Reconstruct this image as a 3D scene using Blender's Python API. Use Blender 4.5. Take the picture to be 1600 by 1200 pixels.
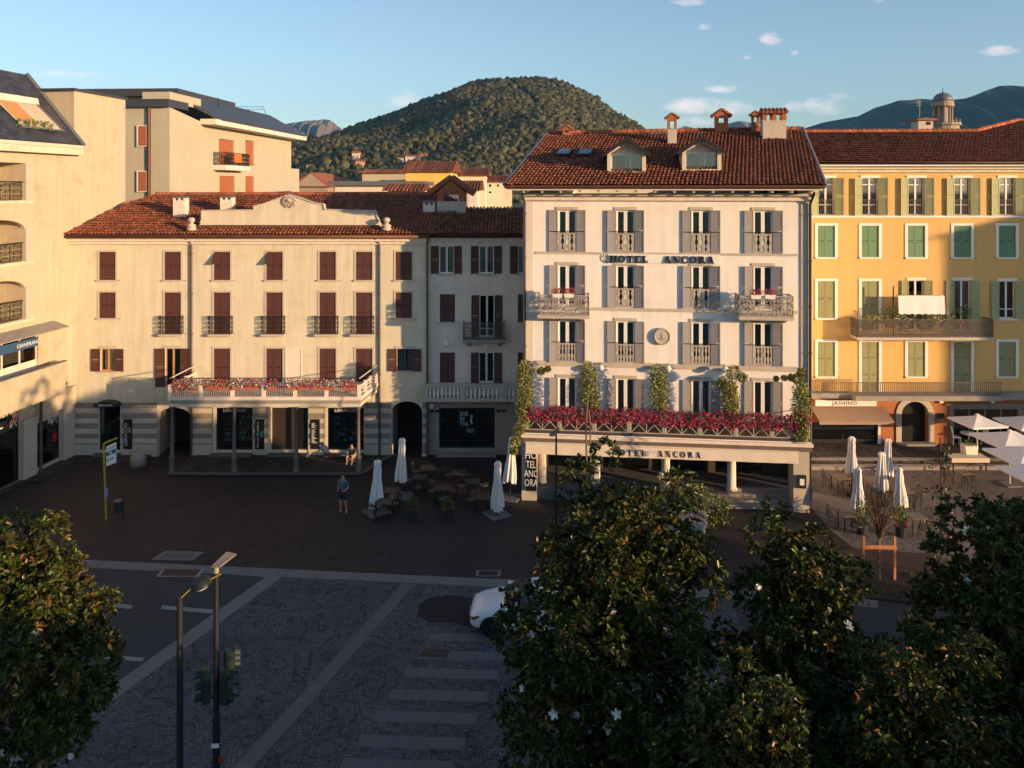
import bpy, math, random
import numpy as np
from mathutils import Vector, Matrix
V = Vector
PI = math.pi
R = math.radians
sc = bpy.context.scene
for _o in list(bpy.data.objects):
    bpy.data.objects.remove(_o)
col = sc.collection

# ------------------------------------------------------------------ camera
FP, HZ, CH = 1250.0, 292.0, 15.5          # focal length and horizon row on a 1600 px wide picture, camera height in metres
cam_data = bpy.data.cameras.new('camera')
cam_data.sensor_width = 36.0
cam_data.lens = 36.0 * FP / 1600.0
cam_data.shift_y = -(600.0 - HZ) / 1600.0
cam_data.clip_start = 0.5
cam_data.clip_end = 40000.0
cam = bpy.data.objects.new('camera', cam_data)
cam.location = (0, 0, CH)
cam.rotation_euler = (R(90), 0, 0)
col.objects.link(cam)
sc.camera = cam

# ------------------------------------------------------------------ sky, sun, exposure
SUN_AZ, SUN_EL = R(57.0), R(7.5)          # azimuth measured from -Y towards +X
sun_dir = V((math.sin(SUN_AZ) * math.cos(SUN_EL), -math.cos(SUN_AZ) * math.cos(SUN_EL), math.sin(SUN_EL)))
world = bpy.data.worlds.new('World')
sc.world = world
world.use_nodes = True
wn, wl = world.node_tree.nodes, world.node_tree.links
wn.clear()
w_out = wn.new('ShaderNodeOutputWorld')
w_bg = wn.new('ShaderNodeBackground')
w_bg.inputs['Strength'].default_value = 0.142
sky = wn.new('ShaderNodeTexSky')
sky.sky_type = 'NISHITA'
sky.sun_disc = False
sky.sun_elevation = SUN_EL
sky.sun_rotation = PI - SUN_AZ
sky.altitude = 200
sky.air_density = 1.0
sky.dust_density = 0.35
sky.ozone_density = 2.9

def wmath(op, a, b=None, c=None):
    n = wn.new('ShaderNodeMath'); n.operation = op
    for i, v in enumerate((a, b, c)):
        if v is None: continue
        if isinstance(v, (int, float)): n.inputs[i].default_value = v
        else: wl.new(v, n.inputs[i])
    return n.outputs[0]
# thin evening clouds: soft patches in the sky at fixed compass bearings
w_tc = wn.new('ShaderNodeTexCoord')
w_sep = wn.new('ShaderNodeSeparateXYZ'); wl.new(w_tc.outputs['Generated'], w_sep.inputs[0])
w_y = wmath('MAXIMUM', w_sep.outputs[1], 0.02)
w_a = wmath('DIVIDE', w_sep.outputs[0], w_y)
w_b = wmath('DIVIDE', w_sep.outputs[2], w_y)
w_cmb = wn.new('ShaderNodeCombineXYZ'); wl.new(w_a, w_cmb.inputs[0]); wl.new(wmath('MULTIPLY', w_b, 1.9), w_cmb.inputs[1])
w_noise = wn.new('ShaderNodeTexNoise'); w_noise.inputs['Scale'].default_value = 34; w_noise.inputs['Detail'].default_value = 7
w_noise.inputs['Roughness'].default_value = 0.62
wl.new(w_cmb.outputs[0], w_noise.inputs['Vector'])
w_nz = w_noise.outputs['Fac']
CLOUDS = [(635, 156, 34, 14, .8), (1090, 165, 62, 14, 1.0), (1140, 170, 40, 12, .9), (1125, 139, 30, 6, .9), (1280, 166, 60, 14, .75),
          (1310, 152, 26, 8, .5), (1205, 59, 22, 11, .9), (1242, 82, 8, 4, .7), (1168, 90, 9, 4, .6), (1100, 41, 15, 7, .6),
          (1077, 3, 30, 8, .8), (1565, 79, 40, 10, .8), (110, 117, 80, 7, .6), (490, 133, 20, 8, .25), (1375, 3, 14, 8, .4), (1080, 190, 50, 10, .7),
          (60, 128, 60, 9, .5), (160, 82, 30, 9, .2), (1165, 205, 60, 9, .5)]
w_mask = None
for (px, py, rx, ry, op) in CLOUDS:
    dx = wmath('DIVIDE', wmath('SUBTRACT', w_a, (px - 800) / FP), rx / FP * 1.25)
    dy = wmath('DIVIDE', wmath('SUBTRACT', w_b, (HZ - py) / FP), ry / FP * 1.35)
    d2 = wmath('ADD', wmath('MULTIPLY', dx, dx), wmath('MULTIPLY', dy, dy))
    m = wmath('MULTIPLY', wmath('MAXIMUM', wmath('SUBTRACT', 1.0, d2), 0.0), op)
    w_mask = m if w_mask is None else wmath('MAXIMUM', w_mask, m)
w_c = wmath('SUBTRACT', wmath('ADD', w_mask, wmath('MULTIPLY', wmath('SUBTRACT', w_nz, 0.5), 2.2)), 0.30)
w_c = wmath('MULTIPLY', wmath('MINIMUM', wmath('MAXIMUM', wmath('MULTIPLY', w_c, 1.05), 0.0), 1.0), wmath('MINIMUM', wmath('MULTIPLY', w_mask, 1.6), 1.0))
w_c = wmath('MULTIPLY', w_c, wmath('GREATER_THAN', w_sep.outputs[1], 0.02))
w_mix = wn.new('ShaderNodeMixRGB'); w_mix.inputs[2].default_value = (6.2, 4.9, 4.8, 1)
wl.new(wmath('MULTIPLY', w_c, 0.6), w_mix.inputs[0])
w_hs = wn.new('ShaderNodeHueSaturation'); w_hs.inputs['Saturation'].default_value = 0.80
wl.new(sky.outputs[0], w_hs.inputs['Color']); wl.new(w_hs.outputs[0], w_mix.inputs[1])
wl.new(w_mix.outputs[0], w_bg.inputs['Color'])
wl.new(w_bg.outputs[0], w_out.inputs['Surface'])

sun_data = bpy.data.lights.new('sun', 'SUN')
sun_data.energy = 4.0
sun_data.angle = R(0.5)
sun_data.color = (1.0, 0.65, 0.34)
sun = bpy.data.objects.new('sun', sun_data)
sun.rotation_euler = (-sun_dir).to_track_quat('-Z', 'Y').to_euler()
sun.location = (60, -40, 60)
col.objects.link(sun)

sc.view_settings.view_transform = 'Standard'
sc.view_settings.look = 'None'
sc.view_settings.gamma = 1.0
sc.view_settings.use_curve_mapping = False
sc.view_settings.exposure = 0.82
sc.render.engine = 'CYCLES'
cy = sc.cycles
cy.max_bounces = 5; cy.diffuse_bounces = 2; cy.glossy_bounces = 2; cy.transmission_bounces = 3
cy.transparent_max_bounces = 8; cy.volume_bounces = 0
cy.caustics_reflective = False; cy.caustics_refractive = False
cy.sample_clamp_indirect = 4.0
cy.use_denoising = True
cy.use_adaptive_sampling = True; cy.adaptive_threshold = 0.03

# ------------------------------------------------------------------ pixel helpers (measured positions -> metres)
def gp(px, py, z=0.0):
    Y = FP * (CH - z) / (py - HZ)
    return V(((px - 800) / FP * Y, Y, z))
def at(px, py, Y):
    return V(((px - 800) / FP * Y, Y, CH - (py - HZ) / FP * Y))

class Fac:
    """a vertical facade through two plan points; local x along it, local y inwards, local z up"""
    def __init__(s, pxl, Yl, pxr, Yr):
        A = V(((pxl - 800) / FP * Yl, Yl)); B = V(((pxr - 800) / FP * Yr, Yr))
        s.o = A; s.u = (B - A).normalized(); s.n = V((-s.u.y, s.u.x)); s.len = (B - A).length
        s.ang = math.atan2(s.u.y, s.u.x)
        s.mat = Matrix.Translation((A.x, A.y, 0)) @ Matrix.Rotation(s.ang, 4, 'Z')
    def loc(s, px, py, off=0.0):
        r = V(((px - 800) / FP, 1.0))
        t = (s.o.dot(s.n) - off) / r.dot(s.n)
        P = r * t
        return (P - s.o).dot(s.u), CH - (py - HZ) / FP * t
    def sx(s, px, off=0.0): return s.loc(px, HZ, off)[0]
    def z(s, px, py, off=0.0): return s.loc(px, py, off)[1]

# ------------------------------------------------------------------ mesh builder
class MB:
    def __init__(s): s.v = []; s.f = []; s.m = []
    def add(s, vs, fs, m=0):
        b = len(s.v); s.v.extend([tuple(p) for p in vs])
        for f in fs: s.f.append([i + b for i in f]); s.m.append(m)
        return s
    def box(s, x0, x1, y0, y1, z0, z1, m=0):
        vs = [(x0,y0,z0),(x1,y0,z0),(x1,y1,z0),(x0,y1,z0),(x0,y0,z1),(x1,y0,z1),(x1,y1,z1),(x0,y1,z1)]
        return s.add(vs, [(3,2,1,0),(4,5,6,7),(0,1,5,4),(1,2,6,5),(2,3,7,6),(3,0,4,7)], m)
    def prism(s, poly, a, b, axis='y', m=0):
        """poly in the two other axes (x,z for axis y; x,y for z; y,z for x) extruded from a to b"""
        n = len(poly)
        def mk(p, c):
            if axis == 'y': return (p[0], c, p[1])
            if axis == 'z': return (p[0], p[1], c)
            return (c, p[0], p[1])
        vs = [mk(p, a) for p in poly] + [mk(p, b) for p in poly]
        fs = [tuple(range(n)), tuple(range(2*n-1, n-1, -1))] + [(i, i+n, (i+1) % n + n, (i+1) % n) for i in range(n)]
        return s.add(vs, fs, m)
    def tube(s, pts, r, n=6, m=0, cap=True):
        pts = [V(p) for p in pts]
        rs = r if isinstance(r, (list, tuple)) else [r] * len(pts)
        b = len(s.v); up = None
        for i, p in enumerate(pts):
            d = (pts[min(i+1, len(pts)-1)] - pts[max(i-1, 0)])
            if d.length < 1e-9: d = V((0,0,1))
            d.normalize()
            if up is None: up = V((0,0,1)) if abs(d.z) < .9 else V((1,0,0))
            a = d.cross(up).normalized(); c = a.cross(d).normalized(); up = c
            for k in range(n):
                t = 2*PI*(k+.5)/n
                s.v.append(tuple(p + (a*math.cos(t) + c*math.sin(t)) * rs[i]))
        for i in range(len(pts)-1):
            for k in range(n):
                k2 = (k+1) % n
                s.f.append([b+i*n+k, b+i*n+k2, b+(i+1)*n+k2, b+(i+1)*n+k]); s.m.append(m)
        if cap:
            s.f.append([b+k for k in range(n)][::-1]); s.m.append(m)
            s.f.append([b+(len(pts)-1)*n+k for k in range(n)]); s.m.append(m)
        return s
    def lathe(s, prof, n=10, c=(0,0,0), m=0, wob=None):
        b = len(s.v)
        for i, (r, z) in enumerate(prof):
            for k in range(n):
                t = 2*PI*k/n
                rr = r * (wob(t, i) if wob else 1)
                s.v.append((c[0]+rr*math.cos(t), c[1]+rr*math.sin(t), c[2]+z))
        for i in range(len(prof)-1):
            for k in range(n):
                k2 = (k+1) % n
                s.f.append([b+i*n+k, b+i*n+k2, b+(i+1)*n+k2, b+(i+1)*n+k]); s.m.append(m)
        s.f.append([b+k for k in range(n)][::-1]); s.m.append(m)
        s.f.append([b+(len(prof)-1)*n+k for k in range(n)]); s.m.append(m)
        return s
    def xf(s, M, start=0):
        for i in range(start, len(s.v)): s.v[i] = tuple(M @ V(s.v[i]))
        return s
    def mesh(s, name, mats, smooth=False):
        me = bpy.data.meshes.new(name)
        me.from_pydata(s.v, [], s.f)
        if not isinstance(mats, (list, tuple)): mats = [mats]
        for m_ in mats: me.materials.append(m_)
        if len(mats) > 1: me.polygons.foreach_set('material_index', s.m)
        if smooth: me.polygons.foreach_set('use_smooth', [True]*len(s.f))
        me.update()
        return me
    def build(s, name, mats, parent=None, loc=(0,0,0), rz=0.0, smooth=False):
        return put(name, s.mesh(name, mats, smooth), parent, loc, rz)

def put(name, me, parent=None, loc=(0,0,0), rz=0.0, rot=None, scale=None):
    o = bpy.data.objects.new(name, me); col.objects.link(o)
    o.location = loc; o.rotation_euler = rot if rot else (0,0,rz)
    if scale: o.scale = scale
    if parent is not None: o.parent = parent
    return o
def tag(o, label=None, cat=None, group=None, kind=None):
    if label: o['label'] = label
    if cat: o['category'] = cat
    if group: o['group'] = group
    if kind: o['kind'] = kind
    return o
def thing(name, label, cat, loc=(0,0,0), rz=0.0, group=None, mat=None):
    o = bpy.data.objects.new(name, None); col.objects.link(o)
    o.empty_display_size = .3
    if mat is not None: o.matrix_world = mat
    else: o.location = loc; o.rotation_euler = (0,0,rz)
    return tag(o, label, cat, group)
def copy_tree(o, parent=None, loc=None, rz=None, label=None):
    c = o.copy(); col.objects.link(c)
    if parent is not None: c.parent = parent
    if loc is not None: c.location = loc
    if rz is not None: c.rotation_euler = (0,0,rz)
    if label: c['label'] = label
    for ch in o.children: copy_tree(ch, c)
    return c
ORD = ['first','second','third','fourth','fifth','sixth','seventh','eighth','ninth','tenth','eleventh','twelfth','thirteenth','fourteenth','fifteenth','sixteenth']

# ------------------------------------------------------------------ materials (procedural)
def nmath(nt, op, a, b=None):
    n = nt.nodes.new('ShaderNodeMath'); n.operation = op
    for i, v in enumerate((a, b)):
        if v is None: continue
        if isinstance(v, (int, float)): n.inputs[i].default_value = v
        else: nt.links.new(v, n.inputs[i])
    return n.outputs[0]
def M(name, c, rough=.75, var=.12, scale=2.0, bump=0.0, bscale=30.0, metal=0.0, spec=.4, island=0.0, streak=0.0, stain=None, coat=0.0, back=None, detail=5):
    mt = bpy.data.materials.new(name); mt.use_nodes = True
    nt = mt.node_tree; N = nt.nodes; L = nt.links
    bs = N['Principled BSDF']
    bs.inputs['Roughness'].default_value = rough
    bs.inputs['Metallic'].default_value = metal
    bs.inputs['Specular IOR Level'].default_value = spec
    if coat: bs.inputs['Coat Weight'].default_value = coat
    tc = N.new('ShaderNodeTexCoord')
    nz = N.new('ShaderNodeTexNoise'); nz.inputs['Scale'].default_value = scale; nz.inputs['Detail'].default_value = detail
    nz.inputs['Roughness'].default_value = .6
    L.new(tc.outputs['Object'], nz.inputs['Vector'])
    f = nmath(nt, 'MULTIPLY', nmath(nt, 'SUBTRACT', nz.outputs['Fac'], .5), var*3.2)
    if streak:
        mp = N.new('ShaderNodeMapping'); mp.inputs['Scale'].default_value = (3.0, 3.0, .22)
        L.new(tc.outputs['Object'], mp.inputs['Vector'])
        n2 = N.new('ShaderNodeTexNoise'); n2.inputs['Scale'].default_value = 1.1; n2.inputs['Detail'].default_value = 6
        L.new(mp.outputs[0], n2.inputs['Vector'])
        f = nmath(nt, 'ADD', f, nmath(nt, 'MULTIPLY', nmath(nt, 'SUBTRACT', n2.outputs['Fac'], .5), streak*3.0))
    if island:
        ge = N.new('ShaderNodeNewGeometry')
        f = nmath(nt, 'ADD', f, nmath(nt, 'MULTIPLY', nmath(nt, 'SUBTRACT', ge.outputs['Random Per Island'], .5), island*2))
    f = nmath(nt, 'ADD', f, 1.0)
    mx = N.new('ShaderNodeMix'); mx.data_type = 'RGBA'; mx.blend_type = 'MULTIPLY'; mx.inputs[0].default_value = 1.0
    mx.inputs[6].default_value = (*c, 1)
    cb = N.new('ShaderNodeCombineColor')
    for i in range(3): L.new(f, cb.inputs[i])
    L.new(cb.outputs[0], mx.inputs[7])
    outc = mx.outputs[2]
    if stain:
        sc_, amt, scl = stain
        n3 = N.new('ShaderNodeTexNoise'); n3.inputs['Scale'].default_value = scl; n3.inputs['Detail'].default_value = 8; n3.inputs['Roughness'].default_value = .7
        L.new(tc.outputs['Object'], n3.inputs['Vector'])
        rp = N.new('ShaderNodeValToRGB'); rp.color_ramp.elements[0].position = .52; rp.color_ramp.elements[1].position = .75
        L.new(n3.outputs['Fac'], rp.inputs[0])
        m2 = N.new('ShaderNodeMix'); m2.data_type = 'RGBA'
        L.new(nmath(nt, 'MULTIPLY', rp.outputs[0], amt), m2.inputs[0]); L.new(outc, m2.inputs[6]); m2.inputs[7].default_value = (*sc_, 1)
        outc = m2.outputs[2]
    if back:
        g2 = N.new('ShaderNodeNewGeometry')
        m3 = N.new('ShaderNodeMix'); m3.data_type = 'RGBA'
        L.new(g2.outputs['Backfacing'], m3.inputs[0]); L.new(outc, m3.inputs[6]); m3.inputs[7].default_value = (*back, 1)
        outc = m3.outputs[2]
    L.new(outc, bs.inputs['Base Color'])
    if bump:
        nb = N.new('ShaderNodeTexNoise'); nb.inputs['Scale'].default_value = bscale; nb.inputs['Detail'].default_value = 4
        L.new(tc.outputs['Object'], nb.inputs['Vector'])
        bp = N.new('ShaderNodeBump'); bp.inputs['Strength'].default_value = bump; bp.inputs['Distance'].default_value = .03
        L.new(nb.outputs['Fac'], bp.inputs['Height']); L.new(bp.outputs[0], bs.inputs['Normal'])
    return mt
def glass_mat(name, tint=(.78,.86,.88), rough=.03):
    mt = bpy.data.materials.new(name); mt.use_nodes = True
    nt = mt.node_tree; N = nt.nodes; L = nt.links; N.clear()
    o = N.new('ShaderNodeOutputMaterial'); t = N.new('ShaderNodeBsdfTransparent'); g = N.new('ShaderNodeBsdfGlossy')
    t.inputs[0].default_value = (*tint, 1); g.inputs['Roughness'].default_value = rough
    tc = N.new('ShaderNodeTexCoord'); nz = N.new('ShaderNodeTexNoise'); nz.inputs['Scale'].default_value = 1.3
    L.new(tc.outputs['Object'], nz.inputs[0])
    bp = N.new('ShaderNodeBump'); bp.inputs['Strength'].default_value = .06; L.new(nz.outputs[0], bp.inputs['Height'])
    fr = N.new('ShaderNodeFresnel'); fr.inputs['IOR'].default_value = 1.9
    L.new(bp.outputs[0], g.inputs['Normal'])
    mx = N.new('ShaderNodeMixShader')
    L.new(fr.outputs[0], mx.inputs[0]); L.new(t.outputs[0], mx.inputs[1]); L.new(g.outputs[0], mx.inputs[2]); L.new(mx.outputs[0], o.inputs[0])
    return mt
def cobble_mat(name, c1, c2, cell, joint, rough=.8, patch=.25, bump=.6, spec=.3):
    mt = bpy.data.materials.new(name); mt.use_nodes = True
    nt = mt.node_tree; N = nt.nodes; L = nt.links; bs = N['Principled BSDF']
    bs.inputs['Roughness'].default_value = rough; bs.inputs['Specular IOR Level'].default_value = spec
    tc = N.new('ShaderNodeTexCoord')
    # arcs: cobbles are laid in gentle fans
    wv = N.new('ShaderNodeTexNoise'); wv.inputs['Scale'].default_value = .55; wv.inputs['Detail'].default_value = 1
    L.new(tc.outputs['Object'], wv.inputs[0])
    va = N.new('ShaderNodeMixRGB'); va.blend_type = 'ADD'; va.inputs[0].default_value = .9
    L.new(tc.outputs['Object'], va.inputs[1]); L.new(wv.outputs['Color'], va.inputs[2])
    vo = N.new('ShaderNodeTexVoronoi'); vo.inputs['Scale'].default_value = 1/cell; vo.inputs['Randomness'].default_value = .38
    ve = N.new('ShaderNodeTexVoronoi'); ve.feature = 'DISTANCE_TO_EDGE'; ve.inputs['Scale'].default_value = 1/cell; ve.inputs['Randomness'].default_value = .38
    L.new(va.outputs[0], vo.inputs['Vector']); L.new(va.outputs[0], ve.inputs['Vector'])
    mx = N.new('ShaderNodeMix'); mx.data_type = 'RGBA'; mx.inputs[6].default_value = (*c1, 1); mx.inputs[7].default_value = (*c2, 1)
    sp = N.new('ShaderNodeSeparateColor'); L.new(vo.outputs['Color'], sp.inputs[0]); L.new(sp.outputs[0], mx.inputs[0])
    jr = N.new('ShaderNodeValToRGB'); jr.color_ramp.elements[0].position = .02; jr.color_ramp.elements[1].position = .13
    L.new(ve.outputs['Distance'], jr.inputs[0])
    m2 = N.new('ShaderNodeMix'); m2.data_type = 'RGBA'; m2.inputs[6].default_value = (*joint, 1)
    L.new(jr.outputs[0], m2.inputs[0]); L.new(mx.outputs[2], m2.inputs[7])
    nz = N.new('ShaderNodeTexNoise'); nz.inputs['Scale'].default_value = .35; nz.inputs['Detail'].default_value = 8; nz.inputs['Roughness'].default_value = .65
    L.new(tc.outputs['Object'], nz.inputs[0])
    f = nmath(nt, 'ADD', nmath(nt, 'MULTIPLY', nmath(nt, 'SUBTRACT', nz.outputs['Fac'], .5), patch*4), 1.0)
    cb = N.new('ShaderNodeCombineColor')
    for i in range(3): L.new(f, cb.inputs[i])
    m3 = N.new('ShaderNodeMix'); m3.data_type = 'RGBA'; m3.blend_type = 'MULTIPLY'; m3.inputs[0].default_value = 1
    L.new(m2.outputs[2], m3.inputs[6]); L.new(cb.outputs[0], m3.inputs[7]); L.new(m3.outputs[2], bs.inputs['Base Color'])
    bp = N.new('ShaderNodeBump'); bp.inputs['Strength'].default_value = bump; bp.inputs['Distance'].default_value = .02
    L.new(jr.outputs[0], bp.inputs['Height']); L.new(bp.outputs[0], bs.inputs['Normal'])
    return mt

MT = dict(
    cream   = M('cream_plaster', (.62,.56,.43), .85, .08, .5, .2, 25, streak=.14, stain=((.42,.34,.25), .5, 1.1)),
    cream2  = M('pale_plaster', (.73,.62,.54), .85, .07, .5, .2, 25, streak=.11, stain=((.47,.40,.33), .4, .9)),
    leftw   = M('ochre_plaster', (.50,.43,.315), .85, .09, .5, .15, 20, streak=.13, stain=((.30,.245,.18), .75, .8)),
    rearw   = M('beige_plaster', (.46,.42,.325), .85, .07, .5, .12, 20, streak=.05, stain=((.5,.42,.3), .3, .6)),
    hotelw  = M('white_plaster', (.82,.755,.70), .85, .05, .6, .18, 30, streak=.10, stain=((.62,.53,.46), .5, .9)),
    trim    = M('grey_stone_trim', (.50,.43,.36), .8, .12, 2, .2, 40, streak=.05),
    trimw   = M('white_trim', (.80,.76,.70), .75, .07, 2, .1, 40),
    yellow  = M('yellow_plaster', (.69,.425,.15), .85, .06, .5, .15, 25, streak=.08, stain=((.6,.4,.17), .25, .7)),
    orange  = M('orange_plaster', (.42,.15,.055), .85, .1, 1, .15, 25, stain=((.4,.15,.06), .3, 1)),
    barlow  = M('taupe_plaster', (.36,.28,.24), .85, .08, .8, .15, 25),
    tile    = M('terracotta_tile', (.31,.098,.048), .85, .16, 1.3, 0, 20, island=.42, stain=((.13,.06,.045), .5, 2.2)),
    tileb   = M('terracotta_bed', (.14,.05,.03), .9, .2, 2),
    tiley   = M('red_clay_tile', (.33,.105,.045), .85, .12, 1.2, 0, 20, island=.35, stain=((.17,.07,.045), .4, 1.6)),
    brick   = M('brick', (.36,.13,.06), .9, .2, 8, .3, 30),
    slate   = M('dark_slate', (.05,.052,.065), .45, .15, 3, .2, 14, spec=.5),
    lead    = M('lead_flashing', (.16,.16,.17), .5, .15, 3, metal=.3),
    copper  = M('brown_gutter', (.13,.06,.04), .5, .15, 3, metal=.3),
    pipe    = M('downpipe_paint', (.10,.07,.06), .5, .15, 4, metal=.2),
    brown   = M('brown_shutter_paint', (.088,.034,.027), .6, .12, 5, .1, 60),
    grey    = M('grey_shutter_paint', (.30,.275,.275), .6, .08, 5, .1, 60),
    green   = M('pale_green_shutter_paint', (.38,.38,.20), .6, .10, 5, .1, 60),
    green2  = M('green_shutter_paint', (.15,.26,.14), .6, .10, 5, .1, 60),
    sage    = M('faded_sage_shutter_paint', (.29,.28,.13), .65, .14, 6, .1, 60),
    wood    = M('honey_wood', (.50,.25,.09), .5, .15, 9, .1, 60),
    darkwood= M('dark_wood', (.07,.05,.04), .6, .2, 8),
    rust    = M('rust_brown_panel', (.36,.12,.05), .6, .1, 4, .1, 30),
    white   = M('white_paint', (.78,.76,.72), .5, .05, 4),
    iron    = M('wrought_iron', (.03,.028,.028), .55, .2, 9, metal=.5),
    ironl   = M('grey_iron', (.14,.12,.11), .6, .25, 9, metal=.3),
    ironw   = M('cream_iron', (.40,.35,.30), .6, .15, 9),
    black   = M('black_panel', (.012,.012,.013), .4, .1, 4),
    blackm  = M('black_letters', (.015,.013,.014), .5, .1, 4),
    glass   = glass_mat('window_glass'),
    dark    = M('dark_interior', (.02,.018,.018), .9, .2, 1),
    curtain = M('net_curtain', (.50,.50,.47), .9, .05, 3),
    curtaing= M('teal_curtain', (.42,.50,.50), .9, .08, 3),
    granite = M('granite', (.115,.115,.122), .75, .12, 5, .15, 80, stain=((.04,.037,.036), .35, 1.4)),
    graniteb= M('granite_light', (.165,.16,.165), .75, .1, 5, .15, 80, stain=((.06,.055,.05), .3, 1.2)),
    concrete= M('concrete', (.30,.27,.24), .85, .12, 2, .2, 30, stain=((.12,.10,.09), .5, 1.1)),
    asphalt = M('asphalt', (.040,.042,.049), .85, .12, 1.2, .25, 120, stain=((.028,.028,.03), .5, .5)),
    tar     = M('fresh_asphalt', (.011,.011,.013), .8, .15, 3, .25, 120),
    roadpaint = M('worn_road_paint', (.24,.24,.25), .8, .15, 6, stain=((.12,.12,.12), .6, 5)),
    soil    = M('soil', (.055,.035,.025), .95, .3, 4, .5, 20),
    cloth   = M('white_canvas', (.76,.74,.72), .85, .05, 2, .1, 30),
    awning  = M('cream_canvas', (.66,.56,.44), .85, .07, 2, .1, 20),
    awningb = M('tan_canvas', (.33,.22,.15), .85, .1, 2, .1, 20),
    stoneband = M('light_stone', (.52,.45,.38), .85, .1, 2, .2, 40),
    greyband  = M('grey_plaster_band', (.25,.22,.20), .85, .1, 1.5, .2, 30),
    bark    = M('bark', (.09,.07,.055), .9, .25, 6, .4, 30),
    barkl   = M('pale_bark', (.20,.15,.10), .9, .2, 6, .3, 30),
    stake   = M('orange_wood_stake', (.42,.19,.08), .8, .15, 8),
    terracotta = M('terracotta_pot', (.36,.13,.07), .8, .1, 4),
    leaf    = M('magnolia_leaf', (.042,.060,.008), .40, .2, .6, island=.7, spec=.26, back=(.055,.05,.018)),
    leafy   = M('young_magnolia_leaf', (.15,.10,.02), .4, .2, .6, island=.4, spec=.5, back=(.16,.07,.02)),
    jasmine = M('jasmine_leaf', (.30,.29,.075), .5, .25, 2, island=.55, spec=.4),
    jasmined= M('dark_ivy_leaf', (.05,.085,.02), .5, .25, 2, island=.5, spec=.4),
    shrub   = M('shrub_leaf', (.055,.10,.025), .5, .25, 2, island=.5, spec=.4),
    petalw  = M('white_petal', (.80,.77,.70), .7, .05, 5, island=.08),
    petalp  = M('pink_petal', (.66,.05,.19), .7, .2, 5, island=.35),
    petalr  = M('red_petal', (.62,.035,.06), .7, .2, 5, island=.3),
    blue    = M('blue_sign', (.03,.09,.20), .5, .05, 4),
    red     = M('red_sign', (.45,.02,.03), .5, .05, 4),
    text    = M('white_lettering', (.75,.74,.72), .6, .03, 4),
    cyan    = M('pale_blue_lettering', (.35,.58,.66), .6, .03, 4),
    yellowp = M('yellow_steel', (.42,.31,.02), .45, .08, 4),
    pole    = M('dark_green_steel', (.022,.026,.028), .5, .15, 5, metal=.3),
    tlgreen = M('dark_green_housing', (.006,.026,.020), .5, .15, 5),
    lampglass = M('opal_glass', (.75,.72,.66), .25, .03, 4),
    plastic = M('dark_bin_plastic', (.03,.035,.04), .5, .1, 4),
    skin    = M('skin', (.42,.22,.15), .6, .05, 6),
    hair    = M('dark_hair', (.03,.02,.015), .7, .1, 6),
    teal    = M('teal_shirt', (.03,.13,.13), .85, .08, 6),
    navy    = M('navy_shorts', (.02,.03,.05), .85, .08, 6),
    shoe    = M('light_trainer', (.45,.48,.52), .7, .05, 6),
)
# ------------------------------------------------------------------ building elements
def wall_holes(mb, x0, x1, z0, z1, holes, depth=.3, m=0, y=0.0, mr=None):
    """flat wall in local xz at y with rectangular holes; reveals go inwards"""
    mr = m if mr is None else mr
    xs = sorted({x0, x1, *[min(max(h[i], x0), x1) for h in holes for i in (0, 1)]})
    zs = sorted({z0, z1, *[min(max(h[i], z0), z1) for h in holes for i in (2, 3)]})
    for j in range(len(zs)-1):
        zc = (zs[j]+zs[j+1])/2; i = 0
        while i < len(xs)-1:
            def solid(k):
                xc = (xs[k]+xs[k+1])/2
                return not any(h[0] < xc < h[1] and h[2] < zc < h[3] for h in holes)
            if not solid(i): i += 1; continue
            k = i
            while k+1 < len(xs)-1 and solid(k+1): k += 1
            mb.add([(xs[i],y,zs[j]),(xs[k+1],y,zs[j]),(xs[k+1],y,zs[j+1]),(xs[i],y,zs[j+1])], [(0,1,2,3)], m)
            i = k+1
    for h in holes:
        a, b, c, d = h[:4]; e = y+depth
        mb.add([(a,y,c),(a,e,c),(a,e,d),(a,y,d)], [(0,1,2,3)], mr)
        mb.add([(b,y,c),(b,y,d),(b,e,d),(b,e,c)], [(0,1,2,3)], mr)
        mb.add([(a,y,d),(a,e,d),(b,e,d),(b,y,d)], [(0,1,2,3)], mr)
        mb.add([(a,y,c),(b,y,c),(b,e,c),(a,e,c)], [(0,1,2,3)], mr)
    return mb
def arch_fill(mb, x0, x1, zs, zt, y0, y1, n=10, m=0):
    """fills the corners above an arch between springing zs and crown zt inside a rectangular hole"""
    cx = (x0+x1)/2; rx = (x1-x0)/2; rz = zt-zs
    pts = [(cx - rx*math.cos(PI*k/n), zs + rz*math.sin(PI*k/n)) for k in range(n+1)]
    h = n//2
    mb.prism([(x0, zt+.001)] + pts[:h+1][::1], y0, y1, 'y', m)
    mb.prism([(x1, zt+.001)] + pts[h:][::-1], y0, y1, 'y', m)
    return mb

_cache = {}
def cached(key, fn):
    if key not in _cache: _cache[key] = fn()
    return _cache[key]

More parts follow.
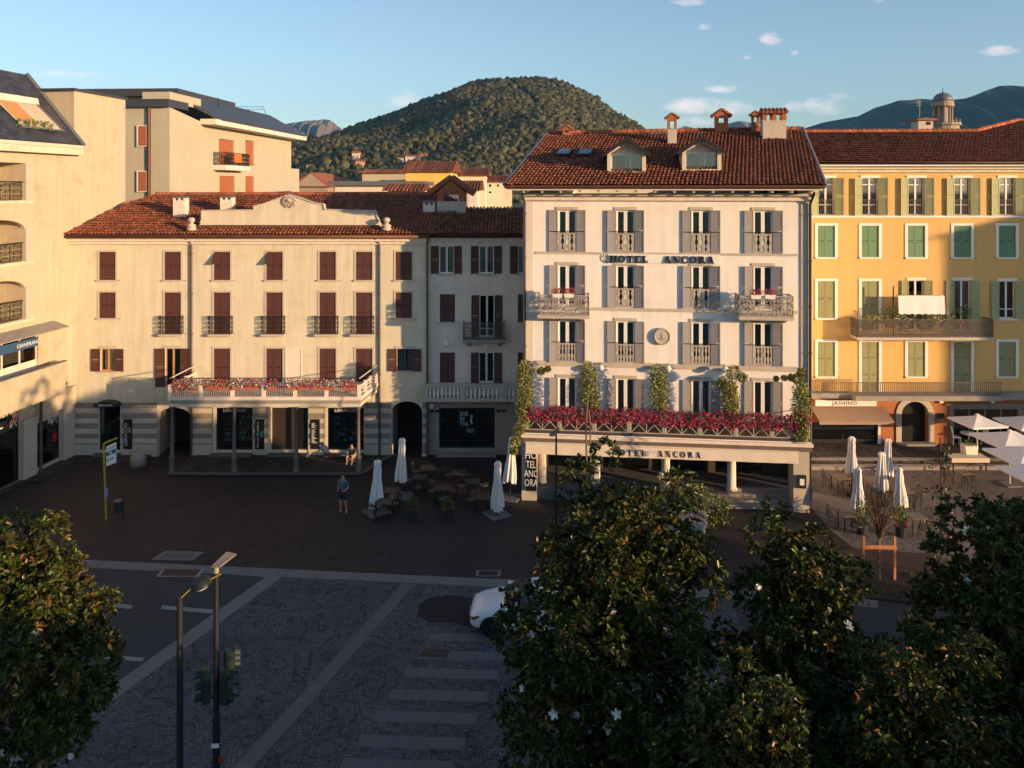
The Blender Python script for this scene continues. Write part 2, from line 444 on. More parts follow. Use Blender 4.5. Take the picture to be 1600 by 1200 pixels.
def shutter_mesh(w, h, sgn, mat, panels=2, slat=.058, frame=.055, solid=False):
    def mk():
        mb = MB(); t = .042
        def bx(a, b, y0, y1, c, d):
            a, b = sorted((a*sgn, b*sgn)); mb.box(a, b, y0, y1, c, d)
        bx(.004, frame, -t, 0, 0, h); bx(w-frame-.004, w-.004, -t, 0, 0, h)
        zs = [0] + [h*k/panels for k in range(1, panels)] + [h]
        for k, z in enumerate(zs):
            a = z - (frame*.6 if 0 < k < panels else (0 if k == 0 else frame*1.1)); b = z + (frame*.6 if 0 < k < panels else (frame*1.1 if k == 0 else 0))
            bx(frame, w-frame, -t, 0, a, b)
        for k in range(panels):
            za, zb = zs[k]+frame*1.1, zs[k+1]-frame*1.1
            if solid:
                bx(frame, w-frame, -t*.7, -t*.3, za, zb); continue
            n = max(3, int((zb-za)/slat)); dz = (zb-za)/n
            for i in range(n):
                z = za + dz*i
                x0, x1 = sorted((frame*sgn, (w-frame)*sgn))
                mb.add([(x0,-t*.85,z),(x1,-t*.85,z),(x1,-t*.15,z+dz*1.05),(x0,-t*.15,z+dz*1.05),
                        (x0,-t*.85,z+.01),(x1,-t*.85,z+.01),(x1,-t*.15,z+dz*1.05+.01),(x0,-t*.15,z+dz*1.05+.01)],
                       [(0,1,2,3),(7,6,5,4),(0,4,5,1),(2,6,7,3)])
        return mb.mesh('shutter', mat)
    return cached(('sh', round(w,3), round(h,3), sgn, mat.name, panels, solid), mk)

def frame_mesh(w, h, mat, leaves=2, bar=.055, transoms=(), d0=.12, d1=.18):
    def mk():
        mb = MB()
        mb.box(-w/2, -w/2+bar, d0, d1, 0, h); mb.box(w/2-bar, w/2, d0, d1, 0, h)
        mb.box(-w/2+bar, w/2-bar, d0, d1, 0, bar*1.3); mb.box(-w/2+bar, w/2-bar, d0, d1, h-bar, h)
        for k in range(1, leaves):
            x = -w/2 + w*k/leaves
            mb.box(x-bar*.95, x+bar*.95, d0-.012, d1-.01, bar*1.3, h-bar)
        for t in transoms:
            mb.box(-w/2+bar, w/2-bar, d0+.008, d1-.012, h*t-bar*.5, h*t+bar*.5)
        return mb.mesh('window_frame', mat)
    return cached(('fr', round(w,3), round(h,3), mat.name, leaves, bar, tuple(transoms), d0), mk)
def pane_mesh(w, h, y):
    return cached(('pn', round(w,3), round(h,3), y), lambda: MB().box(-w/2, w/2, y, y+.008, 0, h).mesh('pane', MT['glass']))
def curtain_mesh(w, h, mat, y=.20):
    def mk():
        mb = MB(); n = 12
        for i in range(n):
            x0, x1 = -w/2+w*i/n, -w/2+w*(i+1)/n
            a, b = y+.03*math.sin(i*1.9), y+.03*math.sin((i+1)*1.9)
            mb.add([(x0,a,0),(x1,b,0),(x1,b,h),(x0,a,h)], [(0,1,2,3)])
        return mb.mesh('curtain', mat)
    return cached(('cu', round(w,3), round(h,3), mat.name), mk)

def baluster_railing(w, h, n, mat):
    """flat fretwork balusters with a top bar"""
    def mk():
        mb = MB(); y0, y1 = -.03, -.005
        mb.box(-w/2, w/2, y0, y1, h-.06, h); mb.box(-w/2, w/2, y0, y1, .02, .07)
        prof = [(0,.9),(.10,.55),(.22,.8),(.36,.95),(.5,.35),(.62,.45),(.78,.85),(.9,.45),(1,.9)]
        p = w/n
        for i in range(n):
            cx = -w/2+p*(i+.5); pl = [(cx-p*.5*a*.92, .07+(h-.13)*t) for t, a in prof]; pr = [(cx+p*.5*a*.92, .07+(h-.13)*t) for t, a in prof[::-1]]
            for k in range(len(prof)-1):
                (t0,a0),(t1,a1) = prof[k], prof[k+1]
                z0, z1 = .07+(h-.13)*t0, .07+(h-.13)*t1
                mb.prism([(cx-p*.46*a0,z0),(cx+p*.46*a0,z0),(cx+p*.46*a1,z1),(cx-p*.46*a1,z1)], y0+.004, y1-.004, 'y')
        return mb.mesh('fretwork_railing', mat)
    return cached(('br', round(w,2), round(h,2), n, mat.name), mk)

def scroll_panel(mb, x0, x1, z0, z1, y=0.0, cell=.28, r=.012, axis='x', fixed=0.0):
    """wrought iron scrollwork in a plane; axis x: plane xz at y, axis y: plane yz at x=fixed"""
    def P(a, z): return (a, y, z) if axis == 'x' else (fixed, a, z)
    w = x1-x0; h = z1-z0
    nx = max(1, round(w/cell)); nz = max(1, round(h/cell)); cx, cz = w/nx, h/nz
    for z in (z0, z1): mb.tube([P(x0, z), P(x1, z)], r*1.25, 4)
    for i in range(nx+1): mb.tube([P(x0+cx*i, z0), P(x0+cx*i, z1)], r*.9, 4)
    for i in range(nx):
        for j in range(nz):
            ox, oz = x0+cx*(i+.5), z0+cz*(j+.5); sg = 1 if (i+j) % 2 else -1
            for q in (-1, 1):
                pts = []
                for k in range(9):
                    t = k/8*1.6*PI; rr = .46*(1-.55*k/8)
                    pts.append(P(ox + q*sg*cx*(.02+rr*math.cos(t)*.95), oz + q*cz*(rr*math.sin(t)*.95)))
                mb.tube(pts, r*.85, 3, cap=False)
            mb.tube([P(ox-cx*.13, oz), P(ox, oz+cz*.13), P(ox+cx*.13, oz), P(ox, oz-cz*.13), P(ox-cx*.13, oz)], r, 3, cap=False)
    return mb

RW_ = random.Random(77)
def window(root, s, z0, w, h, frame='white', shutter=None, state='open', leaves=2, bar=.055, transoms=(), sill=None, lintel=None, surround=None,
           curtain=None, railing=None, swing=8, shw=None, panels=2, solid=False, name='window', glass=True, props=False, hooks=False, bare=False):
    """one window: its frame mesh with panes, shutters, sill, lintel ... as sub-parts"""
    wf = put(name, frame_mesh(w, h, MT[frame], leaves, bar=bar, transoms=transoms), root, (s, 0, z0)); swing = swing*RW_.uniform(.45, 1.9)
    closed = shutter and state == 'closed'
    if glass and not closed:
        pw = w/leaves - .1
        for k in range(leaves):
            put('pane', pane_mesh(pw, h-.14, .145), wf, (-w/2 + w*(k+.5)/leaves, 0, .08))
    if curtain and not closed:
        cw = w*.36
        put('curtain', curtain_mesh(cw, h-.1, MT[curtain]), wf, (-w/2+cw/2+.02, 0, .05))
        put('curtain', curtain_mesh(cw, h-.1, MT[curtain]), wf, (w/2-cw/2-.02, 0, .05))
    if shutter:
        lw = shw or w/2; mt = MT[shutter]
        if state == 'closed':
            put('shutter', shutter_mesh(lw, h, 1, mt, panels, solid=solid), wf, (-w/2, .05, 0))
            put('shutter', shutter_mesh(lw, h, -1, mt, panels, solid=solid), wf, (w/2, .05, 0))
            if props:   # lower-left flap propped outwards
                mb = MB(); hh = h*.46
                mb.box(.03, lw-.03, -.03, 0, -hh, 0)
                o = put('shutter_flap', cached(('flap', round(lw,2), mt.name), lambda: mb.mesh('shutter_flap', mt)), wf, (-w/2, .0, h-.05)); o.rotation_euler = (R(-33), 0, 0)
        elif state == 'open':
            put('shutter', shutter_mesh(lw, h, -1, mt, panels, solid=solid), wf, (-w/2, -.012, 0), R(swing*.75))
            put('shutter', shutter_mesh(lw, h, 1, mt, panels, solid=solid), wf, (w/2, -.012, 0), R(-swing))
    if sill:
        k = ('sill', round(w,2), sill)
        put('sill', cached(k, lambda: MB().box(-w/2-.12, w/2+.12, -.09, .02, -.085, -.002).mesh('sill', MT[sill])), wf)
    if lintel:
        k = ('lin', round(w,2), lintel)
        put('lintel', cached(k, lambda: MB().box(-w/2-.1, w/2+.1, -.045, -.001, .004, .16).mesh('lintel', MT[lintel])), wf, (0, 0, h))
    if surround:
        mt, bw, off = surround
        def mk():
            mb = MB(); mb.box(-w/2-bw, -w/2+.002, -off, -.001, -.02, h+bw*.9); mb.box(w/2-.002, w/2+bw, -off, -.001, -.02, h+bw*.9)
            mb.box(-w/2+.002, w/2-.002, -off, -.001, h, h+bw*.9)
            return mb.mesh('surround', MT[mt])
        put('surround', cached(('sur', round(w,2), round(h,2), mt, bw, off), mk), wf)
    if railing:
        put('railing', railing, wf)
    if hooks:
        def mkh():
            mb = MB()
            for q in (-1, 1): mb.box(q*(w/2+.21)-.05, q*(w/2+.21)+.05, -.05, -.001, -.04, -.015)
            return mb.mesh('shutter_stay', MT['iron'])
        put('shutter_stay', cached(('hook', round(w,2)), mkh), wf)
    return wf

# ------------------------------------------------------------------ roofs
def roof_plane(root, inv, O, U, W, poly, pitch=.21, row=.40, mat='tile', bed='tileb', rmat=None, name='roof', seed=1, thick=.10, tiles=True, r0=.105):
    """O eave corner, U unit vector along the eave, W unit vector up the slope (world); poly = outline in (u, w) metres"""
    O, U, W = V(O), V(U), V(W)
    Nn = U.cross(W).normalized()
    def P(u, w, n=0.0): return inv @ (O + U*u + W*w + Nn*n)
    mb = MB(); k = len(poly)
    mb.add([P(u, w, 0) for u, w in poly] + [P(u, w, -thick) for u, w in poly],
           [tuple(range(k)), tuple(range(2*k-1, k-1, -1))] + [(i, i+k, (i+1) % k + k, (i+1) % k) for i in range(k)])
    ro = mb.build(name, MT[rmat or bed], root)
    if not tiles: return ro, P
    rng = np.random.default_rng(seed)
    us = [p[0] for p in poly]; ws = [p[1] for p in poly]
    def inside(u, w):
        c = False; j = k-1
        for i in range(k):
            (xi, yi), (xj, yj) = poly[i], poly[j]
            if (yi > w) != (yj > w) and u < (xj-xi)*(w-yi)/(yj-yi)+xi: c = not c
            j = i
        return c
    vs = []; fs = []
    u = min(us)+pitch*.5
    ang = [PI*q/4 for q in range(5)]
    while u < max(us):
        w = min(ws)
        while w < max(ws):
            if inside(u, w+row*.5):
                j = rng.uniform(-.018, .018); jw = rng.uniform(-.045, .045); lift = rng.uniform(0, .022)
                b = len(vs)
                for (ww, rr, nn) in ((w-.05+jw, r0, .045+lift), (w+row+.02+jw, r0*.8, .005)):
                    for a in ang:
                        vs.append(P(u+j+math.cos(a)*rr, ww, nn+math.sin(a)*rr*.8))
                for q in range(4): fs.append((b+q, b+q+5, b+q+6, b+q+1))
            w += row
        u += pitch
    me = bpy.data.meshes.new('roof_tiles'); me.from_pydata([tuple(v) for v in vs], [], fs)
    me.materials.append(MT[mat]); me.polygons.foreach_set('use_smooth', [True]*len(fs)); me.update()
    tag(put('roof_tiles', me, ro), kind='stuff')
    return ro, P

def chimney(root, inv, base, w, d, h, mat='cream2', style='box', name='chimney', roofmat='tile'):
    """a chimney standing at a world point, as a part of its building"""
    mb = MB()
    if style == 'box':
        mb.box(-w/2, w/2, -d/2, d/2, -.4, h*.82)
        for q in (-1, 1): mb.box(q*w*.42-w*.08, q*w*.42+w*.08, -d/2, d/2, h*.82, h)
        mb.box(-w*.09, w*.09, -d/2, d/2, h*.82, h)
        c = mb.build(name, MT[mat], root)
        MB().box(-w*.56, w*.56, -d*.56, d*.56, h, h+.1).build('chimney_cap', MT['lead'], c)
    elif style == 'hut':       # gabled brick vent on a plastered shaft
        mb.box(-w/2, w/2, -d/2, d/2, -.4, h*.55)
        c = mb.build(name, MT[mat], root)
        b = MB()
        for q in (-1, 1):
            b.box(q*w*.38-w*.12, q*w*.38+w*.12, -d/2, -d/2+w*.22, h*.55, h); b.box(q*w*.38-w*.12, q*w*.38+w*.12, d/2-w*.22, d/2, h*.55, h)
        b.box(-w/2, w/2, -d*.45, d*.45, h*.88, h)
        b.prism([(-w*.5, h), (w*.5, h), (0, h+w*.42)], -d/2, d/2, 'y')
        b.build('brick_vent', MT['brick'], c)
        for q in (-1, 1):
            t = MB(); n = 3; dd = d*1.25/n
            t.prism([(0, h+w*.46), (q*w*.78, h-w*.12), (q*w*.78, h-w*.04), (0, h+w*.54)], -d*.62, d*.62, 'y')
            for i in range(n):
                t.tube([(0, -d*.62+dd*(i+.5), h+w*.52), (q*w*.8, -d*.62+dd*(i+.5), h-w*.05)], dd*.42, 6)
            t.build('vent_tiles', MT[roofmat], c)
    else:                      # broad shaft with pillared top and tiled cap
        mb.box(-w/2, w/2, -d/2, d/2, -.6, h*.55)
        mb.box(-w*.54, w*.54, -d*.54, d*.54, h*.55, h*.60)
        c = mb.build(name, MT[mat], root)
        b = MB()
        for q in (-.42, 0, .42):
            for e in (-1, 1): b.box(q*w-w*.09, q*w+w*.09, e*d*.36-d*.12, e*d*.36+d*.12, h*.60, h*.86)
        b.box(-w*.5, w*.5, -d*.5, d*.5, h*.84, h*.9)
        b.build('brick_vent', MT['brick'], c)
        t = MB(); n = 7
        t.prism([(-d*.66, h*.88), (d*.66, h*.88), (0, h*1.02)], -w*.58, w*.58, 'x')
        for e in (-1, 1):
            for i in range(n):
                x = -w*.58+w*1.16*(i+.5)/n
                t.tube([(x, 0, h*1.03), (x, e*d*.72, h*.89)], w*1.16/n*.45, 6)
        t.build('vent_tiles', MT[roofmat], c)
    c.location = inv @ V(base); c.rotation_euler = (inv.to_euler() if False else (0, 0, 0))
    return c

def eave_set(root, x0, x1, ye, z, gutter='copper', bands=((0, .12, .55),), mat='cream'):
    """cornice bands (dz0, dz1, projection) under an eave as parts plus a half-round gutter"""
    for (a, b, p) in bands:
        MB().box(x0, x1, -p, .0-.001, z+a, z+b).build('cornice', MT[mat], root)
    if gutter:
        g = MB().tube([(x0-.1, ye, z+.02), (x1+.1, ye, z+.02)], .085, 8)
        g.build('gutter', MT[gutter], root, smooth=True)
def downpipe(root, x, ztop, zbot, y=-.10, mat='pipe', dog=0.0):
    mb = MB(); pts = [(x+dog, y-.35, ztop+.25), (x+dog, y-.3, ztop+.1), (x, y, ztop-.35), (x, y, zbot)]
    mb.tube(pts, .06, 8)
    z = ztop-.9
    while z > zbot+.4:
        mb.box(x-.085, x+.085, y-.085, .0-.002, z, z+.04); z -= 2.3
    return mb.build('downpipe', MT[mat], root, smooth=False)

# ------------------------------------------------------------------ lettering
def text_mesh(body, size, mat, depth=.01, align='CENTER', space=1.0):
    cu = bpy.data.curves.new('lettering', 'FONT'); cu.body = body; cu.size = size; cu.extrude = depth; cu.align_x = align; cu.align_y = 'CENTER'
    cu.space_character = space; cu.resolution_u = 2
    ob = bpy.data.objects.new('tmp', cu); col.objects.link(ob)
    dg = bpy.context.evaluated_depsgraph_get()
    me = bpy.data.meshes.new_from_object(ob.evaluated_get(dg))
    bpy.data.objects.remove(ob); bpy.data.curves.remove(cu)
    me.materials.clear(); me.materials.append(mat); me.name = 'lettering'
    return me
def put_text(name, body, size, mat, parent, loc, depth=.01, rz=0.0, roll=0.0, align='CENTER', space=1.0, xs=1.0):
    o = put(name, text_mesh(body, size, MT[mat], depth, align, space), parent, loc)
    o.rotation_euler = (Matrix.Rotation(rz, 4, 'Z') @ Matrix.Rotation(R(90), 4, 'X') @ Matrix.Rotation(roll, 4, 'Z')).to_euler()
    if xs != 1.0: o.scale = (xs, 1, 1)
    return o
def serif_letter(ch, fat=.33, thin=.09, sf=.10):
    """slab-serif capitals of height 1 as prisms; returns (MB, advance)"""
    mb = MB(); Y0, Y1 = -.5, 0.0
    def st(x, z0=0, z1=1, w=fat, sl=.11, sb=True, stp=True):
        mb.box(x, x+w, Y0, Y1, z0, z1)
        if sb: mb.box(x-sl, x+w+sl, Y0, Y1, z0-.001, z0+sf)
        if stp: mb.box(x-sl, x+w+sl, Y0, Y1, z1-sf, z1+.001)
    def ring(cx, cz, rx, rz, a0, a1, wx, wz, n=14):
        o = []; i_ = []
        for k in range(n+1):
            t = a0+(a1-a0)*k/n
            o.append((cx+rx*math.cos(t), cz+rz*math.sin(t))); i_.append((cx+(rx-wx)*math.cos(t), cz+(rz-wz)*math.sin(t)))
        for k in range(n):
            mb.prism([o[k], o[k+1], i_[k+1], i_[k]], Y0, Y1, 'y')
    def diag(x0, z0, x1, z1, w):
        mb.prism([(x0, z0), (x0+w, z0), (x1+w, z1), (x1, z1)], Y0, Y1, 'y')
    if ch == 'H': st(.11); st(.69); mb.box(.3, .75, Y0, Y1, .46, .56); return mb, 1.16
    if ch == 'O': ring(.5, .5, .5, .52, 0, 2*PI, .26, .09, 24); return mb, 1.1
    if ch == 'T': st(.34, stp=False); mb.box(0, .94, Y0, Y1, .9, 1); mb.box(0, .09, Y0, Y1, .66, 1); mb.box(.85, .94, Y0, Y1, .66, 1); return mb, 1.04
    if ch == 'E':
        st(.11); mb.box(.3, .84, Y0, Y1, .9, 1); mb.box(.3, .84, Y0, Y1, 0, .1); mb.box(.3, .62, Y0, Y1, .46, .55)
        mb.box(.75, .84, Y0, Y1, .68, 1); mb.box(.75, .84, Y0, Y1, 0, .33); mb.box(.56, .63, Y0, Y1, .34, .67); return mb, .96
    if ch == 'L': st(.11); mb.box(.3, .84, Y0, Y1, 0, .1); mb.box(.75, .84, Y0, Y1, 0, .38); return mb, .94
    if ch == 'A':
        diag(.10, 0, .38, 1, .10); diag(.72, 0, .44, 1, .27); mb.box(.24, .76, Y0, Y1, .27, .36)
        mb.box(0, .34, Y0, Y1, 0, sf); mb.box(.62, 1.08, Y0, Y1, 0, sf); return mb, 1.14
    if ch == 'N':
        mb.box(.14, .24, Y0, Y1, 0, 1); mb.box(.86, .96, Y0, Y1, 0, 1); diag(.72, 0, .14, 1, .26)
        mb.box(0, .36, Y0, Y1, 0, sf); mb.box(.72, 1.1, Y0, Y1, 1-sf, 1); mb.box(0, .2, Y0, Y1, 1-sf, 1); return mb, 1.18
    if ch == 'C':
        ring(.5, .5, .5, .52, R(48), R(312), .26, .09, 20); mb.box(.78, .87, Y0, Y1, .64, 1); mb.box(.78, .87, Y0, Y1, .0, .26); return mb, 1.0
    if ch == 'R':
        st(.11); ring(.48, .73, .40, .27, R(-90), R(90), .24, .09, 10); mb.box(.3, .5, Y0, Y1, .91, 1); mb.box(.3, .5, Y0, Y1, .46, .55)
        diag(.74, 0, .5, .5, .25); mb.box(.72, 1.06, Y0, Y1, 0, sf); return mb, 1.1
    return mb, .6

# ------------------------------------------------------------------ leaves
def leaf_mesh(name, P, D, L, Wd, mats, midx=None, droop=.15, seed=0, quads=2):
    """P base points, D unit directions (n,3); L, Wd lengths and widths (n,)"""
    rng = np.random.default_rng(seed); n = len(P)
    D = D/np.maximum(np.linalg.norm(D, axis=1, keepdims=True), 1e-6)
    rv = rng.normal(size=(n, 3)); rv[:, 2] += 1.2
    S = np.cross(D, rv); S /= np.maximum(np.linalg.norm(S, axis=1, keepdims=True), 1e-6)
    Nn = np.cross(S, D)
    L = np.broadcast_to(np.asarray(L, float), (n,))[:, None]; Wd = np.broadcast_to(np.asarray(Wd, float), (n,))[:, None]
    dz = np.zeros((n, 3)); dz[:, 2] = -1
    if quads == 2:
        tip = P + D*L + dz*L*droop
        m1 = P + D*L*.35; m2 = P + D*L*.72 + dz*L*droop*.4
        up = Nn*Wd*.18
        vs = np.stack([P, m1+S*Wd*.5+up, m2+S*Wd*.42+up, tip, m2-S*Wd*.42+up, m1-S*Wd*.5+up], 1).reshape(-1, 3)
        loop = np.array([0,3,2,1, 0,5,4,3]); per = 6; nf = 2; fl = 4
        loop = np.array([0,1,2,3, 0,3,4,5])
    else:
        vs = np.stack([P, P+D*L*.5+S*Wd*.5, P+D*L, P+D*L*.5-S*Wd*.5], 1).reshape(-1, 3)
        loop = np.array([0,1,2,3]); per = 4; nf = 1; fl = 4
    idx = (np.arange(n)[:, None]*per + loop[None, :]).reshape(-1).astype(np.int32)
    me = bpy.data.meshes.new(name)
    me.vertices.add(len(vs)); me.vertices.foreach_set('co', vs.astype(np.float32).ravel())
    me.loops.add(len(idx)); me.loops.foreach_set('vertex_index', idx)
    me.polygons.add(n*nf); me.polygons.foreach_set('loop_start', np.arange(0, n*nf*fl, fl, dtype=np.int32))
    if not isinstance(mats, (list, tuple)): mats = [mats]
    for m_ in mats: me.materials.append(m_)
    if midx is not None: me.polygons.foreach_set('material_index', np.repeat(np.asarray(midx, np.int32), nf))
    me.update(calc_edges=True); me.validate()
    return me
def unit(rng, n):
    d = rng.normal(size=(n, 3)); return d/np.linalg.norm(d, axis=1, keepdims=True)
def blob_leaves(name, blobs, per, L, W, mats, weights, parent, seed, shell=.55, loc=(0,0,0), quads=1, up=.3, kind='stuff'):
    """leaves through a set of ellipsoids (cx,cy,cz,rx,ry,rz)"""
    rng = np.random.default_rng(seed); Ps = []; Ds = []
    for (cx, cy, cz, rx, ry, rz) in blobs:
        n = per; d = unit(rng, n); r = shell+(1-shell)*rng.random((n, 1))**.6
        Ps.append(np.array([cx, cy, cz]) + d*r*np.array([rx, ry, rz])); Ds.append(d*.7 + unit(rng, n)*.8 + np.array([0, 0, up]))
    P = np.concatenate(Ps); D = np.concatenate(Ds); n = len(P)
    mi = rng.choice(len(mats), n, p=np.array(weights)/sum(weights))
    me = leaf_mesh(name, P, D, L*(.7+.6*rng.random(n)), W*(.7+.6*rng.random(n)), [MT[m] for m in mats], mi, seed=seed, quads=quads)
    o = put(name, me, parent, loc)
    if kind: tag(o, kind=kind)
    return o
# ------------------------------------------------------------------ ground
def ray_plane(px, py, O, N):
    d = V(((px-800)/FP, 1.0, -(py-HZ)/FP)); C = V((0, 0, CH))
    return C + d*((V(O)-C).dot(N)/d.dot(N))
def uw(px, py, O, U, W):
    P = ray_plane(px, py, O, U.cross(W)) - V(O)
    a, b, c = U.dot(U), U.dot(W), W.dot(W); p, q = P.dot(U), P.dot(W); det = a*c-b*b
    return ((p*c-q*b)/det, (q*a-p*b)/det)
def sheet(name, pts, z, mat, kind='structure', parent=None):
    mb = MB(); n = len(pts)
    mb.add([(p[0], p[1], z) for p in pts], [tuple(range(n))])
    o = mb.build(name, mat, parent)
    if kind and parent is None: tag(o, kind=kind)
    return o
def pxs(pts, z=0.0): return [gp(x, y, z) for x, y in pts][::-1]

porphyry = cobble_mat('porphyry_cobbles', (.060,.041,.040), (.036,.028,.029), .11, (.018,.016,.016), .75, .22)
greycob  = cobble_mat('grey_granite_cobbles', (.125,.128,.144), (.072,.074,.086), .105, (.028,.028,.034), .8, .3)
pinkcob  = cobble_mat('pale_plaza_cobbles', (.22,.18,.165), (.15,.125,.12), .11, (.09,.075,.07), .85, .2)
pave     = cobble_mat('worn_paving', (.07,.064,.06), (.055,.05,.048), .7, (.03,.026,.023), .8, .25, .3)
meadow   = M('valley_floor', (.06,.075,.03), .95, .3, .01)
tag(sheet('ground', [(-9000,-2000),(9000,-2000),(9000,9000),(-9000,9000)], -.05, meadow), kind='structure')
sheet('piazza', [(-70,-30),(90,-30),(90,75),(-70,75)], 0, porphyry)
kl, kr = gp(-200, 864), gp(1700, 958)          # kerb line between piazza and roadway
def kerb_y(X): return kl.y + (kr.y-kl.y)*(X-kl.x)/(kr.x-kl.x)
d2a, d2b = gp(436, 896), gp(200, 1066)         # diagonal granite band between road and cobbled crossing
dd = (d2b-d2a).normalized(); d2c = d2a + dd*26
road = sheet('road', [(-70,-30),(d2c.x,d2c.y),(d2a.x,d2a.y),(-70,kerb_y(-70))], .004, MT['asphalt'])
sheet('cobbled_crossing', [(d2c.x,d2c.y),(d2c.x+26,d2c.y),(8.2,kerb_y(8.2)),(d2a.x,d2a.y)], .004, greycob)
rb = gp(1250, 1300); sheet('road_beyond', [(d2c.x+26,d2c.y-8),(90,d2c.y-8),(90,kerb_y(90)),(8.2,kerb_y(8.2)),(d2c.x+26,d2c.y)], .003, MT['asphalt'])
sheet('pale_plaza', [(15.2,31.0),(60,31.0),(60,44.0),(14.6,44.0),(14.4,36.0)], .004, pinkcob)
rngp = random.Random(5)
def tarpatch(cx, cy, pts, z, mat, name): return sheet(name, pxs(pts), z, mat)
sheet('asphalt_patch', pxs([(652,962),(655,945),(672,934),(700,930),(740,934),(800,936),(800,980),(745,981),(712,975),(690,972),(672,974)]), .008, MT['tar'])

def slab_strip(root, A, B, w, L, z=.012, mat='granite', name='slab', jitter=.0, gap=.014):
    A, B = V((A[0], A[1])), V((B[0], B[1])); d = (B-A); n = max(1, round(d.length/L)); d.normalize(); l = (B-A).length/n
    p = V((-d.y, d.x)); ang = math.atan2(d.y, d.x)
    me = cached(('slab', round(l,2), round(w,2), mat), lambda: MB().box(gap/2, l-gap/2, -w/2, w/2, -.03, 0).mesh(name, MT[mat]))
    for i in range(n):
        q = A + d*l*i
        put(name, me, root, (q.x, q.y, z + rngp.uniform(-.003, .003)), ang)
def struct(name):
    o = bpy.data.objects.new(name, None); col.objects.link(o); return tag(o, kind='structure')
band = struct('granite_kerb_band')
A, B = gp(-60, 872), gp(1000, 922); slab_strip(band, A, B, .62, 1.55, .016, 'graniteb')
A, B = gp(1000, 922), gp(1310, 938); slab_strip(band, A, B, .62, 1.55, .016, 'graniteb')
band2 = struct('granite_crossing_band')
slab_strip(band2, d2a + dd*.15, d2a + dd*16, .62, 1.7, .014, 'graniteb')
e1, e2 = gp(640, 911), gp(385, 1195); de = (e2-e1).normalized()
band3 = struct('granite_middle_band'); slab_strip(band3, e1 + de*.1, e1 + de*16, .5, 1.7, .014, 'granite')
zebra = struct('granite_zebra_crossing')
for (xl, yl, wd, t0) in [(671,1003,2.6,0),(653,1031,2.9,1),(632,1059,3.0,0),(609,1093,3.0,0),(586,1127,3.0,0),(560,1166,3.0,0),(533,1203,3.0,0),(506,1245,3.0,0)]:
    a = gp(xl, yl-8); dirx = V((1, -.045)); b = V((a.x, a.y)) + dirx*wd
    slab_strip(zebra, a, b, .50, 1.0, .013, 'granite')
sheet('zebra_cover', pxs([(653,1026),(664,1014),(704,1016),(698,1029)]), .02, M('rusty_cover', (.05,.035,.028), .7, .2, 8))

marks = struct('road_markings')
for i, (x0, y0, x1, y1) in enumerate([(138,881,193,884.5),(215,884,267,888),(300,890,350,892.5),(374,893.5,418,897),(148,940,208,946),(254,946,334,953),(60,936,110,940),(140,1022,226,1028),(0,1010,100,1019)]):
    w = 5 if y0 < 900 else 6
    sheet('road_marking', pxs([(x0,y0),(x1,y1),(x1-3,y1+w),(x0-3,y0+w)]), .010, MT['roadpaint'], parent=marks)
MB().prism([tuple(p[:2]) for p in pxs([(-160,840),(0,772),(40,756),(90,737),(118,724),(216,724),(250,707),(112,707),(0,742),(-160,792)])], -.02, .11, 'z').build('pavement', pave)['kind'] = 'structure'
MB().prism([tuple(p[:2]) for p in pxs([(262,743),(563,743),(616,712),(304,712)])], -.02, .10, 'z').build('arcade_floor', pave)['kind'] = 'structure'
ak = struct('arcade_kerb')
slab_strip(ak, gp(262,743), gp(563,743), .3, 1.5, .125, 'granite')
slab_strip(ak, gp(563,743), gp(612,714), .3, 1.5, .125, 'granite')
yp = struct('raised_pavement')
MB().prism([(14.0,44.45),(40,44.45),(40,47.2),(14.0,47.2)], -.02, .42, 'z').build('platform', pave, yp)
slab_strip(yp, (14.0,44.35), (40,44.35), .4, 1.4, .435, 'concrete', 'step_slab')
slab_strip(yp, (14.0,43.95), (40,43.95), .42, 1.4, .22, 'concrete', 'step_slab')
MB().box(14.0, 40, 43.76, 44.2, -.02, .19).build('riser', MT['concrete'], yp)

# grates, manholes, tree bed
def grate(name, label, pts, slots, dark=False, cat='drain'):
    c = [gp(x, y) for x, y in pts]; o = c[0]
    r = thing(name, label, cat, (o.x, o.y, 0))
    u = c[1]-c[0]; w = c[3]-c[0]
    def P(a, b, z): q = u*a + w*b; return (q.x, q.y, z)
    MB().add([P(0,0,.02),P(1,0,.02),P(1,1,.02),P(0,1,.02)], [(3,2,1,0)]).build('frame', MT['granite' if dark else 'graniteb'], r)
    for i in range(slots):
        a = .12+.76*i/slots; b = a+.76/slots*.45
        MB().add([P(a,.18,.024),P(b,.18,.024),P(b,.82,.024),P(a,.82,.024)], [(3,2,1,0)]).build('slot', MT['black'], r)
    return r
grate('stone_drain', 'pale stone drain with seven slots at the kerb beside the road', [(236,875),(300,877),(313,863),(258,861)], 7)
grate('kerb_drain', 'white kerb drain with dark slots in front of the tree bed', [(1312,945),(1372,951),(1369,937),(1312,933)], 5)
mh = thing('manhole_cover', 'rusty square manhole cover in the road below the kerb', 'manhole', gp(282,895))
MB().box(-.85,.85,-.32,.32,0,.014).build('frame', MT['concrete'], mh); MB().box(-.72,.72,-.27,.27,.002,.02).build('lid', M('rust_lid', (.07,.035,.022), .8, .25, 9), mh)
mh = thing('drain_cover', 'framed dark drain cover at the kerb left of the big magnolia', 'manhole', gp(763,896))
MB().box(-.5,.5,-.25,.25,0,.014).build('frame', MT['graniteb'], mh); MB().box(-.38,.38,-.18,.18,.002,.02).build('lid', MT['black'], mh)
mh = thing('gully_grate', 'small iron gully grate in the grey pavement by the corner shop', 'manhole', gp(50,750,.11))
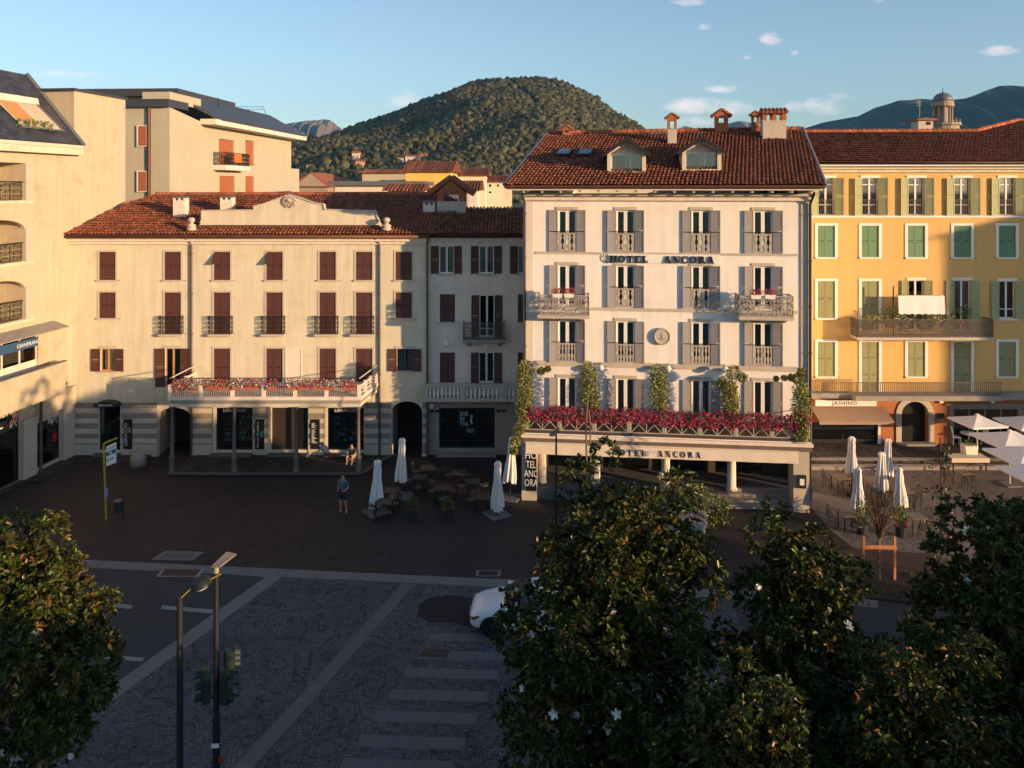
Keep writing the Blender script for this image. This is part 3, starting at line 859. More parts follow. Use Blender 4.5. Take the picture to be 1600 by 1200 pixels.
MB().box(-.55,.55,-.2,.2,0,.012).build('frame', MT['iron'], mh)
for i in range(5): MB().box(-.5+.2*i,-.38+.2*i,-.16,.16,.002,.016).build('bar', MT['black'], mh)
bed = struct('tree_bed')
pb = [tuple(p[:2]) for p in pxs([(1255,925),(1315,932),(1450,945),(1540,955),(1545,900),(1460,868),(1330,858),(1270,872)])]
MB().prism(pb, -.02, .06, 'z').build('soil', MT['soil'], bed)
# ------------------------------------------------------------------ bookshop building (left centre)
def inv_of(fac): return fac.mat.inverted()
LB = Fac(112, 46.0, 667, 46.0)
lib = thing('bookshop_building', 'cream four storey building with brown shutters above the bookshop arcade', 'building', mat=LB.mat)
LI = inv_of(LB)
kx = lambda px: LB.sx(px)
kz = lambda py: LB.z(500, py)
zt = kz(381)
xR = kx(667)
holes = []; wins = []
def lw(px, y0, w, h, **k):
    wins.append((kx(px), kz(y0), w, h, k)); holes.append((kx(px)-w/2, kx(px)+w/2, kz(y0), kz(y0)+h))
for i, px in enumerate([168, 270, 347, 429, 512, 569, 631]):
    lw(px, 437.5, .94, 1.62, shutter='brown', state='closed', frame='brown', sill='trim', surround=('trim', .11, .03), props=(px in (347, 429)), hooks=True)
    if px in (168, 631): lw(px, 497, .94, 1.48, shutter='brown', state='closed', frame='brown', sill='trim', surround=('trim', .11, .03), hooks=True)
    else: lw(px, 521, .94, 2.36, shutter='brown', state='closed', frame='brown', surround=('trim', .11, .03), hooks=True, name='french_window')
    if px == 168: lw(168.5, 580, .86, 1.29, shutter='brown', state='open', frame='wood', sill='trim', lintel='trim', swing=6, shw=.5)
    elif px == 631: lw(632.5, 580, .92, 1.29, shutter='brown', state='open', frame='darkwood', sill='trim', lintel='trim', swing=6, curtain='curtain', shw=.5)
    elif px == 270: lw(270, 604, .88, 2.2, shutter='brown', state='open', frame='wood', lintel='trim', swing=6, shw=.54, name='french_window')
    else: lw(px, 606, .94, 2.26, shutter='brown', state='closed', frame='brown', surround=('trim', .11, .03), name='french_window')
gz = lambda py: kz(py)
SHOP = [(155.5,188,632,703),(246,298.5,637,713.5),(338,394.5,637,703),(424,481,637,703),(512,568.5,637,703)]
for (a, b, c, d) in SHOP: holes.append((kx(a), kx(b), gz(d), gz(c)))
AR = (kx(612.5), kx(659.5), -.02, gz(627)); holes.append(AR)
zb = gz(629)
mb = MB()
wall_holes(mb, 0, xR, -.02, zt, holes, .30, 0)
mb.box(0, xR, 9.5, 9.7, 0, zt); mb.box(xR-.2, xR, .3, 9.5, 0, zt)
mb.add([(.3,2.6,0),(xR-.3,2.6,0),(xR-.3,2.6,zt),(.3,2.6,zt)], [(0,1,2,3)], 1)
for z in (zb, kz(530), kz(447)): mb.box(.05, xR-.25, .31, 2.58, z-.05, z+.05, 1)
arch_fill(mb, AR[0], AR[1], gz(643), gz(627), .0015, .30, 12)
arch_fill(mb, kx(246), kx(298.5), gz(652), gz(637), .0015, .30, 12)
mb.build('wall', [MT['cream'], MT['dark']], lib)
for (s, z, w, h, k) in wins: window(lib, s, z, w, h, **k)
# passages: side walls and floor lit only by what falls in
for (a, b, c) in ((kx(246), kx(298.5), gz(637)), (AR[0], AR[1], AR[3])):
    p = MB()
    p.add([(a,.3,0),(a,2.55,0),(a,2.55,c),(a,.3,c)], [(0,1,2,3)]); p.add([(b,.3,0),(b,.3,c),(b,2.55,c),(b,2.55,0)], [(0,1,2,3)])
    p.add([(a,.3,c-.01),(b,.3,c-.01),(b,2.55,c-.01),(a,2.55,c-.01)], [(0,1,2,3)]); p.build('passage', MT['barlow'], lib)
# ground floor stone bands: light courses stand proud of grey ones
rows = [(638,645.3),(654,661),(669.5,677),(685,692)]
xsegs = [(113,154),(189.5,245.5),(299.5,332),(395.5,423),(482,511),(569.5,611.5)]
for (a, b) in xsegs:
    MB().box(kx(a)+.003, kx(b)-.003, -.022, -.001, gz(708), gz(629)).build('grey_course', MT['greyband'], lib)
    for (c, d) in rows:
        MB().box(kx(a)+.006, kx(b)-.006, -.05, -.0225, gz(d), gz(c)).build('stone_band', MT['stoneband'], lib)
    MB().box(kx(a)+.001, kx(b)-.001, -.065, -.0005, .0, gz(694)).build('plinth', MT['trim'], lib)
MB().box(kx(660)+.004, xR, -.022, -.001, gz(708), gz(629)).build('grey_course', MT['greyband'], lib)
for (c, d) in rows: MB().box(kx(660)+.008, xR-.01, -.05, -.0225, gz(d), gz(c)).build('stone_band', MT['stoneband'], lib)
# shop jambs in ochre stone
for (a, b, c, d) in SHOP[2:]:
    j = MB(); j.box(kx(a)-.16, kx(a), -.07, .0-.0005, gz(708), gz(c)); j.build('door_jamb', MT['cream'], lib)
# cornice and eave
eave_set(lib, -.1, xR+.02, -.62, kz(369.5), 'copper', ((-.10, .06, .50), (-.26, -.10, .34), (-.44, -.26, .16)), 'cream2')
for px in (300, 593.5): downpipe(lib, kx(px), kz(372), .12, dog=-.32)
downpipe(lib, kx(668), kz(372), .12)
# roof
O = at(98, 367, 45.35); U = V((1,0,0)); W = V((0,1,.34)).normalized()
rp = [uw(x, y, O, U, W) for x, y in [(98,367),(672,367),(715,332),(715,312),(692,303.5),(243,304.5),(196,318)]]
rf, RP = roof_plane(lib, LI, O, U, W, rp, seed=3)
ridge = MB(); a = LI @ ray_plane(243, 304.5, O, U.cross(W)); b = LI @ ray_plane(692, 303.5, O, U.cross(W))
n = 56
for i in range(n):
    p, q = a.lerp(b, i/n), a.lerp(b, (i+1.08)/n); ridge.tube([p+V((0,0,.05)), q+V((0,0,.03))], [.14,.12], 6)
ridge.build('ridge_tiles', MT['tile'], rf)['kind'] = 'stuff'
# gabled parapet with coping, crest and finials
YP = 46.35
par = [(309,354),(314,349),(316,343),(316,329.5),(397,328.5),(398,322),(412,319),(430,312.5),(441,308),(452,305.5),(464,308),(477,313),(490,317.5),(505,319.5),(506.5,328),(586,330),(588,338),(592,346),(598,354)]
pl = [LI @ at(x, y, YP) for x, y in par]
p = MB(); p.prism([(q.x, q.z) for q in pl][::-1], pl[0].y, pl[0].y+.32, 'y'); pw = p.build('parapet', MT['cream'], lib)
c = MB()
for i in range(1, len(pl)-2):
    a, b = pl[i], pl[i+1]; dx, dz = b.x-a.x, b.z-a.z; l = math.hypot(dx, dz); nx, nz = -dz/l*.05, dx/l*.05
    if l < .05: continue
    c.prism([(a.x, a.z+.003), (b.x, b.z+.003), (b.x+nx, b.z+nz+.004), (a.x+nx, a.z+nz+.004)], a.y-.07, a.y+.38, 'y')
c.build('coping', MT['trim'], pw)
f = MB().box(pl[0].x+.2, pl[-1].x-.2, pl[0].y-.12, pl[0].y-.002, kz(358)-.15, kz(352)); f.build('flashing', MT['copper'], pw)
cr = MB(); q = LI @ at(452, 314, YP); rc = random.Random(3)
for k in range(9):
    t = k/9*2*PI; x, z = q.x+.27*math.cos(t), q.z+.25*math.sin(t)
    pts = [(x+.15*(1-j/10)*math.cos(j*.9+t), q.y-.05-.01*j, z+.15*(1-j/10)*math.sin(j*.9+t)) for j in range(9)]
    cr.tube(pts, .045, 5)
cr.lathe([(.02,-.1),(.16,-.05),(.2,.05),(.12,.14),(.02,.18)], 8, (q.x, q.y-.04, q.z))
cr.build('crest', MT['trim'], pw)
for px in (299, 604):
    q = LI @ at(px, 360, 45.75)
    fi = MB().lathe([(.27,0),(.27,.14),(.20,.17),(.26,.22),(.27,.30),(.15,.36),(.10,.42),(.12,.45),(.19,.52),(.21,.60),(.17,.69),(.08,.74),(.02,.75)], 12, (q.x, q.y, q.z))
    fi.build('finial', MT['trim'], lib, smooth=True)
for (px, py, Yc, hh) in ((283, 330, 48.2, .80), (356, 327, 48.6, .72), (671, 340, 49.0, .95)):
    chimney(lib, LI, at(px, py, Yc), .72, .6, hh, 'cream2')
bc = at(706, 332, 49.3)
chimney(lib, LI, bc, 1.75, 1.1, 1.25, 'trim', 'hut')
# little iron balconies of the second floor
def balcony(root, s, z, w, d, h, slab='trim', iron='iron', cell=.27, brackets=True, sl=.13, name='balcony', rr=.012):
    def mks():
        mb = MB().box(-w/2-.04, w/2+.04, -d-.04, -.001, -sl, 0)
        mb.box(-w/2, w/2, -d, -.001, -sl-.05, -sl)
        return mb.mesh(name, MT[slab])
    b = put(name, cached(('bs', round(w,2), round(d,2), slab, sl), mks), root, (s, 0, z))
    def mkr():
        r = MB(); scroll_panel(r, -w/2, w/2, .04, h, -d, cell, rr)
        for q in (-1, 1): scroll_panel(r, -d, -.02, .04, h, 0, cell, rr, 'y', q*w/2)
        r.box(-w/2-.02, w/2+.02, -d-.02, -d+.02, h, h+.03)
        for q in (-1, 1): r.box(q*w/2-.02, q*w/2+.02, -d+.02, -.01, h, h+.03)
        return r.mesh('railing', MT[iron])
    put('railing', cached(('brl', round(w,2), round(d,2), round(h,2), iron, cell, rr), mkr), b)
    if brackets:
        def mkb():
            return MB().prism([(-.001,-sl-.05),(-d*.8,-sl-.05),(-d*.75,-sl-.12),(-.25,-sl-.28),(-.001,-sl-.34)], -.09, .09, 'x').mesh('bracket', MT[slab])
        me = cached(('bb', round(d,2), slab, sl), mkb)
        for q in (-.38, .38): put('bracket', me, b, (q*w, 0, 0))
    return b
for px in (270, 347, 429, 512, 568):
    balcony(lib, kx(px-1), kz(521), 1.30, .30, 1.0, 'trim', 'iron', .26, False, .09)
# blind panel beside the first floor door
bx = MB(); a, b, z0, z1 = kx(447), kx(470), kz(602), kz(544)
bx.box(a, b, -.02, -.001, z0, z1); bx.box(a-.03, a, -.05, -.001, z0, z1+.03); bx.box(b, b+.03, -.05, -.001, z0, z1+.03); bx.box(a, b, -.05, -.001, z1, z1+.03)
bx.build('blind_panel', MT['cream2'], lib)

# ---- arcade terrace
YT = 42.75
tz0, tz1 = at(400, 632, YT).z, at(400, 620, YT).z
fl, fr = at(262, 620, YT).x - LB.o.x, at(564, 620, YT).x - LB.o.x
wlx, wrx = fl + .1, kx(592); yf = YT - 46.0
t = MB()
t.prism([(fl,yf),(fr,yf),(wrx,-.002),(wlx,-.002)], tz0+.22, tz1, 'z')
ter = t.build('terrace', MT['cream2'], lib)
t = MB(); t.prism([(fl+.06,yf+.06),(fr-.06,yf+.06),(wrx-.06,-.07),(wlx+.06,-.07)], tz0+.02, tz0+.219, 'z'); t.build('soffit', MT['concrete'], ter)
t = MB(); t.box(fl+.04, fr-.04, yf+.10, yf+.28, tz0-.16, tz0+.019)
t.prism([(fr-.22,yf+.285),(fr-.04,yf+.285),(wrx-.10,-.08),(wrx-.28,-.08)], tz0-.16, tz0+.019, 'z'); t.build('beam', MT['cream'], ter)
# columns under the terrace
colm = MB().lathe([(.19,0),(.19,.10),(.15,.14),(.15,.62),(.18,.66),(.18,.72),(.11,.78),(.095,1.6),(.085,2.9),(.13,2.97),(.16,3.05),(.16,3.12)], 10).mesh('column', MT['ironl'], True)
for px in (269, 366, 463, 560):
    g = gp(px, 741); c = put('column', colm, lib, (g.x-LB.o.x, g.y-46, .10)); c.scale = (1, 1, (tz0-.16-.10)/3.12)
# parapet: cream posts, iron bars between, top rail
px_posts = [266, 314, 363, 412, 461, 510, 561]
pz = .52; topz = tz1 + .95
postx = [at(p_, 615, YT+.12).x - LB.o.x for p_ in px_posts]
pm = cached('tpost', lambda: MB().box(-.09, .09, -.09, .09, 0, pz+.10).mesh('parapet_post', MT['cream2']))
for x in postx: put('parapet_post', pm, ter, (x, yf+.14, tz1))
barm = cached('tbar', lambda: MB().box(-.008, .008, -.008, .008, 0, .92).mesh('railing_bar', MT['iron']))
for i in range(len(postx)-1):
    a, b = postx[i]+.09, postx[i+1]-.09
    MB().box(a, b, yf+.11, yf+.17, tz1+pz-.06, tz1+pz+.02).build('low_rail', MT['ironl'], ter)
    mb2 = MB(); nb = 13
    for k in range(nb): x = a+(b-a)*(k+.5)/nb; mb2.box(x-.009, x+.009, yf+.13, yf+.15, tz1, topz)
    mb2.build('railing_bars', MT['iron'], ter)
rl = MB(); rl.box(postx[0], postx[-1], yf+.12, yf+.16, topz, topz+.035); rl.build('top_rail', MT['iron'], ter)
for (x0, y0, x1, y1) in ((postx[0]-.02, yf+.14, wlx+.1, -.05), (postx[-1]+.02, yf+.14, wrx-.12, -.05)):
    sr = MB(); d = V((x1-x0, y1-y0)); n = 3
    for k in range(1, n+1):
        q = (x0+d.x*k/n*.97, y0+d.y*k/n*.97); sr.box(q[0]-.09, q[0]+.09, q[1]-.09, q[1]+.09, tz1, tz1+pz+.1)
    for z in (tz1+.14, tz1+.34, topz): sr.tube([(x0,y0,z),(x1,y1,z)], .03, 4)
    pz_ = tz1+pz; sr.tube([(x0,y0,pz_),(x1,y1,pz_)], .075, 4)
    sr.build('side_rail', MT['cream2'], ter)
# signs, shutters and displays on the ground floor
def shopbox(root, a, b, zb_, zt_, depth=.24, mat='black', glass=True):
    s = MB(); s.box(a, a+.05, .05, .12, zb_, zt_); s.box(b-.05, b, .05, .12, zb_, zt_); s.box(a+.05, b-.05, .05, .12, zt_-.07, zt_); s.box(a+.05, b-.05, .05, .12, zb_, zb_+.10)
    f = s.build('shop_front', MT[mat], root)
    if glass: MB().box(a+.05, b-.05, .08, .088, zb_+.1, zt_-.07).build('pane', MT['glass'], f)
    return f
bookm = M('book_covers', (.20,.17,.15), .6, .1, 3, island=.9)
bookc = [M('book_'+n, c, .6, .1, 3, island=.5) for n, c in (('cream',(.5,.45,.35)),('blue',(.08,.20,.32)),('red',(.30,.07,.05)),('green',(.08,.2,.14)))]
def books(root, a, b, z0, z1, y, seed):
    rb_ = random.Random(seed); mb = MB(); sh = MB(); z = z0
    while z < z1-.3:
        sh.box(a, b, y, y+.22, z-.02, z); x = a+.03
        while x < b-.15:
            w_ = rb_.uniform(.10, .17); h_ = rb_.uniform(.16, .25)
            if rb_.random() < .88: mb.box(x, x+w_, y+.02, y+.05, z+.001, z+h_, rb_.randrange(5))
            x += w_+rb_.uniform(.01, .05)
        z += .31
    s_ = sh.build('shelves', MT['darkwood'], root); mb.build('books', [bookm]+bookc, s_)['kind'] = 'stuff'
for (i, sd) in ((2, 4), (4, 9)):
    a, b, c, d = SHOP[i]; f = shopbox(lib, kx(a), kx(b), gz(d), gz(c))
    books(lib, kx(a)+.25, kx((a+b)/2)-.02, gz(d)+.35, gz(c)-.35, .45, sd)
    books(lib, kx((a+b)/2)+.06, kx(b)-.15, gz(d)+.35, gz(c)-.45, .6, sd+1)
    put_text('lettering', 'LIBRACCIO', .26, 'text', f, ((kx(a)+kx(b))/2, .03, gz(c)-.17))
a, b, c, d = SHOP[3]; r_ = MB(); z = gz(d)
while z < gz(c)-.02: r_.box(kx(a), kx(b)-.62, .14, .16+.02*(int(z*50) % 2), z, z+.075); z += .08
r_.build('roller_shutter', M('roller_slats', (.07,.05,.04), .5, .2, 6, metal=.4), lib)
MB().box(kx(b)-.60, kx(b)-.03, .18, .22, gz(d), gz(c)).build('door', MT['black'], lib)
a, b, c, d = SHOP[0]; f = shopbox(lib, kx(a), kx(b), gz(d), gz(c))
lat = MB()
for k in range(9):
    lat.tube([(kx(a)+.06+.06*k, .16, gz(d)+.1), (kx(a)+.06+.06*k, .16, gz(c)-.1)], .012, 4)
lat.build('door_grille', MT['ironl'], f)
aw = MB(); n = 10; cx = (kx(a)+kx(b))/2; rx = .70
pts = [(cx-rx*math.cos(PI*k/n), gz(632)+.30*math.sin(PI*k/n)) for k in range(n+1)]
aw.prism(pts, -.55, -.001, 'y'); ao = aw.build('door_canopy', MT['black'], lib)
put_text('lettering', 'LIBRACCIO', .17, 'text', ao, (cx, -.565, gz(632)+.10))
for (a, b, body, col_, sz) in ((194, 207.5, 'LIBRACCIO', 'text', .26), (399.5, 413.5, 'Libreria Bookshop', 'text', .20), (486, 500, None, 'text', .1)):
    s = MB().box(kx(a), kx(b), -.10, -.051, gz(701), gz(654.5)).build('sign_board', MT['black'], lib)
    if body: put_text('lettering', body, sz, col_, s, (kx(a)+.15, -.105, gz(678)), roll=R(90), depth=.004)
    if body == 'Libreria Bookshop': MB().box(kx(407), kx(412), -.108, -.101, gz(682), gz(673)).build('emblem', M('green_mark', (.05,.35,.2), .5, .05), s)
    if body != 'Libreria Bookshop':          # small print, too fine to read
        rq = random.Random(7); z = gz(661) if not body else gz(668)
        for k in range(19 if not body else 5):
            x0 = kx(a)+.06 if not body else kx(b)-.20
            if k != 5: MB().box(x0, x0+rq.uniform(.12, .34 if not body else .15), -.108, -.101, z, z+.024).build('print_line', MT['text'], s)
            z -= .062
for (a, b) in ((332, 396), (420, 484), (508, 570), (150, 190)):
    MB().box(kx(a), kx(b), -.42, -.07, .105, .24).build('door_step', MT['granite'], lib)
# ------------------------------------------------------------------ bar building (shaded, between bookshop and hotel)
BB = Fac(668.5, 46.3, 836, 46.3)
bar = thing('bar_building', 'shaded grey cream building with brown shutters above a bar window', 'building', mat=BB.mat)
BI = inv_of(BB); bx_ = lambda px: BB.sx(px); bz = lambda py: BB.z(740, py)
holes = []; wins = []
def bw(px, y0, w, h, **k):
    wins.append((bx_(px), bz(y0), w, h, k)); holes.append((bx_(px)-w/2, bx_(px)+w/2, bz(y0), bz(y0)+h))
for px in (697.8, 760, 821): bw(px, 427.5, .88, 1.60, shutter='brown', state='open', frame='white', sill='trim', swing=5, shw=.46, curtain='curtaing')
bw(699, 503, .88, 1.60, shutter='brown', state='closed', frame='brown', sill='trim', hooks=True)
bw(760.8, 527, .88, 2.44, shutter='brown', state='open', frame='white', swing=5, shw=.46, name='french_window', transoms=(.2,))
bw(821, 503, .88, 1.60, shutter='brown', state='closed', frame='brown', sill='trim')
bw(699, 598, .88, 1.75, shutter='brown', state='closed', frame='brown')
bw(760, 598, .88, 1.75, shutter='brown', state='open', frame='white', swing=5, shw=.46, name='french_window')
bw(821, 598, .88, 1.75, shutter='brown', state='closed', frame='brown')
gw = (bx_(686), bx_(773), bz(700), bz(637)); holes.append(gw)
mb = MB(); zt = bz(379); zs = bz(622); xr = bx_(836)
wall_holes(mb, .02, xr, zs, zt, [h for h in holes if h[2] > zs], .3, 0)
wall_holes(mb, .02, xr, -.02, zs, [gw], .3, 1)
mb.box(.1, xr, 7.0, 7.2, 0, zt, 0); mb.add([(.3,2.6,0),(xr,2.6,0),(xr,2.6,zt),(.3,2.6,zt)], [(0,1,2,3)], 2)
for z in (zs, bz(535), bz(445)): mb.box(.1, xr, .31, 2.58, z-.05, z+.05, 2)
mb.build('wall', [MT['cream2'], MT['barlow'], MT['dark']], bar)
for (s, z, w, h, k) in wins: window(bar, s, z, w, h, **k)
eave_set(bar, .15, xr, -.55, bz(369), 'iron', ((-.06, .10, .45), (-.22, -.06, .26), (-.36, -.22, .12)), 'cream2')
O = at(669, 366, 45.7); U = V((1,0,0)); W = V((0,1,.34)).normalized()
rp = [uw(x, y, O, U, W) for x, y in [(669,366),(836,366),(836,325),(716,325.5)]]
roof_plane(bar, BI, O, U, W, rp, seed=5)
vl = MB(); a, b = BI @ at(672, 364, 45.8), BI @ at(716, 328, 49.2); vl.tube([a, b], .13, 5); vl.build('valley_flashing', MT['lead'], bar)
balcony(bar, bx_(757), bz(527), 2.35, .75, .95, 'concrete', 'ironl', .20, True, .16)
# stone balustrade of the first floor
bd = .85; z0 = bz(622)+.02; bl = MB().box(bx_(664), xr, -bd, -.002, z0-.02, z0+.16); bal = bl.build('balcony', MT['trim'], bar)
tr = MB().box(bx_(664), xr, -bd, -bd+.22, z0+.85, z0+.97); tr.build('handrail', MT['trim'], bal)
bm = cached('balu', lambda: MB().lathe([(.06,0),(.06,.06),(.035,.1),(.075,.2),(.085,.28),(.055,.42),(.035,.55),(.055,.62),(.06,.69)], 8).mesh('baluster', MT['trimw'], True))
for (a, b) in ((671, 720), (727, 780), (787, 836)):
    n = 8
    for i in range(n): put('baluster', bm, bal, (bx_(a)+(bx_(b)-bx_(a))*(i+.5)/n, -bd+.11, z0+.16))
for px in (664.5, 720.5, 780.5):
    MB().box(bx_(px), bx_(px)+.26, -bd-.01, -bd+.24, z0+.16, z0+.85).build('pedestal', MT['trim'], bal)
for px in (690, 740, 790): MB().prism([(-.002,z0-.02),(-bd*.8,z0-.02),(-bd*.7,z0-.12),(-.002,z0-.36)], bx_(px)-.12, bx_(px)+.12, 'x').build('bracket', MT['trim'], bal)
# bar window
f = MB(); a, b, c, d = gw
for (x0, x1) in ((a, a+.07), (b-.07, b), ((a+b)/2-.5, (a+b)/2-.44), ((a+b)/2+.5, (a+b)/2+.56)): f.box(x0, x1, .05, .12, c, d)
f.box(a, b, .051, .119, c, c+.09); f.box(a, b, .051, .119, d-.08, d); fo = f.build('shop_front', MT['black'], bar)
MB().box(a+.07, b-.07, .085, .093, c+.09, d-.08).build('pane', MT['glass'], fo)
for i, t in enumerate(('BAR', 'IN', 'TRA')): put_text('lettering', t, .37, 'cyan', fo, (bx_(718.5), .04, bz(647)-.295*i), depth=.006, align='LEFT', xs=.72)
em = MB()
for k in range(3):
    em.tube([(bx_(729)+.07*j, .04, bz(671)-.08*k+.035*math.sin(j*1.3)) for j in range(7)], .014, 4)
em.tube([(bx_(736.5)+.03*math.sin(k), .04, bz(648)-.07*k) for k in range(9)], [.02,.05,.03,.06,.03,.07,.05,.06,.02], 6); em.build('emblem', MT['cyan'], fo)
MB().box(a-.1, b+.1, -.45, -.002, .0, .15).build('door_step', MT['concrete'], bar)
for px in (675.5, 684, 779, 787): MB().box(bx_(px)-.1, bx_(px)+.1, -.16, -.002, bz(643), bz(640)).build('spotlight', MT['iron'], bar)
for (px, py) in ((698.5, 537), (760, 540), (674, 634)):
    MB().lathe([(.17,0),(.17,.08),(.10,.12)], 12).xf(Matrix.Translation((bx_(px), -.002, bz(py))) @ Matrix.Rotation(R(90), 4, 'X')).build('wall_lamp', MT['trimw'], bar)

# ------------------------------------------------------------------ hotel
HT = Fac(818, 41.6, 1264, 40.0)
hot = thing('hotel_building', 'white five storey hotel with grey shutters and black roof sign letters', 'building', mat=HT.mat)
HI = inv_of(HT); hx = lambda px, off=0.0: HT.sx(px, off); hz = lambda py, px=1040, off=0.0: HT.z(px, py, off)
HW = HT.len
holes = []; wins = []
fret = baluster_railing(.96, .98, 4, MT['ironw']); fret2 = baluster_railing(.96, .98, 6, MT['ironw'])
RW, WWD = [328, 413.5, 500.5, 589], .96
for ci, px in enumerate((886.3, 977.5, 1095.5, 1192.5)):
    for ri, (yt, yb) in enumerate(((328, 393), (414, 480), (500.5, 564.5), (590, 656))):
        dy = (px-886)*(0.0035, .008, .017, .024)[ri]*.75
        z1 = HT.z(px, yt+dy); h = 2.16 if ri < 3 else 2.3; z0 = z1-h
        s = hx(px)
        wins.append((s, z0, .96, h, dict(frame='white', shutter='grey', state='open', swing=9, shw=.47, lintel='trim', curtain='curtaing', name='french_window', panels=2, bar=.095,
                     railing=(None if ri == 3 or (ri == 1 and ci in (0, 3)) else (fret if ri < 2 else fret2)))))
        holes.append((s-.48, s+.48, z0, z1))
z3 = HT.z(1040, 690)                       # terrace floor level
ztop = 15.05
mb = MB()
wall_holes(mb, 0, HW, z3-.3, ztop, holes, .26, 0)
skew = .26*10
mb.add([(0,0,0),(skew*.9-.0,10,0),(skew*.9,10,ztop+2.2),(0,0,ztop)], [(0,1,2,3)], 0); mb.add([(HW,0,0),(HW,0,ztop),(HW+skew*.6,10,ztop+2.2),(HW+skew*.6,10,0)], [(0,1,2,3)], 0)
mb.add([(skew*.9,10,0),(HW+skew*.6,10,0),(HW+skew*.6,10,ztop+2.2),(skew*.9,10,ztop+2.2)], [(0,1,2,3)], 0)
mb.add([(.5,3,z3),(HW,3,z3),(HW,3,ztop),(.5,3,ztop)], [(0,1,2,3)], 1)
for ri in range(3): z = wins[ri][1]-.12; mb.box(.05, HW-.05, .27, 2.98, z-.05, z+.05, 1)
mb.build('wall', [MT['hotelw'], MT['dark']], hot)
for (s, z, w, h, k) in wins:
    wf = window(hot, s, z, w, h, **k)
    if k['railing']:
        put('rail_bar', cached('hbar', lambda: MB().tube([(-.92,-.11,1.06),(.92,-.11,1.06)], .02, 5).mesh('rail_bar', MT['iron'])), wf)
# string courses, corner strips, cornice
for (py, hh, pr) in ((396.5, .12, .05), (484.5, .16, .06), (572, .26, .07)):
    z = hz(py); MB().box(.62, HW-.55, -pr, -.001, z-hh/2, z+hh/2).build('string_course', MT['trim'], hot)
MB().box(-.02, .50, -.04, -.001, z3, ztop-.25).build('corner_strip', MT['cream2'], hot)
MB().box(HW-.40, HW+.12, -.06, -.001, z3, ztop-.25).build('corner_strip', MT['trim'], hot)
MB().box(-.1, HW+.2, -.20, -.001, ztop-.25, ztop-.02).build('cornice', MT['cream2'], hot)
MB().box(-.35, HW+.4, -.42, -.001, ztop-.02, ztop+.12).build('cornice', MT['trim'], hot)
# eaves: rafter ends, fascia, dark gutter
EA = at(788, 291, 40.35); el = HI @ EA; EB = HT.mat @ V((hx(1290, -el.y), el.y, el.z)); er = HI @ EB
ns = 16
rm = cached('raf', lambda: MB().prism([(-1.02,0),(-.1,0),(-.1,.18),(-1.1,.18)], -.055, .055, 'x').mesh('rafter', MT['cream2']))
for i in range(ns): put('rafter', rm, hot, (.1+(HW-.2)*i/(ns-1), 0, ztop+.16))
MB().box(el.x+.1, er.x-.1, el.y+.12, el.y+.20, 15.33, 15.52).build('fascia', MT['cream2'], hot)
MB().box(el.x+.05, er.x-.1, el.y+.21, .3, 15.40, 15.44).build('soffit', MT['darkwood'], hot)
MB().tube([(el.x, el.y+.02, 15.53), (er.x, er.y+.02, 15.53)], .11, 8).build('gutter', MT['iron'], hot, smooth=True)
# roof
U = (EB-EA).normalized(); 
ND = V((HT.n.x, HT.n.y, 0)); q0 = None
N0 = U.cross((ND + V((0,0,.36))).normalized())
Q0, Q1 = ray_plane(856, 211, EA, N0), ray_plane(1255, 204.5, EA, N0)
W = (Q0-EA).normalized()
Oh = EA + V((0,0,.10))
rp = [uw(x, y, Oh, U, W) for x, y in [(789,290),(1289,290),(1255,204.5),(856,211)]]
hr, HP = roof_plane(hot, HI, Oh, U, W, rp, pitch=.205, row=.38, seed=11, r0=.10)
ridge = MB(); n = 44; a, b = HI @ Q0, HI @ Q1
for i in range(n):
    p, q = a.lerp(b, i/n), a.lerp(b, (i+1.1)/n); ridge.tube([p+V((0,0,.16)), q+V((0,0,.13))], [.14,.115], 6)
ridge.build('ridge_tiles', MT['tile'], hr)['kind'] = 'stuff'
for (p, q) in ((EA, Q0), (EB, Q1)): MB().tube([HI @ (p+V((0,0,.08))), HI @ (q+V((0,0,.10)))], .10, 6).build('verge_flashing', MT['lead'], hr)
bkU = -U; 
bk = MB(); bq0 = Q0 + V((1.8, 8, -2.6)); bq1 = Q1 + V((1.8, 8, -2.6)); bk.add([HI @ p for p in (Q0, Q1, bq1, bq0)], [(0,1,2,3)]); bk.build('roof_back', MT['tile'], hot)
NH = U.cross(W).normalized()
def on_roof(px, py): return ray_plane(px, py, Oh, NH)
# skylights
for px in (881.5, 914.5):
    c = on_roof(px, 241); s = MB(); hw, hl = .42, .62
    fr_ = [(a, b) for a, b in ((-hw,-hl),(hw,-hl),(hw,hl),(-hw,hl))]
    def PS(a, b, n): return HI @ (c + U*a + W*b + NH*n)
    s.add([PS(a,b,-.05) for a,b in fr_]+[PS(a,b,.17) for a,b in fr_], [(4,5,6,7),(0,1,5,4),(1,2,6,5),(2,3,7,6),(3,0,4,7)])
    so = s.build('skylight', MT['iron'], hr)
    g2 = MB(); g2.add([PS(a*.8,b*.72,.185) for a,b in fr_], [(0,1,2,3)]); g2.build('pane', M('sky_glass', (.10,.16,.2), .08, .05, spec=.9), so)
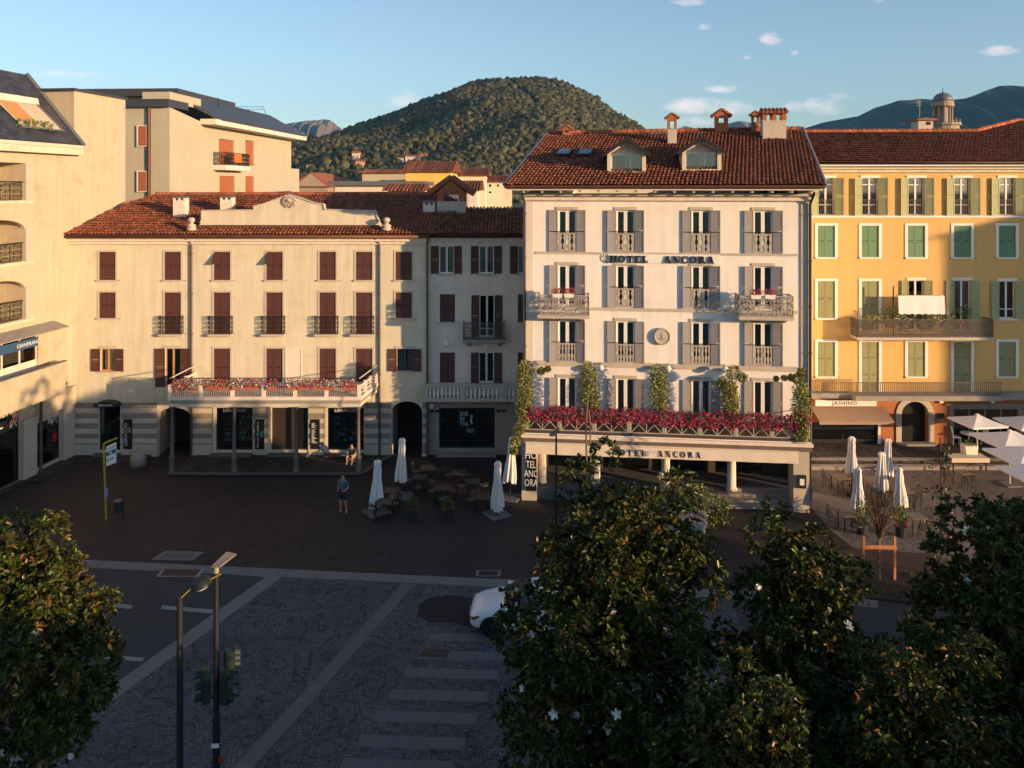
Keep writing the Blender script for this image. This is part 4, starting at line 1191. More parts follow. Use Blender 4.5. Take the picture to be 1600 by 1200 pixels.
# dormers
def dormer(pxl, pxr, pyb, pyt, pyroof):
    c = on_roof((pxl+pxr)/2, pyb); k = FP/c.y; w = (pxr-pxl)/k/2; h = (pyb-pyt)/k; hs = (pyb-pyroof)/k
    d = thing('tmp', None, None); bpy.data.objects.remove(d)
    L0 = HI @ c; T = Matrix.Translation(L0)
    m = MB(); dep = 3.0; t = .20
    m.box(-w, -w+t, 0, .2, 0, hs); m.box(w-t, w, 0, .2, 0, hs); m.box(-w+t, w-t, 0, .2, 0, .12)
    m.prism([(-w, hs-.001), (-w+t, hs-.001), (0, h-t*1.05), (w-t, hs-.001), (w, hs-.001), (0, h+.02)], 0, .2, 'y')
    m.box(-w, -w+.12, .2, dep, 0, hs); m.box(w-.12, w, .2, dep, 0, hs)
    do = m.build('dormer', MT['cream'], hot, L0)
    b = MB(); b.prism([(-w+t, .12), (w-t, .12), (w-t, hs), (0, h-t), (-w+t, hs)], .55, .6, 'y'); b.build('dormer_back', MT['white'], do)
    g = MB(); g.box(-w+t, w-t, .46, .52, .12, .18); g.box(-w+t, w-t, .46, .52, hs-.10, hs-.03); g.box(.18, .26, .46, .52, .18, hs-.1); g.box(-w+t, -w+t+.06, .46, .52, .18, hs-.1); g.box(w-t-.06, w-t, .46, .52, .18, hs-.1)
    g.build('window_frame', MT['white'], do); MB().box(-w+t+.06, w-t-.06, .48, .488, .18, hs-.1).build('pane', MT['glass'], do)
    put('curtain', curtain_mesh(w*.7, hs-.3, MT['curtain'], .53), do, (-w*.45, 0, .18)); put('curtain', curtain_mesh(w*.5, hs-.3, MT['curtain'], .53), do, (w*.45, 0, .18))
    for q in (-1, 1):
        r_ = MB(); o = .22; r_.prism([(0, h+.02), (q*(w+o), hs-o*(h-hs)/w), (q*(w+o), hs-o*(h-hs)/w+.09), (0, h+.12)], -.28, dep, 'y')
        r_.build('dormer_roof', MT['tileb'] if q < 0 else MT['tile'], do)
        f_ = MB(); f_.prism([(0, h-.04), (q*(w+o+.02), hs-o*(h-hs)/w-.10), (q*(w+o+.02), hs-o*(h-hs)/w+.10), (0, h+.14)], -.32, -.282, 'y'); f_.build('bargeboard', MT['iron'], do)
dormer(949, 1009, 271, 219, 239); dormer(1066.5, 1126.5, 268, 217, 236)
chimney(hot, HI, on_roof(1050, 224), .50, .45, 1.45, 'trim', 'hut'); chimney(hot, HI, on_roof(1127, 206), .72, .6, .95, 'brick', 'hut')
chimney(hot, HI, on_roof(1180, 205), .42, .4, .95, 'brick', 'hut'); chimney(hot, HI, on_roof(1208, 215), 1.30, .8, 1.6, 'trim', 'pillared'); chimney(hot, HI, on_roof(886, 212), .5, .4, .35, 'brick', 'hut')
downpipe(hot, hx(819)+.05, 15.0, z3, dog=-.1); downpipe(hot, hx(1264)+.02, 15.0, .1, y=-.16, mat='iron', dog=.1)
# roof-line sign
sp = MB(); a, b, c, d = hx(950), hx(1126), hz(412), hz(397.5)
sp.box(a, b, -.03, -.052+.0, c, d); sp.box(a, b, -.055, -.001, c, d); sgn = sp.build('sign_band', MT['trimw'], hot)
cc = MB(); cc.tube([(hx(x), -.07, hz(y)) for x, y in ((941,402),(944,398),(942,404),(944,408),(946,410),(947,408),(948,412))], .02, 4); cc.build('cable', MT['iron'], sgn)
x = hx(952); sz = (hz(399.5)-hz(410.5)); adv = []
word = 'HOTEL  ANCORA'; tot = sum(serif_letter(ch)[1] if ch != ' ' else .95 for ch in word); ks = (hx(1117.5)-x)/tot
for ch in word:
    if ch == ' ': x += .95*ks; continue
    m, ad = serif_letter(ch)
    m.xf(Matrix.Diagonal((ks*.93, .10, sz, 1))); m.build('letter', MT['blackm'], sgn, (x, -.085, hz(410.8))); x += ad*ks
# medallion
md = MB(); nseg = 24; md.lathe([(.44,0),(.44,.05),(.40,.09),(.36,.09),(.34,.06),(.22,.06)], nseg); md.tube([(0,-.16,.075),(0,.17,.075)], .02, 5); md.tube([(-.09,.1,.075),(.09,.1,.075)], .018, 5)
md.tube([(.13*math.cos(R(200+14*k)), -.04+.13*math.sin(R(200+14*k)), .075) for k in range(11)], .02, 5)
for k in range(18): t = 2*PI*k/18; md.lathe([(.025,.09),(.02,.105)], 5, (.38*math.cos(t), .38*math.sin(t), 0))
md.xf(Matrix.Translation((hx(1034.5), -.10, hz(525))) @ Matrix.Rotation(R(90), 4, 'X')).build('medallion', MT['trim'], hot)
# two ornate balconies
for px in (881, 1194):
    balcony(hot, hx(px, .5), HT.z(px, 488+(px-886)*.007), 2.55, 1.05, 1.0, 'trim', 'ironw', .34, True, .12, rr=.024)

# ---- portico, terrace and awning
TD = 2.05
HF = Fac(818, 39.5, 1266, 38.0)
FX = lambda px: hx(px, TD)
fz = lambda py, px: HT.z(px, py, TD)
tl, tr_ = FX(817), FX(1268)
zt1 = fz(676, 830); 
MT['rust_band'] = M('weathered_brown_band', (.15,.11,.085), .8, .25, 3)
tm = MB(); tm.box(tl, tr_, -TD, -.002, zt1-.40, zt1-.02); tsl = tm.build('terrace_slab', MT['trimw'], hot)
MB().box(tl-.06, tr_+.06, -TD-.12, -TD-.001, zt1-.22, zt1-.06).build('fascia', MT['cream2'], tsl); MB().box(tl-.02, tr_+.02, -TD-.06, -TD-.001, zt1-.46, zt1-.221).build('fascia', MT['rust_band'], tsl)
MB().box(tl, tr_, -TD+.05, -.01, zt1-.021, zt1+.12).build('gutter_edge', MT['darkwood'], tsl)
# piers and columns
zc = zt1-.40
pr = MB(); pr.box(FX(815), FX(838.5), -TD+.02, -TD+1.0, -.02, zc); pr.build('pier', MT['trim'], hot)
pr = MB(); pr.box(FX(1240), FX(1265), -TD+.02, -TD+1.1, -.02, zc); pr.build('pier', MT['trim'], hot)
cm = cached('hcol', lambda: MB().lathe([(.27,0),(.27,.12),(.22,.16),(.21,1.5),(.19,2.9),(.24,2.98),(.27,3.06),(.27,3.16)], 14).mesh('column', MT['cream2'], True))
zfl = .62
for px in (847, 931, 1040, 1143):
    o = put('column', cm, hot, (hx(px, TD-.9), -TD+.9, zfl)); o.scale = (1, 1, (zc-zfl)/3.16)
fl_ = MB(); fl_.box(FX(838.5)+.01, FX(1140), -TD+.25, 3.0, -.02, zfl); fl_.box(FX(1140)+.002, HW, -TD+1.4, 3.0, -.02, zfl); fl_.build('portico_floor', MT['granite'], hot)
for k in range(4): MB().box(FX(1139)+.01, FX(1240)-.01, -TD+.15+.33*k, -TD+.15+.33*k+.328, -.02+.0, .155*(k+1)-.005).build('step', MT['concrete'], hot)
# dark restaurant front behind the portico
bw_ = MB(); wall_holes(bw_, .3, HW-.2, zfl, zc, [(1.2+2.9*k, 3.6+2.9*k, zfl+.02, zc-.5) for k in range(4)], .2, 0, y=1.2); bw_.box(.3, HW-.2, 2.9, 3.0, 0, zc, 0)
bw_.build('ground_floor_wall', MT['darkwood'], hot)
for k in range(4):
    a = 1.2+2.9*k; f = MB()
    for q in (0, .78, 1.56, 2.34): f.box(a+q, a+q+.06, 1.25, 1.31, zfl+.02, zc-.5)
    f.box(a, a+2.4, 1.251, 1.309, zc-1.2, zc-1.13); fo = f.build('glazed_front', MT['black'], hot); MB().box(a, a+2.4, 1.275, 1.283, zfl+.03, zc-.51).build('pane', MT['glass'], fo)
# awning valance with lettering
av = MB(); n = 90; a, b = FX(822), FX(1246); za, zb2 = zt1-.50, zt1-.95
for i in range(n):
    x0, x1 = a+(b-a)*i/n, a+(b-a)*(i+1)/n
    o0, o1 = .04*math.sin(i*.9)+.03*math.sin(i*.31), .04*math.sin((i+1)*.9)+.03*math.sin((i+1)*.31)
    av.add([(x0,-TD-.10,za),(x1,-TD-.10,za),(x1,-TD-.30+o1*.2,zb2),(x0,-TD-.30+o0*.2,zb2)], [(3,2,1,0)])
av.add([(a,-TD-.10,za),(a,-TD-.30,zb2),(a,-TD+.1,za)], [(0,1,2)])
aw = av.build('awning', MT['awning'], hot)
MB().tube([(a-.05,-TD-.05,za+.03),(b+.05,-TD-.05,za+.03)], .05, 6).build('awning_roll', MT['awning'], aw)
x = FX(957); word = 'HOTEL  ANCORA'; ks = (FX(1098)-x)/sum((serif_letter(ch)[1]+.42) if ch != ' ' else 1.0 for ch in word)
for ch in word:
    if ch == ' ': x += 1.0*ks; continue
    m, ad = serif_letter(ch, .26, .07, .07); m.xf(Matrix.Diagonal((ks, .012, .28, 1))); lo = m.build('letter', MT['blackm'], aw, (x, -TD-.284, zb2+.08)); lo.rotation_euler = (R(-20), 0, 0); x += (ad+.42)*ks
# vertical panel on the left pier
ps = MB().box(FX(822), FX(838.2), -TD-.10, -TD+.019, fz(766, 830), fz(704, 830)).build('sign_panel', MT['black'], hot)
for i, t in enumerate(('HO', 'TEL', 'ANC', 'ORA')):
    put_text('lettering', t, .50, 'text', ps, ((FX(822)+FX(838))/2, -TD-.11, fz(711+14.2*i, 830)), depth=.006, xs=.62 if len(t) == 3 else .8)
mbx = MB().box(FX(1246), FX(1259), -TD-.10, -TD+.019, fz(762, 1250), fz(742, 1250)).build('menu_box', MT['iron'], hot)
MB().box(FX(1249), FX(1256), -TD-.106, -TD-.101, fz(757, 1250), fz(747, 1250)).build('menu_sheet', MT['text'], mbx)
# terrace railing: panels of crossed bars between posts
npan = 8; x0 = tl+.12; pwid = (tr_-tl-.24)/npan; rz = zt1+.12; ry = -TD+.10
def panel():
    r = MB(); w = pwid-.16; h = .86
    for z in (.0, h-.02): r.box(-w/2, w/2, -.02, .02, z, z+.045)
    for q in (-1, 0, 1): r.box(q*(w/2-.02)-.02, q*(w/2-.02)+.02, -.018, .018, .045, h-.02)
    for q in (-1, 1):
        xa, xb = (q*.02, q*(w/2-.04)); xa, xb = min(xa, xb), max(xa, xb)
        r.tube([(xa,0,.05),(xb,0,h-.03)], .022, 4); r.tube([(xb,0,.05),(xa,0,h-.03)], .022, 4)
        r.lathe([(.07,-.02),(.07,.02)], 8, (0,0,0)).xf(Matrix.Translation(((xa+xb)/2,0,h/2)) @ Matrix.Rotation(R(90),4,'X'), len(r.v)-16)
    return r.mesh('railing_panel', MT['ironw'])
pm_ = panel(); post = MB().box(-.035,.035,-.035,.035,0,.95).mesh('railing_post', MT['ironw'])
for i in range(npan):
    put('railing_panel', pm_, tsl, (x0+pwid*(i+.5), ry, rz))
for i in range(npan+1):
    for q in (-.045, .045): put('railing_post', post, tsl, (x0+pwid*i+q, ry, rz))
for q in (tl+.1, tr_-.1): MB().box(q-.02, q+.02, ry, -.05, rz+.84, rz+.88).build('side_rail', MT['ironw'], tsl)
# globe lamps on brackets
for px in (939, 1044, 1133, 1122):
    if px == 1122: continue
    z = HT.z(px, 575+(px-939)*.012, .6); l = MB().lathe([(.02,-.17),(.1,-.14),(.165,-.04),(.165,.04),(.1,.14),(.02,.17)], 12).build('globe_lamp', MT['lampglass'], hot, (hx(px, .6), -.6, z), smooth=True)
    MB().tube([(0,.60,.10),(0,.3,.16),(0,.02,.12)], .02, 5).build('lamp_arm', MT['iron'], l)
# ------------------------------------------------------------------ corner apartment building on the left
def lwx(Y): return -25.3 + .131*(Y-46)
def px_of(Y): return 800 + lwx(Y)/Y*FP
LW = Fac(px_of(33.0), 33.0, px_of(51.2), 51.2)
left = thing('corner_apartment_building', 'tall ochre apartment building with dark slate roof and loggias at the left edge', 'building', mat=LW.mat)
LWI = inv_of(LW)
sy = lambda Y: (V((lwx(Y), Y)) - LW.o).dot(LW.u)
lx = lambda px, off=0.0: LW.sx(px, off); lz = lambda px, py, off=0.0: LW.z(px, py, off)
s_ver, s_end = sy(46.2), sy(51.0); zE = 17.75
# loggia openings seen at the picture's edge
s_l = lx(39); s0 = .3
log = []
for (yt, yb, arch) in ((254, 313, False), (343, 409, True), (437, 500, True)):
    zt_, zb_ = lz(20, yt), lz(30, yb); log.append((zt_, zb_, arch))
holes = [(s_l-3.6, s_l, b, t) for (t, b, a) in log] + [(s_l-7.8, s_l-4.3, b, t) for (t, b, a) in log if s_l-7.8 > 0]
zwin = (lz(20, 588), lz(20, 527)); holes.append((0.6, lx(60), zwin[0], zwin[1]))
zsh = lz(60, 622); shops = [(lx(-70), lx(30), .12, lz(20, 641)), (lx(58), lx(93), .30, lz(75, 641))]
holes += shops
mb = MB()
wall_holes(mb, 0, s_ver, -.02, zE, [h for h in holes], .5, 0)
wall_holes(mb, s_ver, s_end, -.02, 21.05, [], .5, 0)
mb.add([(s_ver,0,zE),(s_ver,3.6,zE),(s_ver,3.6,21.05),(s_ver,0,21.05)], [(0,1,2,3)], 0)
mb.add([(s_end,0,0),(s_end,0,21.05),(s_end,6,21.05),(s_end,6,0)], [(0,1,2,3)], 0)
mb.add([(s_ver,0,21.05),(s_end,0,21.05),(s_end,5,21.05),(s_ver,5,21.05)], [(0,1,2,3)], 0)
mb.add([(0,0,0),(0,9,0),(0,9,zE),(0,0,zE)], [(3,2,1,0)], 0)
mb.build('wall', MT['leftw'], left)
for (t, b, arch) in log:
    lg = MB()
    for a, e in ((s_l-3.6, s_l), (s_l-7.8, s_l-4.3)):
        lg.add([(a,1.5,b),(e,1.5,b),(e,1.5,t),(a,1.5,t)], [(0,1,2,3)]); lg.add([(a,.5,b),(a,1.5,b),(a,1.5,t),(a,.5,t)], [(0,1,2,3)]); lg.add([(e,.5,b),(e,.5,t),(e,1.5,t),(e,1.5,b)], [(0,1,2,3)])
        lg.add([(a,.5,t-.002),(e,.5,t-.002),(e,1.5,t-.002),(a,1.5,t-.002)], [(0,1,2,3)]); lg.add([(a,.5,b+.002),(a,1.5,b+.002),(e,1.5,b+.002),(e,.5,b+.002)], [(0,1,2,3)])
        if arch: arch_fill(lg, a, e, t-.55, t, .003, .25, 10)
    lo = lg.build('loggia', MT['leftw'], left)
    for a, e in ((s_l-3.6, s_l), (s_l-7.8, s_l-4.3)):
        MB().box(a+.9, e-.95, 1.40, 1.46, b+.05, t-.3).build('door', MT['wood'], lo)
        r = MB(); scroll_panel(r, a+.05, e-.05, b+.05, b+.95, .14, .30, .014); r.box(a, e, .10, .18, b+.95, b+1.0); r.build('railing', MT['iron'], lo)
        MB().box(e+.002, e+.52, -.06, -.001, b-.1, t-.02 if not arch else t-.5).build('pilaster', MT['trim'], lo)
    MB().box(0, s_l+.6, -.07, -.001, b-.16, b-.04).build('string_course', MT['cream'], lo)
# first floor glazing, blue sign and canopy
gl = MB(); a, b = .6, lx(60)
for k in range(9): x = a+(b-a)*k/8; gl.box(x-.05, x+.05, .12, .2, zwin[0], zwin[1])
gl.box(a, b, .121, .199, zwin[0], zwin[0]+.5); go = gl.build('glazing', MT['cream2'], left); MB().box(a, b, .15, .158, zwin[0]+.5, zwin[1]).build('pane', MT['glass'], go)
MB().box(a, b, 1.3, 1.35, zwin[0], zwin[1]).build('blind', MT['curtain'], go)
sg = MB().box(lx(-60), lx(57), -.10, -.001, lz(30, 547), lz(30, 533)).build('sign_board', MT['blue'], left)
put_text('lettering', 'GIANFRANCO', .30, 'text', sg, ((lx(18)+lx(53))/2+.4, -.105, lz(36, 539)), depth=.004)
cn = MB(); a, b = .2, lx(99, .6); zc_ = lz(60, 520); cn.prism([(-.002, zc_+.40), (-.95, zc_+.12), (-.95, zc_+.18), (-.002, zc_+.48)], a, b, 'x'); cn.build('canopy', MT['concrete'], left)
# projecting parapet of the first floor terrace
tp = MB(); a, b = .2, lx(100, .9); zp1, zp0 = lz(60, 577, .9), lz(60, 628, .9)
tp.box(a, b, -1.0, -.88, zp0, zp1); tp.box(b-.12, b, -.88, -.002, zp0, zp1); tp.box(a, b-.12, -.88, -.002, zp0, zp0+.25); tpo = tp.build('terrace_parapet', MT['leftw'], left)
MB().box(a, b+.05, -1.06, -.84, zp1+.001, zp1+.06).build('coping', MT['lead'], tpo)
bb = MB().box(lx(52), s_ver-.25, -.32, -.002, lz(100, 634), lz(100, 606)); bb.build('lintel_beam', MT['leftw'], left)
# ground floor piers, shop fronts
for (a, b) in ((lx(31), lx(52)), (lx(94), lx(111.5))):
    MB().box(a, b, -.24, -.001, .0, lz(75, 640)).build('pier', MT['stoneband'], left)
MB().box(lx(56), lx(93.5), -.03, -.001, lz(75, 655), lz(75, 622)).build('shop_fascia', MT['trim'], left)
put_text('lettering', 'GOODMAX', .46, 'text', left, ((lx(56)+lx(92))/2, -.05, lz(75, 633)), depth=.02)
for i, (a, b, c, d) in enumerate(shops):
    f = shopbox(left, a, b, c, d, mat='black'); 
    MB().box(a, b, .9, .95, c, d).build('shop_interior', MT['dark'], f)
    MB().box(a+.05, b-.05, .06, .075, d-1.0, d-.42).build('poster_band', MT['black'], f)
    rq = random.Random(i)
    for k in range(2): MB().box(a+(b-a)*.52, a+(b-a)*(.66+.08*k), .052, .059, d-.62-.14*k, d-.55-.14*k).build('print_line', MT['text'], f)
    sw = MB().tube([(b-.35+.22*math.cos(t*.5), .055, d-.7+.2*math.sin(t*.9)) for t in range(14)], .016, 4); sw.build('print_swirl', MT['text'], f)
MB().box(lx(10), lx(30), .03, .05, lz(15, 656), lz(15, 641)).build('sign_board', MT['black'], left)
ir = MB().box(lx(20), lx(30), .018, .029, lz(25, 655), lz(25, 641)).build('sign_board', MT['red'], left)
put_text('lettering', 'illy', .42, 'text', ir, ((lx(20)+lx(30))/2, .01, lz(25, 648)), depth=.004)
put_text('lettering', 'GOODMAX', .42, 'text', left, (lx(6), .02, lz(8, 648)), depth=.004)
MB().box(lx(83), lx(90), .05, .056, lz(86, 690), lz(86, 677)).build('poster', MT['red'], left)
dp = MB(); x = lx(54.5); dp.tube([(x+1.2,-.95,lz(64,612,.9)),(x+.2,-.6,lz(58,618)),(x,-.36,lz(54,626)),(x,-.36,.15)], .08, 8); dp.build('downpipe', MT['pipe'], left)
# slate roof with eave, coping, roof terrace and penthouse
ev = MB(); ev.prism([(-.55,zE-.05),(.0,zE-.25),(.0,zE+.12),(-.62,zE+.12)], 0, s_ver-.02, 'x'); ev.build('eave', MT['cream2'], left)
MB().box(0, s_ver+.1, -.50, -.001, zE-.42, zE-.06).build('cornice', MT['cream'], left)
O_ = LW.mat @ V((0, -.6, zE+.13)); Ul = V((LW.u.x, LW.u.y, 0)); Wl = (LW.mat.to_3x3() @ V((0, 3.6, 4.15))).normalized()
L_ = math.hypot(3.6, 4.15)
rfl, _ = roof_plane(left, LWI, O_, Ul, Wl, [(0,0),(s_ver-.02,0),(s_ver-.02,L_),(0,L_)], tiles=False, rmat='slate', thick=.12)
Nl = Ul.cross(Wl).normalized()
sl = MB(); rr_ = random.Random(8)
for j in range(22):                                  # slate courses
    w0 = .06+j*.245
    u = -.0 + (.2 if j % 2 else 0)
    while u < s_ver-.45:
        q = [LWI @ (O_ + Ul*(u+a) + Wl*(w0+b) + Nl*(n_+rr_.uniform(0,.006))) for a, b, n_ in ((.01,0,.03),(.39,0,.03),(.39,.26,.008),(.01,.26,.008))]
        sl.add(q, [(0,1,2,3)]); u += .4
sl.build('slates', M('slate_pieces', (.055,.057,.072), .4, .1, 3, island=.35, spec=.5), rfl)['kind'] = 'stuff'
MB().box(s_ver-.15, s_end+.1, -.12, 4.6, 21.05, 21.20).build('coping', MT['slate'], left)
vg = MB(); vg.tube([LWI @ (O_+Ul*(s_ver-.05)+Wl*.0+Nl*.05), LWI @ (O_+Ul*(s_ver-.05)+Wl*L_+Nl*.05)], .13, 5); vg.build('verge', MT['lead'], left)
ph = MB(); a = LWI @ at(-40, 108, 47.5); b = LWI @ at(29, 108, 47.5)
zc2 = at(20, 92, 45).z; ph.box(sy(38), sy(44.2), 4.2, 8, 20, zc2+.0); pho = ph.build('penthouse', MT['leftw'], left); MB().box(sy(38)-.3, sy(44.2)+.5, 3.8, 8.3, zc2, zc2+.35).build('flat_roof', MT['slate'], pho)
# recessed roof terrace
ct = lambda u, w, n: LWI @ (O_+Ul*u+Wl*w+Nl*n)
ua, ub = lx(8, -1.0), lx(62, -1.0); wa, wb = 1.0, 2.9
rt = MB(); 
rt.add([ct(ua,wa,.09),ct(ub+.5,wa,.09),ct(ub,wb,.09),ct(ua-.5,wb,.09)], [(0,1,2,3)]); rto = rt.build('roof_terrace', MT['leftw'], left)
MB().add([ct(ua-.2,wb-.05,.12),ct(ub+.2,wb-.05,.12),ct(ub+.2,wb+.28,.30),ct(ua-.2,wb+.28,.30)], [(0,1,2,3)]).build('terrace_lintel', MT['cream2'], rto)
MB().add([ct(ua,wa+.5,.1),ct(ua+1.3,wa+.5,.1),ct(ua+1.0,wb-.1,.1),ct(ua-.3,wb-.1,.1)], [(0,1,2,3)]).build('door', MT['wood'], rto)
for (u0, w0, u1, w1) in ((ua-.1, wa-.06, ub+.55, wa-.06), (ub+.52, wa-.06, ub+.02, wb)): MB().tube([ct(u0,w0,.12), ct(u1,w1,.12)], .06, 4).build('terrace_edge', MT['lead'], rto)
pc = ct(ub-.1, wa+.12, .18)
blob_leaves('terrace_plants', [(pc.x-.2*k*3, pc.y, pc.z, .35, .2, .22) for k in range(1, 5)], 90, .16, .06, ['shrub','jasmine'], [2,1], rto, 5)

# ------------------------------------------------------------------ apartment block behind the bookshop
RB = Fac(265, 56.0, 455, 81.0)
rear = thing('rear_apartment_block', 'cream apartment block with slate roof and rust brown shutters behind the bookshop roof', 'building', mat=RB.mat)
RI = inv_of(RB); rx = lambda px, off=0.0: RB.sx(px, off); rzv = lambda px, py, off=0.0: RB.z(px, py, off)
ze = rzv(340, 199); zlow = 8.0; sE = RB.len
def rwin(px0, px1, py0, py1): return (rx(px0), rx(px1), rzv((px0+px1)/2, py1), rzv((px0+px1)/2, py0))
RWN = [('french_window', rwin(342, 366, 218, 257)), ('window', rwin(383.5, 397, 219.5, 259)), ('french_window', rwin(343, 367, 275, 302)), ('window', rwin(383.5, 397, 275.5, 302))]
x335 = rx(335)
mb = MB(); wall_holes(mb, 0, sE, zlow, ze, [w for _, w in RWN], .25, 0)
zf = rzv(268, 168)
mb.add([(0,0,zlow),(0,7.0,zlow),(0,7.0,zf),(0,0,zf)], [(3,2,1,0)], 0)
mb.add([(0,0,ze),(0,0,zf),(x335*.9,0,ze)], [(0,1,2)], 0)
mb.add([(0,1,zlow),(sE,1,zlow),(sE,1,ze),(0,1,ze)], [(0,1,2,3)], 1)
mb.build('wall', [MT['rearw'], MT['dark']], rear)
for nm, (a, b, c, d) in RWN:
    w_ = put(nm, frame_mesh(b-a, d-c, MT['rust'], 1), rear, ((a+b)/2, 0, c))
    MB().box(-(b-a)/2+.05, (b-a)/2-.05, .10, .13, .03, d-c-.05).build('roller_shutter', MT['rust'], w_)
# narrow windows on the front-facing return
fr0 = at(225, 210, 56.0)
for (py0, py1) in ((196, 229), (267, 300)):
    p = RI @ at(222.5, py1, 55.98); q = RI @ at(222.5, py0, 55.98); yy = p.y
    w_ = MB().box(-.14, -.001, yy-.42, yy+.42, p.z, q.z).build('window', MT['trimw'], rear)
    MB().box(-.16, -.142, yy-.28, yy+.28, p.z+.06, q.z-.05).build('roller_shutter', MT['rust'], w_)
p = RI @ at(232, 300, 55.9); MB().tube([(-.12, p.y, zlow), (-.12, p.y, zf)], .12, 6).build('downpipe', MT['copper'], rear)
# roof: slate pitch rising away from the eave, deep soffit
MB().box(x335-2.5, sE+1.2, -1.2, -.001, ze, ze+.42).build('eave', MT['cream2'], rear)
O2 = RB.mat @ V((x335-1.5, -1.25, ze+.45)); U2 = V((RB.u.x, RB.u.y, 0)); W2 = (RB.mat.to_3x3() @ V((0, 3.0, 1.95))).normalized()
ll = sE-x335+2.4
roof_plane(rear, RI, O2, U2, W2, [(0,0),(ll,0),(ll-2.0,3.6),(-2.6,3.6),(-.9,.9)], tiles=False, rmat='slate', thick=.15)
MB().box(-.35, 2.6, -.1, 6.8, zf, zf+.55).build('flat_roof', MT['slate'], rear); MB().box(.6, 5.5, .3, 2.3, zf+.4, zf+1.15).build('parapet', MT['rearw'], rear)
pe = MB(); zq = at(270, 150, 64).z; pe.box(6.5, 15, 3.0, 12, zf, zq-.2); peo = pe.build('penthouse', MT['rearw'], rear); MB().box(5.6, 16.5, 2.2, 13, zq-.2, zq+.35).build('flat_roof', MT['slate'], peo)
bl = balcony(rear, rx(353), rzv(353, 259), rx(373)-rx(335), 1.0, 1.0, 'cream2', 'iron', .3, False, .35, rr=.02)
MB().box(-.8, .6, -1.08, -1.0, .25, .95).build('table_cloth', M('orange_cloth', (.6,.16,.04), .8, .2, 4), bl)
MB().box(sE-.002, sE+6, 1.2, 6, zlow, rzv(455, 262)).build('annexe', MT['rearw'], rear)
an = MB().tube([RI @ at(341, 168, 66), RI @ at(341, 152, 66)], .03, 4); an.build('aerial', MT['iron'], rear)
rl = MB(); rl.tube([RI @ at(x, y, 72) for x, y in ((357,168),(364,167),(411,167),(416,181))], .025, 4); rl.tube([RI @ at(x, y, 72) for x, y in ((357,171),(412,171))], .02, 4); rl.tube([RI @ at(388, 176, 72), RI @ at(388, 170, 72)], .02, 4); rl.build('roof_rail', MT['iron'], rear)

# ------------------------------------------------------------------ yellow building on the right
YB = Fac(1215, 47.0, 1720, 47.0)
yel = thing('yellow_building', 'yellow five storey building with pale green shutters right of the hotel', 'building', mat=YB.mat)
YI = inv_of(YB); yx = lambda px: YB.sx(px); yz = lambda py: YB.z(1450, py)
holes = []; wins = []
cols = [1291, 1359.5, 1431.5, 1503.5, 1573.5, 1643.5]
def yw(px, y0, y1, w, **k):
    z0, z1 = yz(y1), yz(y0); wins.append((yx(px), z0, w, z1-z0, k)); holes.append((yx(px)-w/2, yx(px)+w/2, z0, z1))
vrail = cached('vrail', lambda: (lambda r: [r.tube([(-.45+.1*i, -.03, .02), (-.45+.1*i, -.03, .92)], .012, 4) for i in range(10)] and [r.box(-.48, .48, -.05, -.01, z, z+.03) for z in (.02, .9)] and r)(MB()).mesh('railing', MT['ironl']))
for px in cols:
    yw(px, 278, 336.5, .96, frame='white', shutter='green', state='open', swing=13, shw=.52, lintel='trimw', transoms=(.28,.82), railing=vrail, name='french_window', panels=2)
    yw(px, 352.5, 402, 1.02, frame='white', shutter='green2', state='closed', surround=('trimw', .16, .05), sill='trimw', hooks=True)
yw(cols[0], 439, 497, 1.02, frame='white', shutter='sage', state='closed', surround=('trimw', .16, .05), sill='trimw', hooks=True)
yw(cols[1], 439, 516, 1.02, frame='white', shutter='sage', state='closed', surround=('trimw', .16, .05), name='french_window')
yw(cols[2], 438, 516, .92, frame='white', shutter='sage', state='open', lintel='trimw', swing=8, shw=.46, name='french_window')
yw(cols[3], 438, 516, .96, frame='white', shutter='green', state='open', lintel='trimw', swing=10, shw=.50, name='french_window')
for c in cols[4:]: yw(c, 439, 498, .96, frame='white', shutter='green', state='open', lintel='trimw', sill='trimw', swing=8, shw=.50, transoms=(.25,))
for i, c in enumerate(cols):
    if i in (1, 3): yw(c, 534, 612, 1.02, frame='white', shutter='sage', state='closed', surround=('trimw', .16, .05), name='french_window', panels=3)
    else: yw(c, 534, 588, 1.02, frame='white', shutter='sage', state='closed', surround=('trimw', .16, .05), sill='trimw', hooks=True)
zg = yz(621); zt = yz(268); xr = YB.len; zr = .40
shopL, door, shopR = (yx(1262), yx(1372), zr, yz(660)), (yx(1408), yx(1450), zr, yz(627)), (yx(1490), yx(1590), zr+.05, yz(639))
gh = [shopL, door, shopR]
mb = MB(); wall_holes(mb, 0, xr, zg, zt, holes, .28, 0); wall_holes(mb, 0, xr, 0, zg, gh, .35, 1)
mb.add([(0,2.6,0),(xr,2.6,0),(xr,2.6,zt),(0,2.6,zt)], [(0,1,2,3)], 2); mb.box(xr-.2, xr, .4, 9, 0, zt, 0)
for z in (zg, yz(525), yz(425), yz(338)): mb.box(.1, xr-.3, .36, 2.58, z-.05, z+.05, 2)
mb.build('wall', [MT['yellow'], MT['orange'], MT['dark']], yel)
for (s, z, w, h, k) in wins: window(yel, s, z, w, h, **k)
MB().box(0, xr, -.07, -.001, yz(340), yz(336.8)).build('string_course', MT['trimw'], yel)
eave_set(yel, 0, xr, -.75, yz(255.5), 'iron', ((-.06, .12, .62), (-.34, -.06, .34), (-.52, -.34, .16)), 'cream')
MB().box(0, xr, -.64, -.45, yz(260), yz(255)).build('eave_board', MT['trimw'], yel)
O = at(1215, 252, 46.2); U = V((1,0,0)); W = V((0,1,.36)).normalized()
